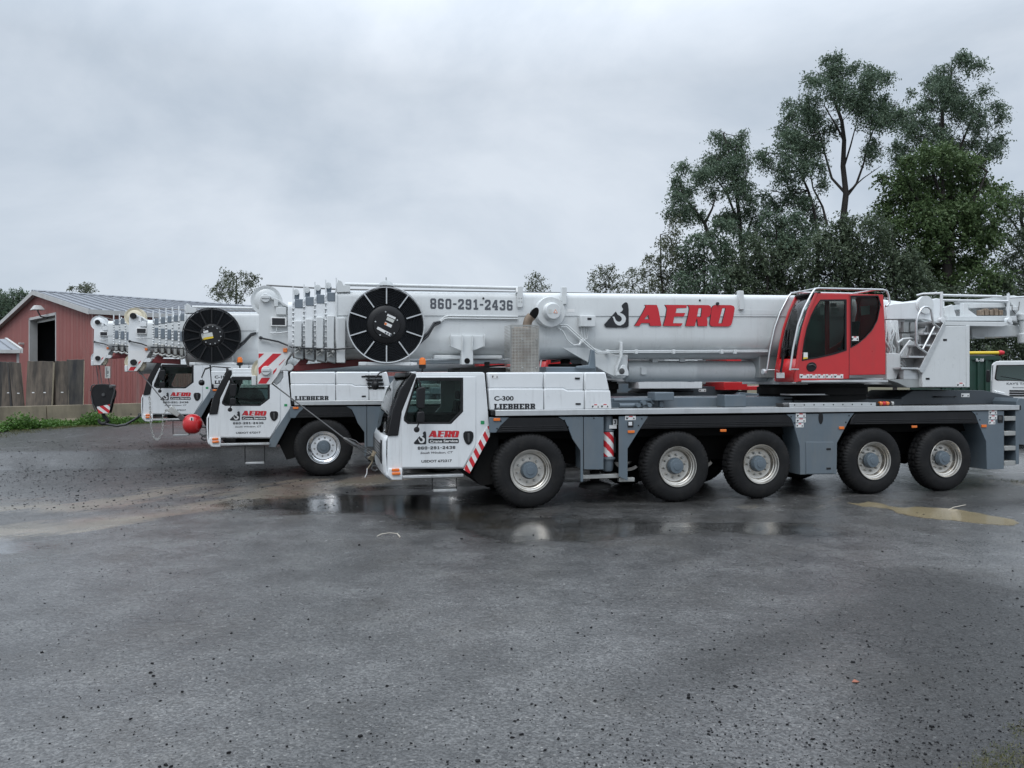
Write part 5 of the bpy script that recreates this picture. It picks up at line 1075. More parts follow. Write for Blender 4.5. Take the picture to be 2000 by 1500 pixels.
def boom_details(root, number):
    """brackets and drums on the side of the base section, luffing cylinder"""
    yb = .862
    P = lambda X, Y, y=yb: q(*c4(X, Y), y)
    k = MB().prism(PP(c4, [(280,552),(600,552),(600,650),(495,690),(495,820),(385,820),(385,690),(280,650)], .82), .80, 1.0); 
    for X in (282, 390, 482, 592): a = P(X, 655 if X in (282, 592) else 690, .8); b = P(X+6, 540, .8); k.box(a[0], b[0], .72, .80, a[1], b[1])
    k.build('boom_rest_bracket', 'boom', root, bevel=.008)
    c = P(440, 785, .80); MB().lathe([(.0001, -.01), (.05, -.01), (.055, .0)], (c[0], .80, c[1]), 20).build('pin_hole', 'under', root)  # near-black disc paints the shade of the bore
    MB().box(P(135, 745)[0], P(780, 745)[0], .95, 1.9, P(135, 770, 1.2)[1], P(135, 730, 1.0)[1]).build('boom_rail', 'boom', root, bevel=.02)
    # auxiliary drum
    c = P(1218, 328, .7); r = .30
    MB().lathe([(r, .17), (r, .02), (r*.985, .0), (r*.96, -.012), (.0001, -.012)], (c[0], .70, c[1]), 56).build('cable_drum', 'boom', root, smooth=40)
    MB().lathe([(.185, .0), (.185, -.03), (.165, -.045), (.16, -.12), (.145, -.145), (.0001, -.15)], (c[0]+.01, .70, c[1]), 44).build('drum_cap', 'boom', root, smooth=35)
    a = P(1262, 325, .55); MB().prism([(a[0]-.042, a[1]-.032), (a[0]+.042, a[1]-.032), (a[0], a[1]+.04)], .5465, .5495).build('warning_triangle', 'orange', root, smooth=0); MB().prism([(a[0]-.027, a[1]-.024), (a[0]+.027, a[1]-.024), (a[0], a[1]+.022)], .544, .5463).build('warning_triangle', 'sticker', root, smooth=0)
    a, b = P(1198, 342, .55), P(1225, 305, .55); MB().box(a[0], b[0], .5465, .5495, a[1], b[1]).build('drum_label', 'inwhite', root, smooth=0)
    for X in (1312, ): 
        a, b = P(X, 260), P(X+48, 100); MB().box(a[0], b[0], .80, .90, a[1], b[1]).build('rope_guide', 'boom', root, bevel=.01)
    a, b = q(*c5(1400, 325), yb), q(*c5(1448, 142), yb); o = MB().prism([(a[0], b[1]), (b[0], b[1]), (b[0]+.02, a[1]), (a[0]+.02, a[1])], .80, .90).build('rope_guide', 'boom', root, bevel=.01)
    a, b = P(1470, 470), P(1610, 370); MB().box(a[0], b[0], .70, .855, a[1], b[1]).build('junction_box', 'boom', root, bevel=.012)
    a, b = P(1533, 410), P(1570, 390); MB().box(a[0], b[0], .695, .699, a[1], b[1]).build('box_label', 'ink', root, smooth=0)
    cb = MB(); T = lambda X, Y, y=.80: (P(X, Y, y)[0], y, P(X, Y, y)[1])
    for j in range(5): cb.tube([T(1500+18*j, 472), T(1505+14*j, 520), T(1490+18*j, 570), T(1490-4*j, 640)], .012, 6)
    cb.tube([T(1280, 475, .8), T(1330, 510, .8), T(1370, 590, .8), T(1430, 640, .8), T(1480, 630, .8), T(1520, 570, .8)], .016, 6); cb.build('cable', 'boom', root, smooth=60)
    pp = MB(); pp.tube([T(1290, 450), T(1370, 452), T(1480, 550), T(1580, 640), T(1650, 700), T(1760, 698)], .016, 7); pp.tube([T(1310, 468), T(1365, 470), T(1475, 570), T(1590, 672), T(1650, 715), T(1760, 712)], .016, 7)
    U = lambda X, Y, y=.90: (q(*c5(X, Y), y)[0], y, q(*c5(X, Y), y)[1])
    for d in (0, 14): pp.tube([T(1760, 698+d*.95), U(130, 728+d, .86), U(800, 727+d, .88), U(1700, 722+d, .90)], .015, 7)
    pp.build('hydraulic_pipe', 'boom', root, smooth=60)
    cl = MB()
    for X in (130, 415, 780, 1250, 1380): a = U(X, 733, .85); cl.box(a[0]-.03, a[0]+.03, .83, .92, a[2]-.05, a[2]+.04)
    cl.build('pipe_clamp', 'boom', root, bevel=.008)
    MB().prism(PP(c5, [(820,318),(1380,322),(1850,330),(1850,372),(1380,372),(1150,362),(835,360)], yb), yb-.004, yb+.02).build('boom_stiffener', 'boom', root, bevel=.003)
    sp_ = MB()
    for c_, X, Y in ((c4, 590, 203), (c5, 1033, 232)): a = q(*c_(X, Y), yb); sp_.lathe([(.0001, -.012), (.02, -.012), (.02, 0)], (a[0], yb-.002, a[1]), 14)
    a = q(*c5(1203, 266), yb); sp_.lathe([(.0001, -.04), (.03, -.04), (.034, 0)], (a[0], yb-.002, a[1]), 14); sp_.build('boom_plug', 'ink', root)
    # foot bracket and luffing cylinder
    fb = PP(c4, [(1168,582),(1230,560),(1480,545),(1500,620),(1700,700),(1780,720),(1900,760),(1930,900),(1890,945),(1820,945),(1730,900)], 1.0)
    k = MB(); 
    for y0 in (.93, 1.93): k.prism(fb, y0, y0+.05)
    fb2 = PP(c5, [(0,760),(330,765),(330,830),(320,970),(260,998),(180,995),(20,880)], 1.0); k.prism([(a, b) for a, b in fb2], .985, 1.92)
    k.prism(PP(c5, [(255,640),(272,640),(274,770),(240,860),(225,900),(235,970),(205,970),(212,890),(250,800)], .85), .80, .90)
    k.build('luffing_bracket', 'boom', root, bevel=.01)
    tri = PP(c5, [(212,965),(225,930),(255,870),(272,862),(292,870),(320,930),(322,970)], .88); cpin = q(*c5(268, 925), .8)
    MB().prism(tri, .78, .84).build('pin_plate', 'boom', root, bevel=.008); MB().lathe([(.0001, -.015), (.045, -.015), (.06, -.01), (.06, .0)], (cpin[0], .782, cpin[1]), 20).build('luffing_pin', 'steel', root)
    cz = q(1300, 725, 1.45)[1]; xa, xb = q(1227, 725, 1.3)[0], 6.9; r = .225
    MB().lathe([(r*.7, xa-.02), (r*.96, xa), (r, xa+.03), (r, xa+.10), (r*1.03, xa+.11), (r*1.03, xa+.42), (r, xa+.43), (r, xa+1.45), (r*1.03, xa+1.46), (r*1.03, xa+1.58), (r, xa+1.59), (r, xa+3.1), (r*1.035, xa+3.11), (r*1.035, xa+3.2), (r, xa+3.21), (r, xb)], (0, 1.47, cz), 40, 'x').build('luffing_cylinder', 'boom', root, smooth=40)
    MB().box(xa+.25, xa+.38, 1.20, 1.3, cz-.08, cz+.08).build('cylinder_block', 'boom', root, bevel=.01)
    MB().box(xa+.55, xa+.68, 1.30, 1.5, cz+.18, cz+.34).build('cylinder_lug', 'boom', root, bevel=.01); MB().prism([(xa+1.15, cz+.2), (xa+1.28, cz+.2), (xa+1.25, cz+.36), (xa+1.18, cz+.36)], 1.25, 1.32).build('cylinder_lug', 'boom', root, bevel=.01)
    MB().box(5.4, 7.5, 1.1, 1.85, 2.42, 3.0).build('turntable_mount', 'red' if False else 'lowgrey', root, bevel=.02)
    if number:
        fn = lambda a, b: q(*c5(a, b), yb); emblem(root, fn, yb-.006, 'boom'); word_mark(root, fn, yb-.006, 7)
        a, b = q(*c4(97, 300), yb), q(*c4(862, 222), yb); slab_text(MB(), number, a, b, yb-.004, 1.1).build('lettering', 'grphone', root, smooth=0)
        a, b = q(*c4(1372, 330), yb), q(*c4(1438, 303), yb); MB().box(a[0], b[0], yb-.005, yb-.002, a[1], b[1]).build('boom_sticker', 'sticker', root, smooth=0)
# ------------------------------------------------------------------ the three mobile cranes
def crane_root(fr, label):
    o = empty('mobile_crane', (*fr.o, fr.z), fr.a); tag(o, label, 'mobile crane', 'mobile cranes parked side by side'); return o
cr1 = crane_root(F1, 'nearest white mobile crane with large red lettering on its boom and five wheels in view')
cr2 = crane_root(F2, 'middle white mobile crane with a black spoked hose reel, half hidden behind the nearest crane')
cr3 = crane_root(F3, 'farthest white mobile crane, mostly hidden, its short boom head in front of the red barn')
carrier_cab(cr1, True); carrier_hood(cr1, False, 'LIEBHERR', 'C-300'); carrier(cr1, 'rim'); hood_top(cr1); exhaust(cr1); superstructure(cr1); boom_details(cr1, '860-291-2436')
def cab_variant(root, red_seat=False):
    """the two older cranes carry a lower cab: same plan, shorter door and window"""
    before = set(bpy.data.objects); carrier_cab(root, False, red_seat)
    src = [q(850, y_, CABY)[1] for y_ in (956, 937, 913, 825.6, 741, 727)]; dst = [F2.q(490, y_, CABY)[1] for y_ in (903, 873, 854, 791, 741, 719)]
    for o in set(bpy.data.objects)-before:
        if o.type != 'MESH': continue
        co = np.empty(len(o.data.vertices)*3, np.float32); o.data.vertices.foreach_get('co', co); co = co.reshape(-1, 3); z = co[:, 2].copy()
        n = np.interp(z, src, dst); n = np.where(z > src[-1], z-src[-1]+dst[-1], n); n = np.where(z < src[0], z-src[0]+dst[0], n); co[:, 2] = n; o.data.vertices.foreach_set('co', co.reshape(-1)); o.data.update()
o1 = dict(k=1.0, x0=q(657, 640, .86)[0], cols=[q(p_, 640, .9)[0] for p_ in (657, 636, 615, 593.5, 572)], tops=[q(640, y_, .95)[1] for y_ in (571.5, 576, 580.6, 585, 589)], zlow=q(615, 708, .95)[1], boxz=[q(640, y_, .9)[1] for y_ in (616.5, 619.5, 623.5, 627, 630)],
          boxes=True, rollers=True, post=.22, head=q(519, 584, 1.2), reel=q(755, 634, .48), reelr=.695, bright=True, tube=q(1012, 563, .88), strut=q(740, 704, 1.3), shm='boom')
hd1, h1 = boom(cr1, o1)
cab_variant(cr2); carrier_hood(cr2, True, 'LIEBHERR', None, False); carrier(cr2, 'chrome', False); superstructure(cr2, False)
f = F2.q
z2 = f(476, 609, .95); dz2 = z2[1]-bt(z2[0])
o2 = dict(k=.84, dz=dz2, x0=f(362, 650, .86)[0], cols=[f(p_, 640, .9)[0] for p_ in (362, 349, 336, 323, 309.5, 296.5)], tops=[f(330, y_, .95)[1] for y_ in (613, 615, 617, 619, 621.5, 624)], zlow=f(330, 700, .95)[1],
          pads=True, post=.17, head=f(261, 618, 1.25), reel=f(413.5, 655, .48), reelr=.655, bright=False, tube=(f(700, 600, .88)[0], z2[1]+.09), strut=f(352, 706, 1.3), shm='cream', blackpins=True)
hd2, h2 = boom(cr2, o2)
cab_variant(cr3, True); carrier_hood(cr3, False, 'LIEBHERR', 'C-100', False); carrier(cr3, 'chrome', False); _b = set(bpy.data.objects); superstructure(cr3, False)
for o_ in set(bpy.data.objects)-_b:
    if o_.parent == cr3: o_.location.x += 1.7      # this shorter crane carries its turntable farther back
f = F3.q
o3 = dict(k=.80, dz=-.62, x0=f(268, 650, .86)[0], cols=[f(p_, 640, .9)[0] for p_ in (268, 256, 244, 232, 220)], tops=[f(240, y_, .95)[1] for y_ in (619, 620.5, 622, 624, 626)], zlow=f(235, 693, .95)[1],
          pads=True, post=.12, head=f(191, 630, 1.25), reel=f(330, 662, .48), reelr=.60, bright=False, tube=None, strut=f(251, 694, 1.3), shm='white', blackpins=True)
hd3, h3 = boom(cr3, o3)
tag_mb = MB(); zz = q(1100, 712, 1.2)
# red ballast frames carried behind the middle crane's boom
for (X0, Y0, X1, Y1, y_) in ((1418, 698, 1470, 706, 5.6), (1414, 746, 1460, 762, 5.6), (1460, 754, 1520, 762, 5.6)):
    p0, p1 = q(X0, Y1, y_), q(X1, Y0, y_); tag_mb.box(p0[0]+3.72, p1[0]+3.72, y_-5.36, y_-5.36+1.2, p0[1]-.05, p1[1]-.05)
tag_mb.build('ballast_frame', 'red', cr2, bevel=.015)
wb = MB(); p0, p1 = q(1248, 752, 5.5), q(1372, 742, 5.5); wb.box(p0[0]+3.72, p1[0]+3.72, .15, .9, p0[1]-.15, p1[1]-.05); wb.build('deck_cabinet', 'white', cr2, bevel=.015)
# ------------------------------------------------------------------ ropes, blocks and ball (each hangs from or is tied to a crane)
def in_frame(o, fr): o.location = (*fr.o, fr.z); o.rotation_euler = (0, 0, fr.a); return o
yc = 1.47
s0 = (h1(330, 1420)[0], yc-.12, h1(330, 1420)[1]); e0 = (q(672, 856, yc-.5)[0], yc-.5, q(672, 856, yc-.5)[1]); e1 = (q(733, 893, yc-.6)[0], yc-.6, q(733, 893, yc-.6)[1])
MB().tube([s0, e0], .013, 6).build('hoist_rope', 'steel', cr1)
rs = in_frame(empty('rope_socket'), F1); tag(rs, 'grey wedge socket and shackle tying the hoist rope to the nearest cab bumper', 'rope socket')
d = (Vector(e1)-Vector(e0)); L_ = d.length; d.normalize(); up_ = Vector((0, 0, 1)); sd = d.cross(up_).normalized(); nr_ = sd.cross(d)
def along(t, u=0, v=0): p = Vector(e0)+d*L_*t+sd*v+nr_*u; return tuple(p)
MB().tube([along(-.02), along(.05), along(.30), along(.42)], [.018, .035, .045, .03], 8).build('socket', 'steel', rs)
for s_ in (-.03, .03): MB().tube([along(.35, s_*.4, s_), along(.7, s_, s_*.8), along(.92, 0, s_*.5)], .011, 6).build('shackle', 'steel', rs)
MB().tube([along(.1, .04), along(.3, .07), along(.5, .05), along(.8, .06), along(.95, .02)], .012, 5).build('rope_tail', 'steel', rs)
k_ = MB(); 
for j in range(5): k_.tube([along(.86+.02*j, .07, -.06), along(.9+.01*j, .0, .07), along(.86+.03*j, -.08, 0), along(.9, 0, -.07)], .018, 6)
k_.tube([along(.95), along(1.0, -.12), along(.99, -.26)], .015, 5); k_.build('webbing_knot', 'strap', rs)
MB().tube([along(.97, -.25), along(1.04, -.34), along(1.05, -.42)], .011, 5).build('webbing_end', 'sticker', rs)
# ball of the middle crane
f = F2.q
s0 = (h2(330, 1420)[0], yc-.1, h2(330, 1420)[1]); yb_ = .6
soc = f(331, 797, yb_); be = f(358, 818, yb_); bc = f(376, 828, yb_)
MB().tube([s0, (soc[0], yb_, soc[1])], .013, 6).build('hoist_rope', 'steel', cr2)
ball = in_frame(empty('overhaul_ball'), F2); tag(ball, 'red round overhaul ball on a rope in front of the middle crane cab', 'crane ball')
rb_ = .225
MB().lathe([(.0001, -rb_*1.05), (rb_*.35, -rb_*1.03), (rb_*.7, -rb_*.82), (rb_*.95, -rb_*.4), (rb_, 0), (rb_*.95, rb_*.4), (rb_*.7, rb_*.82), (rb_*.35, rb_*1.03), (.0001, rb_*1.05)], (bc[0], yb_, bc[1]), 36, 'z').build('ball', 'red', ball, smooth=60)
dd = Vector((be[0]-soc[0], 0, be[1]-soc[1])).normalized(); nn_ = Vector((-dd.z, 0, dd.x))
def bar(p, w0, q2, w1, y0, y1): 
    p, q2 = Vector((p[0], 0, p[1])), Vector((q2[0], 0, q2[1])); c = [p+nn_*w0, p-nn_*w0, q2-nn_*w1, q2+nn_*w1]; return MB().prism([(v.x, v.z) for v in c], y0, y1)
bar(soc, .08, (be[0]-dd.x*.12, be[1]-dd.z*.12), .05, yb_-.06, yb_+.06).build('socket', 'galv', ball, bevel=.015)
bar((soc[0]+dd.x*.2, soc[1]+dd.z*.2), .055, (be[0]+dd.x*.06, be[1]+dd.z*.06), .06, yb_-.045, yb_+.045).build('swivel_link', 'steel', ball, bevel=.012)
hk = [(bc[0]+.20, yb_, bc[1]-.06), (bc[0]+.30, yb_, bc[1]-.08), (bc[0]+.36, yb_, bc[1]-.16), (bc[0]+.33, yb_, bc[1]-.26), (bc[0]+.22, yb_, bc[1]-.28), (bc[0]+.16, yb_, bc[1]-.23)]
MB().tube(hk, [.03, .03, .035, .035, .025, .015], 8).build('hook', 'steel', ball)
MB().box(bc[0]-.02, bc[0]+.05, yb_-rb_*.93, yb_-rb_*.9, bc[1]+.06, bc[1]+.17).build('ball_label', 'sticker', ball, smooth=0); MB().box(bc[0]+.0, bc[0]+.03, yb_-rb_*.94, yb_-rb_*.932, bc[1]+.075, bc[1]+.155).build('ball_mark', 'ink', ball, smooth=0)
def chain(name, pts, label):
    mb = MB(); P_ = [Vector(p) for p in pts]; L__ = [0]
    for a_, b_ in zip(P_, P_[1:]): L__.append(L__[-1]+(b_-a_).length)
    n_ = int(L__[-1]/.055)
    for j in range(n_):
        s__ = L__[-1]*(j+.5)/n_
        for i_ in range(len(P_)-1):
            if L__[i_+1] >= s__: break
        t_ = (s__-L__[i_])/(L__[i_+1]-L__[i_]); c_ = P_[i_].lerp(P_[i_+1], t_); tg = (P_[i_+1]-P_[i_]).normalized(); sd_ = tg.cross(Vector((0, 1, 0))).normalized() if j % 2 else tg.cross(Vector((1, .2, .1))).normalized()
        mb.tube([tuple(c_+tg*.038*math.cos(x_)+sd_*.018*math.sin(x_)) for x_ in frange(0, 2*math.pi*7/8, 8)], .008, 5, True)
    return tag(mb.build(name, 'galv'), label, 'chain')
def crv(fr, pts, y): return [(fr.q(a_, b_, y)[0], y, fr.q(a_, b_, y)[1]) for a_, b_ in pts]
in_frame(chain('safety_chain', crv(F2, [(291.5, 772), (293, 790), (294, 820), (296, 840), (301, 856), (309, 859), (316, 848), (318, 832), (318, 812), (325, 800)], .55), 'galvanised chain looped below the socket of the red ball'), F2)
# hook block of the far crane
f = F3.q; yk = 1.2
hb_ = in_frame(empty('hook_block'), F3); tag(hb_, 'black hook block with red and white stripes hanging before the concrete barrier', 'hook block')
ck = Z3(160, 580, .17333); KP = lambda pts, y=yk: [f(*ck(*p_), y) for p_ in pts]
oct_ = KP([(175,985),(235,980),(295,985),(335,1002),(362,1030),(376,1065),(374,1105),(355,1165),(340,1230),(322,1305),(262,1315),(205,1308),(168,1250),(138,1185),(118,1120),(118,1070),(134,1020)])
cx_ = sum(p_[0] for p_ in oct_)/len(oct_)
for y0 in (yk-.15, yk+.12): MB().prism(oct_, y0, y0+.03).build('cheek_plate', 'black', hb_, bevel=.01)
mb = MB(); c_ = f(*ck(260, 1100), yk); 
for dy in (-.07, .0, .07): mb.lathe([(.05, dy-.025), (.24, dy-.025), (.26, dy-.03), (.24, dy), (.26, dy+.03), (.05, dy+.025)], (c_[0], yk, c_[1]), 32)
mb.build('sheave', 'steel', hb_); MB().lathe([(.0001, -.19), (.045, -.19), (.05, -.15)], (c_[0], yk, c_[1]), 18).build('sheave_pin', 'steel', hb_)
low = KP([(185,1235),(345,1205),(320,1308),(205,1308)]); MB().prism(low, yk-.156, yk-.151).build('stripe_board', 'sticker', hb_, smooth=0)
mb = MB(); stripes(mb, low, 0, yk-.160, yk-.1565, R(-40), .17); mb.build('hazard_stripe', 'sred', hb_, smooth=0)
gx = MB()
for p_ in ([(115,1060),(130,1000),(165,985)], [(380,1010),(385,1060),(360,1150),(335,1240)], [(125,1110),(140,1200),(175,1290)]): gx.tube([(a_, yk-.17, b_) for a_, b_ in KP(p_)], .02, 6)
gx.build('rope_keeper', 'steel', hb_); kk = KP([(345, 1010)])[0]; MB().lathe([(.0001, -.2), (.05, -.19), (.06, -.15), (.06, .15), (.0001, .16)], (kk[0], yk, kk[1]), 16).build('keeper_roller', 'steel', hb_)
hp_ = KP([(240,1310),(245,1340),(275,1370),(290,1395),(270,1425),(230,1430),(200,1415),(188,1390),(196,1375)]); MB().tube([(a_, yk, b_) for a_, b_ in hp_], [.05, .05, .055, .06, .06, .055, .045, .03, .015], 10).build('hook', 'black', hb_)
rp = MB(); 
for dx, dy in ((-.13, -.06), (-.05, 0), (.15, .05)): p_ = h3(255, 1240); rp.tube([(p_[0]+dx*.8, yc+dy, p_[1]-.1), (c_[0]+dx, yk+dy, c_[1]+.1)], .011, 5)
rp.build('hoist_rope', 'steel', cr3)
st = in_frame(MB().tube(crv(F3, [(207, 828), (228, 832), (246, 829), (262, 820), (279, 808)], .8), .035, 8).build('tie_strap', 'hose'), F3); tag(st, 'thick black strap tying the striped hook block to the farthest cab', 'strap')
nt_ = MB(); p0 = f(*ck(262, 915), 1.3); p1 = f(*ck(320, 782), 1.3); nt_.box(p0[0], p1[0], 1.28, 1.31, p0[1], p1[1]); np_ = nt_.build('load_chart', 'inwhite', cr3, smooth=0)
mb = MB()
for j in range(9): z_ = p0[1]+.03+j*(p1[1]-p0[1]-.05)/9; mb.box(p0[0]+.02, p0[0]+.02+(p1[0]-p0[0]-.05)*random.uniform(.3, .95), 1.276, 1.279, z_, z_+.018)
mb.build('print_line', 'grphone', np_, smooth=0)
# things lying on the near crane's deck
rd = in_frame(empty('folding_ladder'), F1); tag(rd, 'narrow aluminium ladder lying along the deck rail under the red cab', 'ladder')
p0, p1 = q(*c8(0, 212), .15), q(*c8(735, 210), .15)
for y0 in (.12, .34): MB().box(p0[0], p1[0], y0, y0+.03, 1.826, 1.906).build('side_rail', 'alu', rd, bevel=.006)
for j in range(9): x_ = p0[0]+.12+j*(p1[0]-p0[0]-.24)/8; MB().tube([(x_, .15, 1.868), (x_, .34, 1.868)], .015, 8).build('rung', 'alu', rd); MB().lathe([(.0001, -.004), (.014, -.003), (.016, .0)], (x_, .12, 1.868), 10).build('rung_end', 'black', rd)
MB().box(p0[0]-.14, p0[0]-.002, .10, .40, 1.828, 1.90).build('ladder_hook', 'steel', rd, bevel=.02)
for j, (X0, X1, m_) in enumerate(((782, 806, 'orange'), (808, 832, 'orange'), (836, 862, 'sred'))):
    p0, p1 = q(*c8(X0, 225), .15), q(*c8(X1, 198), .15); cx_ = (p0[0]+p1[0])/2
    pass
wl = in_frame(empty('warning_light_bar'), F1); tag(wl, 'short orange and red light bar lying on the deck beside the ladder', 'light bar')
for j, (X0, X1, m_) in enumerate(((780, 806, 'orange'), (808, 834, 'sred'), (836, 862, 'orange'))):
    p0, p1 = q(*c8(X0, 222), .15), q(*c8(X1, 200), .15); MB().lathe([(.0001, p0[0]), (.042, p0[0]+.004), (.05, (p0[0]+p1[0])/2), (.042, p1[0]-.004), (.0001, p1[0])], (0, .2, 1.878), 14, 'x').build('lamp', m_, wl)
p0, p1 = q(*c8(742, 212), .15), q(*c8(898, 212), .15); MB().tube([(p0[0], .2, 1.862), (p1[0]-.05, .2, 1.862)], .03, 8).build('bar', 'black', wl); MB().lathe([(.0001, p1[0]-.05), (.045, p1[0]-.05), (.05, p1[0]), (.0001, p1[0]+.01)], (0, .2, 1.877), 14, 'x').build('end_cap', 'galv', wl)
# ------------------------------------------------------------------ barn, lean-to, barriers, plates
ZC = 33.0; SC = 33/50
pc = W(184, 700, ZC); PCX, PCY = pc[0], pc[1]; GZ = .66
gv = Vector((-math.cos(R(45)), math.sin(R(45)), 0)); bv = Vector((math.sin(R(45)), math.cos(R(45)), 0)); up3 = Vector((0, 0, 1))
HALF = 13.04*SC; EAVE = H+137*ZC/F; PEAK = H+172*(59.2*SC)/F; LEN = 34.0
# local barn frame: x along the gable (0 = near corner), y along the long wall, z up
BM = Matrix(((gv.x, bv.x, 0, PCX), (gv.y, bv.y, 0, PCY), (0, 0, 1, 0), (0, 0, 0, 1)))
def gq(px, py, off=0.0):
    """a point of the gable plane from its row and column"""
    u = (px-1000)/F; bx, by = PCX-bv.x*off, PCY-bv.y*off
    t = (u*by-bx)/(gv.x-u*gv.y); Z = by+gv.y*t
    return t, H+(HY-py)*Z/F
def siding(name):
    m = mat(name, (.33, .125, .112), .5, var=.08, scale=1.2, stretch=(1, 1, .2), dirt=(.40, .26, .235), dirt_amt=.6, runs=.25, dscale=1.4, dstretch=(2, 2, .15)); return m  # base red lightened: distance haze is put into the colour
MT['siding'] = siding('red_corrugated_siding'); MT['roof'] = mat('grey_metal_roof', (.20, .215, .24), .42, .1, var=.08, scale=.8, dirt=(.2, .2, .2), dirt_amt=.3)
def build_barn():
    root = empty('barn'); root.matrix_world = BM; tag(root, 'long red corrugated barn with grey metal roof and a dark open doorway', 'barn')
    rl = lambda t: EAVE+(PEAK-EAVE)*(1-abs(t-HALF)/HALF)-.05
    d0, d1 = gq(110.5, 640)[0], gq(60, 640)[0]; dt = gq(85, 621)[1]
    gb = MB(); rib = .22; t = 0.0; prof = []
    while t < 2*HALF-1e-3:
        for a, off in ((0, 0), (.13, 0), (.155, -.035), (.195, -.035)): prof.append((min(t+a, 2*HALF), off))
        t += rib
    prof.append((2*HALF, 0))
    for (a, oa), (b, ob) in zip(prof, prof[1:]):
        if b-a < 1e-5: continue
        lo = dt if (a+b)/2 > d0 and (a+b)/2 < d1 else GZ-.2
        gb.add([(a, oa, lo), (b, ob, lo), (b, ob, rl(b)), (a, oa, rl(a))], [(0,1,2,3)])
    gb.build('gable_wall', 'siding', root, smooth=0, solid=.03)
    sw = MB(); t = 0.0; prof = []
    while t < LEN-1e-3:
        for a, off in ((0, 0), (.13, 0), (.155, -.035), (.195, -.035)): prof.append((min(t+a, LEN), off))
        t += rib
    for (a, oa), (b, ob) in zip(prof, prof[1:]):
        if b-a > 1e-5: sw.add([(oa, a, GZ-.2), (ob, b, GZ-.2), (ob, b, EAVE-.02), (oa, a, EAVE-.02)], [(0,1,2,3)])
    sw.build('side_wall', 'siding', root, smooth=0, solid=.03)
    MB().box(2*HALF-.04, 2*HALF, 0, LEN, GZ-.2, EAVE-.02).build('far_wall', 'siding', root); MB().box(0, 2*HALF, LEN-.04, LEN, GZ-.2, EAVE).build('end_wall', 'siding', root)
    # standing seam roof, 0.5 m pans
    sl = (PEAK-EAVE)/HALF; ov = .30
    for side in (0, 1):
        rf = MB(); X = lambda t: t if side == 0 else 2*HALF-t
        zt = lambda t: EAVE+sl*t
        rf.add([(X(-ov), -ov, zt(-ov)), (X(HALF), -ov, zt(HALF)), (X(HALF), LEN+ov, zt(HALF)), (X(-ov), LEN+ov, zt(-ov)), (X(-ov), -ov, zt(-ov)-.06), (X(HALF), -ov, zt(HALF)-.06), (X(HALF), LEN+ov, zt(HALF)-.06), (X(-ov), LEN+ov, zt(-ov)-.06)], [(0,1,2,3),(7,6,5,4),(0,4,5,1),(1,5,6,2),(2,6,7,3),(3,7,4,0)])
        y = -ov+.02
        while y < LEN+ov:
            rf.add([(X(-ov), y, zt(-ov)+.001), (X(HALF-.02), y, zt(HALF-.02)+.001), (X(HALF-.02), y+.05, zt(HALF-.02)+.001), (X(-ov), y+.05, zt(-ov)+.001), (X(-ov), y+.01, zt(-ov)+.06), (X(HALF-.02), y+.01, zt(HALF-.02)+.06), (X(HALF-.02), y+.04, zt(HALF-.02)+.06), (X(-ov), y+.04, zt(-ov)+.06)], [(4,5,6,7),(0,4,7,3),(1,2,6,5),(0,1,5,4),(3,7,6,2)]); y += .46
        rf.build('roof', 'roof', root, smooth=0)
        tr = MB(); w_ = .20
        tr.add([(X(-ov-.02), -ov-.03, zt(-ov)+.02), (X(HALF), -ov-.03, zt(HALF)+.02), (X(HALF), -ov-.03, zt(HALF)-w_), (X(-ov-.02), -ov-.03, zt(-ov)-w_), (X(-ov-.02), -ov-.002, zt(-ov)+.02), (X(HALF), -ov-.002, zt(HALF)+.02), (X(HALF), -ov-.002, zt(HALF)-w_), (X(-ov-.02), -ov-.002, zt(-ov)-w_)], [(0,1,2,3),(7,6,5,4),(0,4,5,1),(2,6,7,3),(0,3,7,4)])
        tr.add([(X(-ov), -ov, zt(-ov)-.10), (X(HALF), -ov, zt(HALF)-.10), (X(HALF), -.0, zt(HALF)-.10), (X(-ov), -.0, zt(-ov)-.10)], [(0,1,2,3)])
        tr.box(X(-ov)-.02, X(-ov)+.0, -ov, LEN+ov, zt(-ov)-w_*.9, zt(-ov)+.015); tr.build('rake_trim', 'trim', root, smooth=0)
    cp = MB(); cp.add([(HALF-.2, -ov-.04, PEAK-.0), (HALF, -ov-.04, PEAK+.07), (HALF+.2, -ov-.04, PEAK-.0), (HALF-.2, LEN+ov, PEAK-.0), (HALF, LEN+ov, PEAK+.07), (HALF+.2, LEN+ov, PEAK-.0)], [(0,1,4,3),(1,2,5,4),(0,2,1),(3,4,5)]); cp.build('ridge_cap', 'roof', root, smooth=0)
    cn = MB(); cn.box(-.05, .12, -.05, -.037, GZ-.2, EAVE-.1); cn.box(-.05, -.037, -.05, .12, GZ-.2, EAVE-.1); cn.build('corner_trim', 'siding', root, smooth=0)
    # doorway: white reveal, near-black liner painting the unlit inside, half-raised door
    fr = MB(); fr.box(d1, d1+.16, -.06, .32, GZ-.2, dt+.14); fr.box(d0-.13, d0, -.06, .32, GZ-.2, dt+.14); fr.box(d0-.13, d1+.16, -.06, .32, dt, dt+.14); fr.build('door_frame', 'trim', root, smooth=0, bevel=.01)
    rm = MB(); rm.box(d0-.8, d1+.8, 6, 6.05, GZ-.2, dt+.05); rm.box(d0-.8, d0-.75, .1, 6, GZ-.2, dt+.05); rm.box(d1+.75, d1+.8, .1, 6, GZ-.2, dt+.05); rm.box(d0-.8, d1+.8, .1, 6, dt+.05, dt+.1); rm.box(d0-.8, d1+.8, .1, 6, GZ+.01, GZ+.03); rm.build('shade_liner', 'void', root, smooth=0)
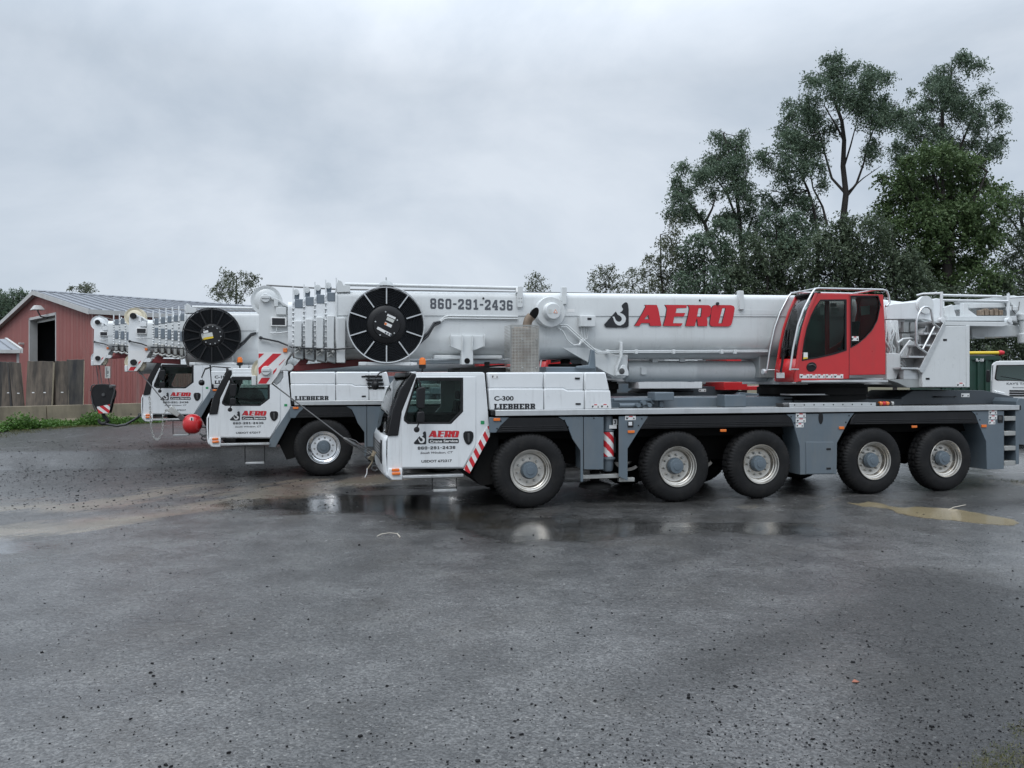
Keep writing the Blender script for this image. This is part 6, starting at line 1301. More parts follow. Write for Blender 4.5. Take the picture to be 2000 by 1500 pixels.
    mb = MB(); mb.box(d0-.0, d1, .26, .35, GZ+1.62, GZ+1.75); mb.box(d0, d1, .25, .30, dt-.14, dt-.02); mb.build('door_rail', 'galv', root, smooth=0)
    # floodlight and bracket
    lx, lz = gq(72, 602, .5); w_ = MB(); w_.tube([(lx-.05, -.02, lz-.45), (lx-.05, -.35, lz-.40), (lx-.05, -.45, lz-.2), (lx-.05, -.5, lz-.05)], .035, 8); w_.build('lamp_bracket', 'steel', root)
    MB().loft([[(lx-.33, -.75, lz-.10), (lx+.27, -.75, lz-.10), (lx+.27, -.20, lz-.08), (lx-.33, -.20, lz-.08)], [(lx-.18, -.62, lz+.13), (lx+.12, -.62, lz+.13), (lx+.12, -.35, lz+.13), (lx-.18, -.35, lz+.13)]]).build('floodlight', 'trim', root, bevel=.02)
    lx, lz = gq(39, 671, .2); MB().box(lx-.12, lx+.12, -.25, -.02, lz-.05, lz+.05).build('wall_lamp', 'trim', root, bevel=.01)
    return root
build_barn()
def build_leanto():
    e = Vector(W(39, 683, 31.0)); rg = Vector(W(9, 662, 33.6)); root = empty('lean_to_shed', (e.x, e.y, GZ)); tag(root, 'low red shed with ribbed grey roof in front of the barn at the left edge', 'shed')
    # local axes: x to the left along the eave, y up the slope
    dx, dy, dz, ze = rg.x-e.x, rg.y-e.y, rg.z-e.z, e.z-GZ; Lr = 7.0
    P_ = lambda s_, t: (-s_+dx*t, dy*t, ze+dz*t)
    rf = MB(); c = [P_(0, 0), P_(Lr, 0), P_(Lr, 1), P_(0, 1)]; rf.add(c+[(x, y, z-.06) for x, y, z in c], [(0,1,2,3),(7,6,5,4),(0,4,5,1),(1,5,6,2),(2,6,7,3),(3,7,4,0)])
    s_ = .3
    while s_ < Lr: a, b = P_(s_, .005), P_(s_, .995); rf.add([(a[0], a[1], a[2]+.001), (a[0]-.06, a[1], a[2]+.001), (b[0]-.06, b[1], b[2]+.001), (b[0], b[1], b[2]+.001), (a[0]-.015, a[1], a[2]+.05), (a[0]-.045, a[1], a[2]+.05), (b[0]-.045, b[1], b[2]+.05), (b[0]-.015, b[1], b[2]+.05)], [(4,5,6,7),(0,4,7,3),(1,2,6,5),(0,1,5,4),(3,7,6,2)]); s_ += .5
    bk = [P_(0, 1), P_(Lr, 1), (-Lr+2*dx, 2*dy, ze), (2*dx, 2*dy, ze)]; rf.add(bk+[(x, y, z-.06) for x, y, z in bk], [(0,1,2,3),(7,6,5,4),(0,4,5,1),(1,5,6,2),(2,6,7,3),(3,7,4,0)]); rf.build('roof', 'roof', root, smooth=0)
    tr = MB(); tr.add([(.03, -.03, ze-.14), (-Lr, -.03, ze-.14), (-Lr, -.03, ze+.0), (.03, -.03, ze+.0), (.03, -.002, ze-.14), (-Lr, -.002, ze-.14), (-Lr, -.002, ze), (.03, -.002, ze)], [(0,1,2,3),(7,6,5,4),(0,4,5,1),(1,5,6,2),(2,6,7,3),(3,7,4,0)])
    a, b = P_(0, 0), P_(0, 1); tr.add([(a[0]+.12, a[1], a[2]+.05), (a[0]+.003, a[1], a[2]+.06), (b[0]+.003, b[1], b[2]+.06), (b[0]+.12, b[1], b[2]+.05), (a[0]+.12, a[1], a[2]-.14), (a[0]+.003, a[1], a[2]-.14), (b[0]+.003, b[1], b[2]-.14), (b[0]+.12, b[1], b[2]-.14)], [(0,1,2,3),(7,6,5,4),(0,4,5,1),(1,5,6,2),(2,6,7,3),(3,7,4,0)]); tr.build('fascia', 'trim', root, smooth=0)
    wl = MB(); wl.box(-Lr, -.2, .25, .3, -.2, ze-.07); wl.build('front_wall', 'siding', root, smooth=0)
    sd = [(-.2, .3, -.2), (-.2+2*dx+.3, 2*dy-.3, -.2), (-.2+2*dx+.3, 2*dy-.3, ze-.1), (-.2+dx, dy, ze+dz-.1), (-.2, .3, ze-.05)]; MB().add(sd+[(x-.05, y, z) for x, y, z in sd], [(0,1,2,3,4),(9,8,7,6,5),(0,5,6,1),(1,6,7,2),(2,7,8,3),(3,8,9,4),(4,9,5,0)]).build('side_wall', 'siding', root, smooth=0)
    MB().box(-.28, -.19, .22, .252, -.2, ze-.14).build('corner_trim', 'trim', root, smooth=0); MB().box(-2.0, -1.0, .22, .249, .9, 1.8).build('window', 'trim', root, smooth=0)
build_leanto()
def barriers():
    pa, pb = Vector((*W(-90, 0, 26.1)[:2], 0)), Vector((*W(300, 0, 32.0)[:2], 0)); zt = lambda px, Z, py: H+(HY-py)*Z/F
    j = None; d = (pb-pa).normalized(); ang = math.atan2(d.y, d.x); n = 0
    for (x0, x1, lab) in ((-90, 87.3, 'weathered concrete barrier block at the far left in front of the leaning plates'), (88.6, 300, 'weathered concrete barrier block in front of the barn behind the hanging hook block')):
        def at_px(px): 
            u = (px-1000)/F; return (u*pa.y-pa.x)/(d.x-u*d.y)
        s0, s1 = at_px(x0), at_px(x1); L_ = s1-s0; o = pa+d*s0
        sec = [(-.30, 0), (.30, 0), (.30, .08), (.17, .30), (.10, .80), (-.10, .80), (-.17, .30), (-.30, .08)]
        mb = MB(); ns = max(2, int(L_/.7)); mb.loft([[(L_*i/ns, y, z) for y, z in sec] for i in range(ns+1)])
        b = mb.build('concrete_barrier', 'conc', smooth=0, bevel=.02); b.location = (o.x, o.y, GZ-.04); b.rotation_euler = (0, 0, ang); tag(b, lab, 'barrier', 'concrete barriers along the yard edge')
        for sx in (.3, .75):
            h_ = MB().lathe([(.0001, -.165), (.035, -.163), (.035, -.12)], (L_*sx, 0, .36), 10).build('lifting_hole', 'void', b)  # raised dark disc; the hole's shade is put into its colour
barriers()
def road_plates():
    # column (left, right), top row, distance, yaw, lean, kind
    L_ = [(-60, -2, 708, 30.2, 8, 6, 'plate', 'rusty steel road plate standing at the very left edge of the row'),
          (-4, 17, 706, 30.4, 20, 5, 'plated', 'dark narrow road plate near the left edge, half behind its rusty neighbour'),
          (14, 35, 707, 29.6, 12, 7, 'plate', 'brown road plate with pale scuffs, left of the leaning narrow plate'),
          (38, 46, 706, 29.3, 55, 9, 'plated', 'black road plate seen almost edge on beside the barn doorway'),
          (44, 56, 706, 29.1, 50, 12, 'plate', 'slanting rusty road plate with a pale edge, just left of the widest plate'),
          (61, 107, 705, 29.2, 6, 6, 'plate', 'widest rusty brown road plate in the middle of the row'),
          (109, 122, 706, 29.9, 10, 5, 'plate', 'narrow grey road plate right of the widest plate'),
          (121, 140, 705, 29.6, 30, 6, 'plate', 'rusty road plate with a pale tall edge between grey and black plates'),
          (139, 168, 702, 29.8, 14, 5, 'plated', 'black road plate at the right end of the row')]
    for x0, x1, yt, Z, yaw, lean, m, lab in L_:
        c = W((x0+x1)/2, yt, Z); w_ = (x1-x0)/F*Z/max(.35, math.cos(R(yaw))); hh = c[2]-GZ; th = .12
        n = 6; mb = MB(); xs = frange(-w_/2, w_/2, n); tops = [hh+random.uniform(-.015, .012) for _ in xs]
        pr = [(-w_/2, 0), (w_/2, 0)]+[(x, t) for x, t in zip(xs[::-1], tops)]
        mb.prism(pr, -th/2, th/2); b = mb.build('road_plate', m, smooth=0, bevel=.012)
        tag(b, lab, 'road plate', 'steel road plates standing on edge behind the barrier')
        b.location = (c[0], c[1]-.3, GZ); b.rotation_euler = (R(-lean), 0, R(yaw+4))
        e = MB().box(w_/2+.001, w_/2+.006, -th/2+.004, th/2-.004, .05, hh-.05).build('plate_edge', 'plateedge', b, smooth=0)
        if w_ > .35 and m == 'plate':
            mb = MB()
            for s_ in ((-.2, .2) if w_ > .7 else (0,)): mb.box(s_*w_*1.1-.04, s_*w_*1.1+.04, -th/2-.004, -th/2-.001, hh*.50, hh*.50+.035)
            mb.build('pale_mark', 'sticker', b, smooth=0)  # small pale rectangles on the plate face
road_plates()
# ------------------------------------------------------------------ container and lorry behind the near crane
def container():
    Z = 30.0; x0 = W(1838, 0, Z)[0]; x1 = W(1951, 0, Z)[0]; g = ground_z(17, 30); zt = W(0, 697, Z)[2]
    root = empty('roll_off_container', (x0, Z, g)); tag(root, 'dark green roll-off container with a yellow tarp bar behind the grey cabinet', 'container'); w_ = x1-x0; hh = zt-g
    b = MB(); b.box(0, w_, 0, .06, .25, hh); b.box(0, w_, 2.3, 2.36, .25, hh); b.box(0, .06, 0, 2.36, .25, hh); b.box(w_-.06, w_, 0, 2.36, .25, hh); b.box(0, w_, 0, 2.36, .2, .28)
    b.build('body', 'dgreen', root, bevel=.01)
    r = MB()
    for k in range(7): x = .2+k*(w_-.4)/6; r.box(x-.05, x+.05, -.07, -.001, .25, hh-.12)
    r.box(-.02, w_+.02, -.09, -.002, hh-.12, hh+.02); r.build('rib', 'dgreen', root, bevel=.008)
    t = MB().tube([(-.2, .0, hh+.14), (w_*.5, .0, hh+.15), (w_-.02, .0, hh+.16)], .065, 10).build('tarp_bar', 'yellow', root)
    MB().lathe([(.0001, 0), (.09, .01), (.10, .10), (.07, .2), (.0001, .22)], (w_-.02, 0, hh+.16), 14, 'x').build('bar_end', 'sred', root)
    p0, p1 = W(1903.5, 706, Z), W(1919, 700.5, Z); put_text(MB(), 'FL-120', (p0[0]-x0, p0[2]-g), (p1[0]-x0, p1[2]-g), -.095, .04).build('lettering', 'sticker', root, smooth=0)
    tp = MB(); tp.sheet([[(w_*i/8, 0.1+2.2*j/6, hh+.02+.10*math.sin(j/6*math.pi)+.02*((i+j) % 2)) for i in range(9)] for j in range(7)]); tp.build('load_cover', 'black', root, solid=.02)
    wh = MB()
    for x in (.5, w_-.6):
        for y in (.2, 2.1): wh.lathe([(.0001, -.08), (.13, -.08), (.13, .08), (.0001, .08)], (x, y, .13), 18)
    wh.build('roller', 'steel', root)
container()
def lorry():
    Z = 26.0; g = ground_z(17.5, 26); xl = W(1940.5, 0, Z)[0]; zt = W(0, 705, Z)[2]-g; w_ = 2.15
    root = empty('box_truck', (xl, Z, g), R(-30)); tag(root, 'white cab-over truck facing the yard at the right edge behind the crane', 'truck')
    U = lambda py: W(0, py, Z)[2]-g
    zw0, zw1 = U(741), U(713.5); cb = MB()
    n = [(-.0, zt-.10), (.06, zt-.02), (.18, zt), (w_-.18, zt), (w_-.06, zt-.02), (w_, zt-.10), (w_+.03, zw0-.02), (w_+.04, .55), (-.04, .55), (-.03, zw0-.02)]
    ws = [(.09, zw1), (w_-.09, zw1), (w_-.03, zw0+.02), (w_-.10, zw0-.04), (.10, zw0-.04), (.03, zw0+.02)]
    cb.prism(n, 0, .06, [ws]); cb.prism(n, 1.5, 1.56); cb.box(-.04, .02, .06, 1.5, .55, zw0-.03); cb.box(w_-.02, w_+.04, .06, 1.5, .55, zw0-.03); cb.prism([(.02, zt-.12), (.08, zt-.03), (.2, zt-.01), (w_-.2, zt-.01), (w_-.08, zt-.03), (w_-.02, zt-.12)], .06, 1.5)
    for s_ in (.0, w_-.05): cb.box(s_, s_+.05, .06, .14, zw0-.03, zt-.1); cb.box(s_, s_+.05, 1.2, 1.5, zw0-.03, zt-.1)
    cb.build('cab', 'truckwhite', root, bevel=.025)
    MB().prism(ws, .02, .035).build('windscreen', 'wglass', root); MB().prism([(a, b) for a, b in ws], -.012, .02, [[(1.07+(a-1.07)*.965, (zw0+zw1)/2+(b-(zw0+zw1)/2)*.92) for a, b in ws]]).build('windscreen_seal', 'black', root, bevel=.004)
    for s_ in (.0, w_-.04): MB().box(s_+.005, s_+.035, .14, 1.2, zw0-.02, zt-.14).build('side_glass', 'glass', root)
    st = MB(); 
    for x in (.5, 1.6): st.box(x-.28, x+.28, .8, 1.35, .9, 1.3); st.box(x-.25, x+.25, 1.2, 1.4, 1.3, 1.95)
    st.build('seat', 'seat', root, bevel=.05); MB().box(.08, w_-.08, .08, .45, 1.0, zw0-.06).build('dashboard', 'seat', root, bevel=.03); 
    MB().box(1.2, 1.6, .28, .285, zw0+.18, zw0+.38).build('sun_card', 'inwhite', root, smooth=0)
    for x0_, x1_ in ((.2, .95), (1.15, 1.9)): MB().tube([(x1_, -.03, zw0-.05), ((x0_+x1_)/2, -.03, zw0+.03), (x0_, -.03, zw0+.10)], .012, 5).build('wiper', 'black', root)
    p = [W(1962, 753, Z), W(2024, 747, Z)]; put_text(MB(), "KAY'S Trucking, Inc.", (p[0][0]-xl, p[0][2]-g), (p[1][0]-xl, p[1][2]-g), -.004, .02).build('lettering', 'grphone', root, smooth=0)
    p = [W(1972, 758.5, Z), W(1994, 755.5, Z)]; put_text(MB(), 'Excavating', (p[0][0]-xl, p[0][2]-g), (p[1][0]-xl, p[1][2]-g), -.004, .02).build('lettering', 'grphone', root, smooth=0)
    zg = U(761); gr = MB()
    for k in range(3): gr.box(.45, w_-.45, -.02, -.001, zg-.06-k*.08, zg-.01-k*.08)
    gr.build('grille', 'black', root, bevel=.006)
    for x in (.02, w_-.32): MB().prism([(x, zg-.02), (x+.30, zg-.10), (x+.30, zg-.25), (x, zg-.2)], -.03, .0).build('headlight', 'lens', root, bevel=.02)
    MB().box(-.06, w_+.06, -.12, .05, .38, .62).build('bumper', 'truckwhite', root, bevel=.03)
    for x in (-.22, w_+.10): MB().box(x, x+.12, -.15, -.05, zw0-.1, zw0+.32).build('mirror', 'black', root, bevel=.03)
    MB().box(-.08, w_+.08, 1.75, 6.2, 1.0, 1.15).build('flat_bed', 'chassisd', root, bevel=.02)
    for y in (.75, 4.6):
        for x in (.05, w_-.32):
            MB().lathe([(.0001, .02), (.2, .02), (.24, 0), (.38, .0), (.41, .04), (.41, .22), (.38, .27), (.0001, .27)], (x, y, .41), 28, 'x').build('wheel', 'rubber', root)
lorry()
# ------------------------------------------------------------------ vegetation
def leafmat(name, c1, c2, trans=.3):
    m = bpy.data.materials.new(name); m.use_nodes = True; t = m.node_tree; t.nodes.clear(); L = t.links.new; nn = t.nodes.new
    g = nn('ShaderNodeNewGeometry'); r = nn('ShaderNodeValToRGB'); L(g.outputs['Random Per Island'], r.inputs[0])
    r.color_ramp.elements[0].color = (*c1, 1); r.color_ramp.elements[1].color = (*c2, 1)
    d = nn('ShaderNodeBsdfPrincipled'); d.inputs['Roughness'].default_value = .55; d.inputs['Specular IOR Level'].default_value = .35; L(r.outputs[0], d.inputs['Base Color'])
    tl = nn('ShaderNodeBsdfTranslucent'); L(r.outputs[0], tl.inputs[0]); mx = nn('ShaderNodeMixShader'); mx.inputs[0].default_value = trans; L(d.outputs[0], mx.inputs[1]); L(tl.outputs[0], mx.inputs[2])
    o = nn('ShaderNodeOutputMaterial'); L(mx.outputs[0], o.inputs[0]); return m
LM = {'dark': leafmat('dark_locust_leaf', (.072, .115, .080), (.145, .195, .125)), 'maple': leafmat('maple_leaf', (.055, .100, .038), (.130, .185, .075)),  # tree greens brightened: distance haze is put into the leaf colours
      'shrub': leafmat('shrub_leaf', (.062, .090, .058), (.125, .160, .095)), 'pale': leafmat('pale_willow_leaf', (.06, .075, .045), (.13, .145, .09)), 'weed': leafmat('weed_leaf', (.045, .11, .018), (.11, .21, .045))}
def leaf_quads(C, Dir, Len, Wid, Roll):
    """numpy: one four-sided leaf per row (diamond with a bent midrib)"""
    n = len(C); Dir = Dir/np.linalg.norm(Dir, axis=1)[:, None]; rnd = Roll; S_ = np.cross(Dir, rnd); S_ /= (np.linalg.norm(S_, axis=1)[:, None]+1e-9)
    a = C-Dir*Len[:, None]*.5; b = C+S_*Wid[:, None]*.5; c = C+Dir*Len[:, None]*.5; d = C-S_*Wid[:, None]*.5
    return np.stack([a, b, c, d], 1).reshape(-1, 3)
def mesh_quads(name, V, m, parent=None):
    n = len(V)//4; me = bpy.data.meshes.new(name); me.vertices.add(len(V)); me.vertices.foreach_set('co', V.astype(np.float32).reshape(-1))
    me.loops.add(n*4); me.loops.foreach_set('vertex_index', np.arange(n*4, dtype=np.int32)); me.polygons.add(n); me.polygons.foreach_set('loop_start', np.arange(0, n*4, 4, dtype=np.int32)); me.update(calc_edges=True); me.materials.append(m)
    o = bpy.data.objects.new(name, me); S.collection.objects.link(o)
    if parent: o.parent = parent
    return o
def crown(clumps, Z, depth, leaf, cover, drooping, seed, sub=.34):
    """clumps: (column, row, radius) of leafy masses in the photograph -> leaf sprays through a real volume"""
    r = np.random.default_rng(seed); out = []
    for cx, cy, rr in clumps:
        c = np.array(W(cx, cy, Z)); R_ = rr/F*Z; c[1] += r.uniform(-depth, depth)
        nsub = max(10, int(cover*(R_/sub)**2*15.0))
        d = r.normal(size=(nsub, 3)); d /= np.linalg.norm(d, axis=1)[:, None]; rad = R_*(.15+1.12*r.random(nsub)**.65)
        sc = c+d*rad[:, None]*np.array([1.05, 1.0, .92])
        sd = d+r.normal(size=(nsub, 3))*.5; sd[:, 2] -= drooping; sd /= np.linalg.norm(sd, axis=1)[:, None]
        nl = 12; t = np.linspace(-1, 1, nl)
        for k in range(nl):
            ln = sub*(.75+.5*r.random(nsub))
            p = sc+sd*(t[k]*ln*.9)[:, None]; p[:, 2] -= (t[k]+1)**2*ln*.10*drooping*2
            p += r.normal(size=(nsub, 3))*sub*.16
            dr = sd*.5+r.normal(size=(nsub, 3))*.6; dr[:, 2] -= drooping*.5
            out.append(leaf_quads(p, dr, leaf*(.7+.6*r.random(nsub)), leaf*.5*(.7+.6*r.random(nsub)), r.normal(size=(nsub, 3))+np.array([0, 0, 1.2])))
    return np.concatenate(out)
def tree(name, label, cat, Z, trunk, limbs, clumps, m, leaf=.145, cover=1.0, depth=1.6, droop=.5, seed=1, sub=.34, group=None, tr=.25, k=1.0, ox=0, oy=0):
    T = lambda X, Y: (ox+X*k, oy+Y*k); r = random.Random(seed)
    g0 = W(*T(*trunk[0]), Z); root = empty(name, (g0[0], Z, ground_z(g0[0], Z))); tag(root, label, cat, group)
    bx = Matrix.Translation(-Vector(root.location))
    cl = [(*T(a, b), c*k) for a, b, c in clumps]
    mb = MB(); P_ = [W(*T(*p), Z) for p in trunk]; P_[0] = (P_[0][0], Z, root.location.z-.1)
    n = len(P_); pts = []
    for i in range(n): pts.append((P_[i][0], P_[i][1]+(r.uniform(-.3, .3) if 0 < i else 0), P_[i][2]))
    mb.tube(pts, [tr*(1-.75*i/(n-1)) for i in range(n)], 9)
    nodes = list(pts)
    for lb in limbs:
        L_ = [W(*T(*p), Z) for p in lb[1:]]; dy = r.uniform(-depth, depth)*.8; m_ = len(L_); s_ = min(nodes, key=lambda q_: (q_[0]-L_[0][0])**2+(q_[2]-L_[0][2])**2)
        ps = [L_[0] if True else s_]+[(p[0], p[1]+dy*(i+1)/m_, p[2]) for i, p in enumerate(L_[1:])]; ps[0] = (ps[0][0], s_[1], ps[0][2])
        mb.tube(ps, [lb[0]*(1-.7*i/(len(ps)-1)) for i in range(len(ps))], 7); nodes += ps
    # twigs out to the clumps
    for cx, cy, rr in cl:
        c = Vector(W(cx, cy, Z)); s_ = min(nodes, key=lambda q_: (Vector(q_)-c).length+(2.0 if q_[2] > c.z+.3 else 0)); s_ = Vector(s_)
        if (c-s_).length > 6: continue
        md = s_.lerp(c, .55)+Vector((r.uniform(-.2, .2), r.uniform(-.3, .3), -.12*(c-s_).length)); mb.tube([tuple(s_), tuple(md), tuple(c)], [.03*tr/.2, .022*tr/.2, .01], 5)
        for _ in range(5):
            e = c+Vector((r.uniform(-1, 1), r.uniform(-1, 1), r.uniform(-.5, 1)))*(rr/F*Z)*.9; mb.tube([tuple(md.lerp(c, .6)), tuple(e)], [.012*tr/.2, .005], 4)
    mb.v = [tuple(bx @ Vector(v)) for v in mb.v]; mb.build('trunk', 'bark', root, smooth=60)
    V = crown(cl, Z, depth, leaf, cover, droop, seed, sub); V = V-np.array(root.location)[None]
    mesh_quads('crown', V, LM[m], root); return root
z4 = dict(k=.39, ox=1220, oy=90)
G1 = 'tall trees behind the cranes'
tree('locust_tree', 'leaning dark locust tree at the left of the tall group', 'tree', 46, [(560,1560),(515,1160),(440,1010),(400,890),(345,810),(300,760),(262,660)], [(.09,(400,890),(430,820),(440,760)),(.08,(345,810),(290,830),(240,800))],
     [(268,645,42),(300,690,40),(245,690,30),(240,790,45),(285,850,50),(345,800,40),(230,840,34),(320,740,36),(372,860,36)], 'dark', cover=2.0, seed=3, group=G1, tr=.17, **z4)
tree('locust_tree', 'second locust tree with a lone upright top, right of the leaning one', 'tree', 47, [(600,1560),(595,1100),(585,960),(575,820),(560,700),(535,560),(500,430)], [(.09,(580,900),(500,740),(410,640)),(.09,(590,1000),(640,860),(720,830)),(.07,(560,700),(620,640),(640,560)),(.08,(590,1020),(660,1000),(700,960))],
     [(478,430,34),(520,470,38),(598,448,34),(555,500,52),(500,540,52),(455,560,44),(575,570,60),(530,620,56),(410,625,50),(370,680,44),(450,650,50),(520,690,52),(600,690,40),(430,740,34),(480,760,26),(570,770,52),(640,770,34),(620,840,44),(700,820,44),(740,830,26),(560,850,60),(500,870,50),(660,900,40),(745,930,44),(770,980,34)], 'dark', cover=2.0, seed=5, group=G1, tr=.18, **z4)
tree('locust_tree', 'tallest locust tree in the middle with bare forked limbs showing sky', 'tree', 45, [(1105,1560),(1105,1080),(1102,880),(1100,745),(1098,600),(1090,480),(1082,380),(1060,260),(1040,150)],
     [(.085,(1100,745),(1040,660),(1010,540),(985,430),(920,330)),(.08,(1102,760),(1160,690),(1195,590),(1215,500),(1250,400),(1300,330)),(.06,(1098,620),(1130,500),(1150,420),(1180,300)),(.08,(1090,480),(1060,400),(1000,300)),(.11,(960,1200),(965,960),(940,830),(905,730),(860,640),(780,560),(700,555)),(.08,(1010,900),(1000,800),(960,700),(950,600)),(.05,(1110,735),(1180,670),(1250,620))],
     [(1000,95,34),(1045,85,36),(965,140,40),(1010,160,50),(1065,140,44),(1140,125,38),(1090,200,60),(1180,170,40),(1255,155,40),(1275,190,36),(1215,200,44),(1150,240,52),(1225,260,50),(1280,280,36),(870,250,34),(910,245,38),(955,270,50),(900,310,46),(1020,260,50),(850,330,40),(840,380,44),(910,380,56),(985,350,56),(1060,320,56),(1130,330,60),(1200,340,52),(1270,360,44),(1330,300,36),(1360,290,22),(1350,350,40),(1310,400,40),(850,440,46),(930,460,50),(1010,430,46),(1060,400,40),(1170,420,52),(1240,430,44),(820,500,44),(770,480,32),(890,520,50),(960,520,44),(1230,500,34),(1200,550,36),(1290,520,36),(760,550,44),(700,535,34),(665,570,30),(690,600,36),(830,580,48),(900,590,44),(760,620,40),(850,650,52),(930,640,38),(780,690,44),(740,720,34),(850,730,50),(920,740,44),(800,780,34),(870,800,36),(990,690,34),(960,790,40),(1000,850,44)], 'dark', cover=1.8, seed=8, group=G1, tr=.23, depth=1.9, **z4)
tree('locust_tree', 'tall locust tree whose narrow top rises above the bright green maple', 'tree', 50, [(1640,1560),(1635,900),(1625,640),(1600,480),(1590,330),(1630,200),(1640,120)], [(.12,(1625,640),(1680,480),(1720,350)),(.10,(1600,480),(1520,400),(1450,370)),(.10,(1630,700),(1760,560),(1830,480)),(.09,(1620,640),(1560,520),(1480,440))],
     [(1630,95,26),(1645,112,34),(1615,125,36),(1660,135,38),(1590,165,38),(1600,130,38),(1560,150,36),(1670,160,46),(1610,190,50),(1550,220,44),(1510,250,36),(1690,210,40),(1640,250,56),(1570,280,50),(1700,270,46),(1755,255,34),(1775,290,36),(1720,330,46),(1640,330,50),(1540,320,40),(1500,300,26),(1790,350,40),(1830,390,36),(1770,410,46),(1690,400,50),(1600,390,46),(1440,350,40),(1400,390,38),(1480,380,46),(1540,430,48),(1440,430,46),(1390,450,34),(1660,470,56),(1740,480,50),(1810,460,44),(1860,480,36),(1835,530,40),(1500,490,50),(1400,520,44),(1340,520,36),(1780,540,50),(1340,590,40)], 'dark', cover=1.7, seed=11, group=G1, tr=.22, depth=2.0, **z4)
tree('maple_tree', 'broad brighter green maple in front of the tall locusts at the right', 'tree', 43, [(1620,1560),(1615,1250),(1610,1000),(1600,800),(1600,620)], [(.14,(1610,1000),(1480,820),(1400,700)),(.14,(1610,950),(1740,780),(1790,640)),(.1,(1600,800),(1560,640),(1520,560))],
     [(1640,520,60),(1720,530,60),(1560,560,66),(1490,560,56),(1430,590,50),(1380,620,50),(1780,590,56),(1670,610,80),(1590,650,80),(1500,660,80),(1420,690,70),(1350,690,50),(1310,650,34),(1740,680,80),(1820,670,50),(1860,720,40),(1640,750,90),(1540,770,90),(1440,790,80),(1360,780,60),(1320,830,44),(1760,790,80),(1840,800,56),(1680,860,90),(1570,880,90),(1460,900,90),(1370,900,70),(1310,930,50),(1790,890,70),(1850,900,44),(1700,970,90),(1590,1000,90),(1480,1010,90),(1390,1000,60),(1330,985,44),(1790,990,66),(1640,1090,90),(1530,1110,80),(1740,1090,80),(1440,1090,60),(1600,1190,80),(1700,1190,80),(1800,1100,56),(1790,1200,60)], 'maple', leaf=.19, cover=1.2, seed=14, group=G1, tr=.35, depth=1.8, droop=.35, **z4)
tree('bare_topped_tree', 'sparse tree with thin sprays cut by the right edge of the view', 'tree', 44, [(2060,1560),(2050,1200),(2030,1000),(2000,860),(1985,740)], [(.08,(2030,1000),(1960,880),(1910,800)),(.07,(2040,1100),(1950,980),(1900,930))],
     [(1985,740,34),(1960,790,40),(1920,810,30),(2010,800,50),(1980,850,40),(1930,860,30),(1905,900,26),(1970,920,50),(2030,900,50),(1930,960,44),(2000,990,60),(1900,1010,40),(1950,1050,56),(2030,1070,60),(1890,1090,44),(1980,1130,60),(1900,1160,50),(2040,1180,60),(1960,1220,60),(1880,1230,50)], 'shrub', cover=1.1, seed=17, group=G1, tr=.2, **z4)
G2 = 'dense undergrowth at the foot of the tall trees'
sh = [('dark round shrub below the tallest locust, behind the boom', 41, (1050, 1560), [(1080,900,60),(1000,960,70),(1120,960,80),(950,1030,70),(1050,1050,90),(1170,1040,80),(900,1100,70),(990,1140,90),(1100,1150,90),(1200,1150,80),(880,1200,70),(960,1250,80),(1080,1260,90),(1190,1260,90),(1000,1350,100),(1150,1350,100)], 'shrub'),
      ('low dark shrub just left of the maple, above the red cab', 40.5, (1350, 1560), [(1260,860,50),(1200,920,50),(1270,960,60),(1290,1040,70),(1380,1080,70),(1330,1130,80),(1430,1150,80),(1270,1200,90),(1390,1230,90),(1480,1220,80),(1300,1320,90),(1430,1330,90)], 'shrub'),
      ('mixed green shrub between the second and tallest locust', 42, (700, 1560), [(640,1020,60),(700,1060,70),(590,1080,66),(770,1050,60),(640,1130,80),(720,1150,80),(560,1160,66),(820,1020,50),(800,1130,70),(860,1000,44),(600,1230,80),(720,1240,80),(820,1220,70),(650,1320,80),(780,1320,80)], 'shrub'),
      ('shrub at the foot of the leaning locust tree', 43, (400, 1560), [(480,900,44),(450,960,50),(330,980,44),(380,1000,50),(490,1010,50),(300,1050,60),(400,1080,70),(500,1100,66),(330,1140,70),(430,1180,80),(280,1210,70),(360,1260,80),(480,1250,80)], 'dark'),
      ('pale silvery shrub at the left end of the undergrowth', 44, (200, 1560), [(230,900,30),(250,940,34),(200,970,36),(180,1020,34),(240,1010,44),(120,1060,32),(150,1090,40),(210,1090,50),(110,1130,40),(180,1160,50),(250,1150,50),(130,1210,44),(210,1240,50),(100,1250,40)], 'pale'),
      ('tall thin shrub filling the gap left of the tallest locust trunk', 43.5, (800, 1560), [(700,860,40),(760,880,44),(820,880,40),(880,880,44),(940,900,44),(660,930,40),(720,950,50),(790,960,50),(860,950,50),(920,970,50),(560,900,36),(600,960,44),(540,1010,50),(830,1020,60),(900,1030,60),(760,1030,60)], 'dark'),
      ('dark undergrowth below the sparse tree at the right edge', 42, (1900, 1600), [(1830,1180,60),(1780,1280,80),(1870,1290,80),(1960,1300,80),(2040,1290,80),(1720,1400,80),(1810,1400,90),(1900,1420,90),(1990,1420,90),(2060,1420,80),(1760,1500,90),(1860,1530,90),(1960,1530,90),(2050,1530,90),(1650,1300,80),(1560,1290,80)], 'shrub')]
for i, (lab, Z, t0, cl, m) in enumerate(sh):
    cx = sum(c[0] for c in cl)/len(cl); tree('shrub', lab, 'shrub', Z, [t0, (t0[0], 1300), (cx, 1150), (cx, cl[0][1]+40)], [], cl, m, leaf=.17 if m != 'pale' else .14, cover=1.15 if m != 'pale' else .95, seed=30+i, group=G2, tr=.12, depth=1.2, **z4)
G3 = 'small treetops far behind the booms'
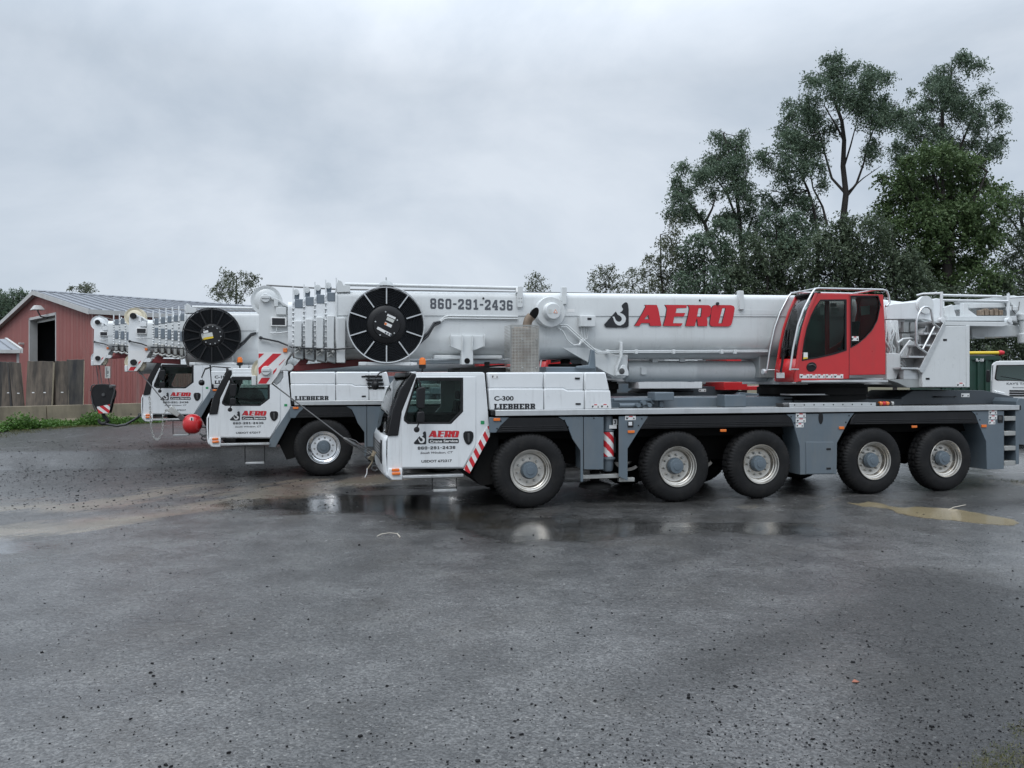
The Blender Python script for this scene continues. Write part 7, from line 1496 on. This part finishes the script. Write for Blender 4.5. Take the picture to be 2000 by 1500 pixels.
tree('sapling', 'thin pale young tree above the barn roof beside the crane head', 'tree', 52, [(462,760),(460,640),(462,580),(464,540)], [(.04,(460,620),(440,590),(425,570)),(.04,(461,600),(480,570),(490,540))],
     [(466,534,9),(452,538,10),(440,536,8),(482,536,10),(492,542,8),(460,548,13),(476,552,13),(445,552,11),(490,556,10),(436,560,9),(424,568,9),(416,574,7),(452,566,14),(470,568,14),(488,572,10),(435,576,11),(455,582,14),(475,586,14)], 'pale', leaf=.15, cover=.55, depth=1.0, seed=51, tr=.12, group=G3)
tree('sapling', 'tiny treetop peeking over the barn ridge', 'tree', 62, [(168,760),(168,640),(168,575)], [], [(155,562,8),(166,560,9),(178,564,9),(187,568,6),(148,567,5),(170,569,10)], 'pale', leaf=.15, cover=.7, depth=1.0, seed=52, tr=.12, group=G3)
tree('round_tree', 'dark rounded tree behind the barn at the left edge', 'tree', 66, [(15,760),(18,660),(20,610)], [], [(8,580,16),(28,578,15),(-15,582,18),(45,584,10),(0,600,22),(30,600,20),(50,597,12),(-20,615,25),(12,622,24),(36,620,18),(5,645,24),(-25,645,24)], 'dark', leaf=.2, cover=1.1, depth=1.5, seed=53, tr=.2, group=G3)
tree('sapling', 'single pale treetop above the middle of the near boom', 'tree', 50, [(1046,780),(1046,640),(1046,560)], [], [(1046,540,8),(1036,550,9),(1056,550,9),(1046,558,10),(1064,560,8),(1030,562,8),(1052,572,12),(1038,576,11)], 'pale', leaf=.13, cover=.6, depth=.8, seed=54, tr=.1, group=G3)
tree('sapling', 'pale bushy treetop above the boom left of the tall trees', 'tree', 50, [(1185,780),(1185,640),(1184,560)], [], [(1178,524,10),(1192,526,11),(1165,534,10),(1180,540,14),(1200,542,13),(1156,548,9),(1170,556,14),(1190,560,15),(1208,560,12),(1160,568,12),(1180,576,14),(1202,578,14)], 'pale', leaf=.14, cover=.75, depth=.9, seed=55, tr=.12, group=G3)
tree('sapling', 'fine twiggy pale treetop next to the silvery shrub', 'tree', 51, [(1235,780),(1235,640),(1235,560)], [], [(1236,528,8),(1226,538,9),(1246,536,9),(1236,548,11),(1252,552,10),(1222,558,9),(1240,564,12),(1256,572,11),(1228,576,10)], 'pale', leaf=.13, cover=.5, depth=.9, seed=56, tr=.1, group=G3)
# weeds along the barrier and grass tufts: nobody could count these
def blades(name, label, cat, spots, m, n, hmin, hmax, wid, seed, lean=.5, leafy=False):
    r = np.random.default_rng(seed); V = []
    for (x, y, rad, hs) in spots:
        k = int(n*rad*rad) if not leafy else int(n*rad)
        a = r.uniform(0, 6.283, k); d = rad*np.sqrt(r.random(k)); X = x+d*np.cos(a); Y = y+d*np.sin(a); Z = np.array([ground_z(p, q_) for p, q_ in zip(X, Y)]); hh = r.uniform(hmin, hmax, k)*hs*(1-.5*(d/rad)**2)
        if leafy: C = np.stack([X, Y, Z+hh*r.random(k)**.8], 1); V.append(leaf_quads(C, r.normal(size=(k, 3)), r.uniform(.05, .12, k), r.uniform(.04, .07, k), r.normal(size=(k, 3))+np.array([0, 0, 1.5])))
        else:
            L_ = r.normal(size=(k, 3))*lean; L_[:, 2] = 1; C = np.stack([X, Y, Z], 1); C = C+L_/np.linalg.norm(L_, axis=1)[:, None]*(hh/2)[:, None]; V.append(leaf_quads(C, L_, hh, np.full(k, wid), r.normal(size=(k, 3))))
    o = mesh_quads(name, np.concatenate(V), LM[m]); return tag(o, label, cat, kind='stuff')
sp_ = []; rr = random.Random(4)
pa, pb = Vector((*W(-90, 0, 25.4)[:2], 0)), Vector((*W(310, 0, 31.2)[:2], 0))
for i in range(46):
    t = i/45; p = pa.lerp(pb, t); px = -90+400*t; big = 1.0+1.3*(abs(px-18) < 16)+1.1*(abs(px-180) < 28)+.3*(abs(px-80) < 25)
    sp_.append((p.x+rr.uniform(-.25, .25), p.y+rr.uniform(-.4, .1), .45, big*rr.uniform(.8, 1.1)))
blades('weeds', 'bright green leafy weeds growing along the concrete barriers', 'weeds', sp_, 'weed', 1100, .12, .30, .02, 61, leafy=True)
LM['grass'] = leafmat('grass_blade', (.05, .075, .018), (.16, .14, .06), .2)
gs = [(p[0]+rr.uniform(-.5, .5), p[1]-rr.uniform(.5, 1.7), .5, rr.uniform(.5, 1)) for p in [tuple(pa.lerp(pb, i/29)) for i in range(30)]]
blades('grass_verge', 'low grass edging the gravel in front of the barriers', 'grass', gs, 'grass', 900, .05, .13, .012, 62)
gs = [(*ground_point(px, py), rad, s_) for px, py, rad, s_ in ((1965,1490,.18,1),(1985,1470,.15,1),(1930,1500,.14,.8),(2010,1500,.2,1),(1990,1425,.10,.8),(2010,1440,.12,.9),(1900,1505,.10,.7),(2040,1420,.15,1))]
blades('grass_tuft', 'straw coloured grass tufts in the lower right corner of the yard', 'grass', gs, 'grass', 9000, .01, .05, .004, 63, lean=1.0)
gs = [(*ground_point(px, py), rad, s_) for px, py, rad, s_ in ((1960,938,.3,1),(1990,942,.3,1),(2020,940,.35,1),(1930,930,.2,.7))]
blades('grass_patch', 'low grass patch behind the rear wheels at the right edge', 'grass', gs, 'grass', 1500, .02, .06, .008, 64, lean=.8)
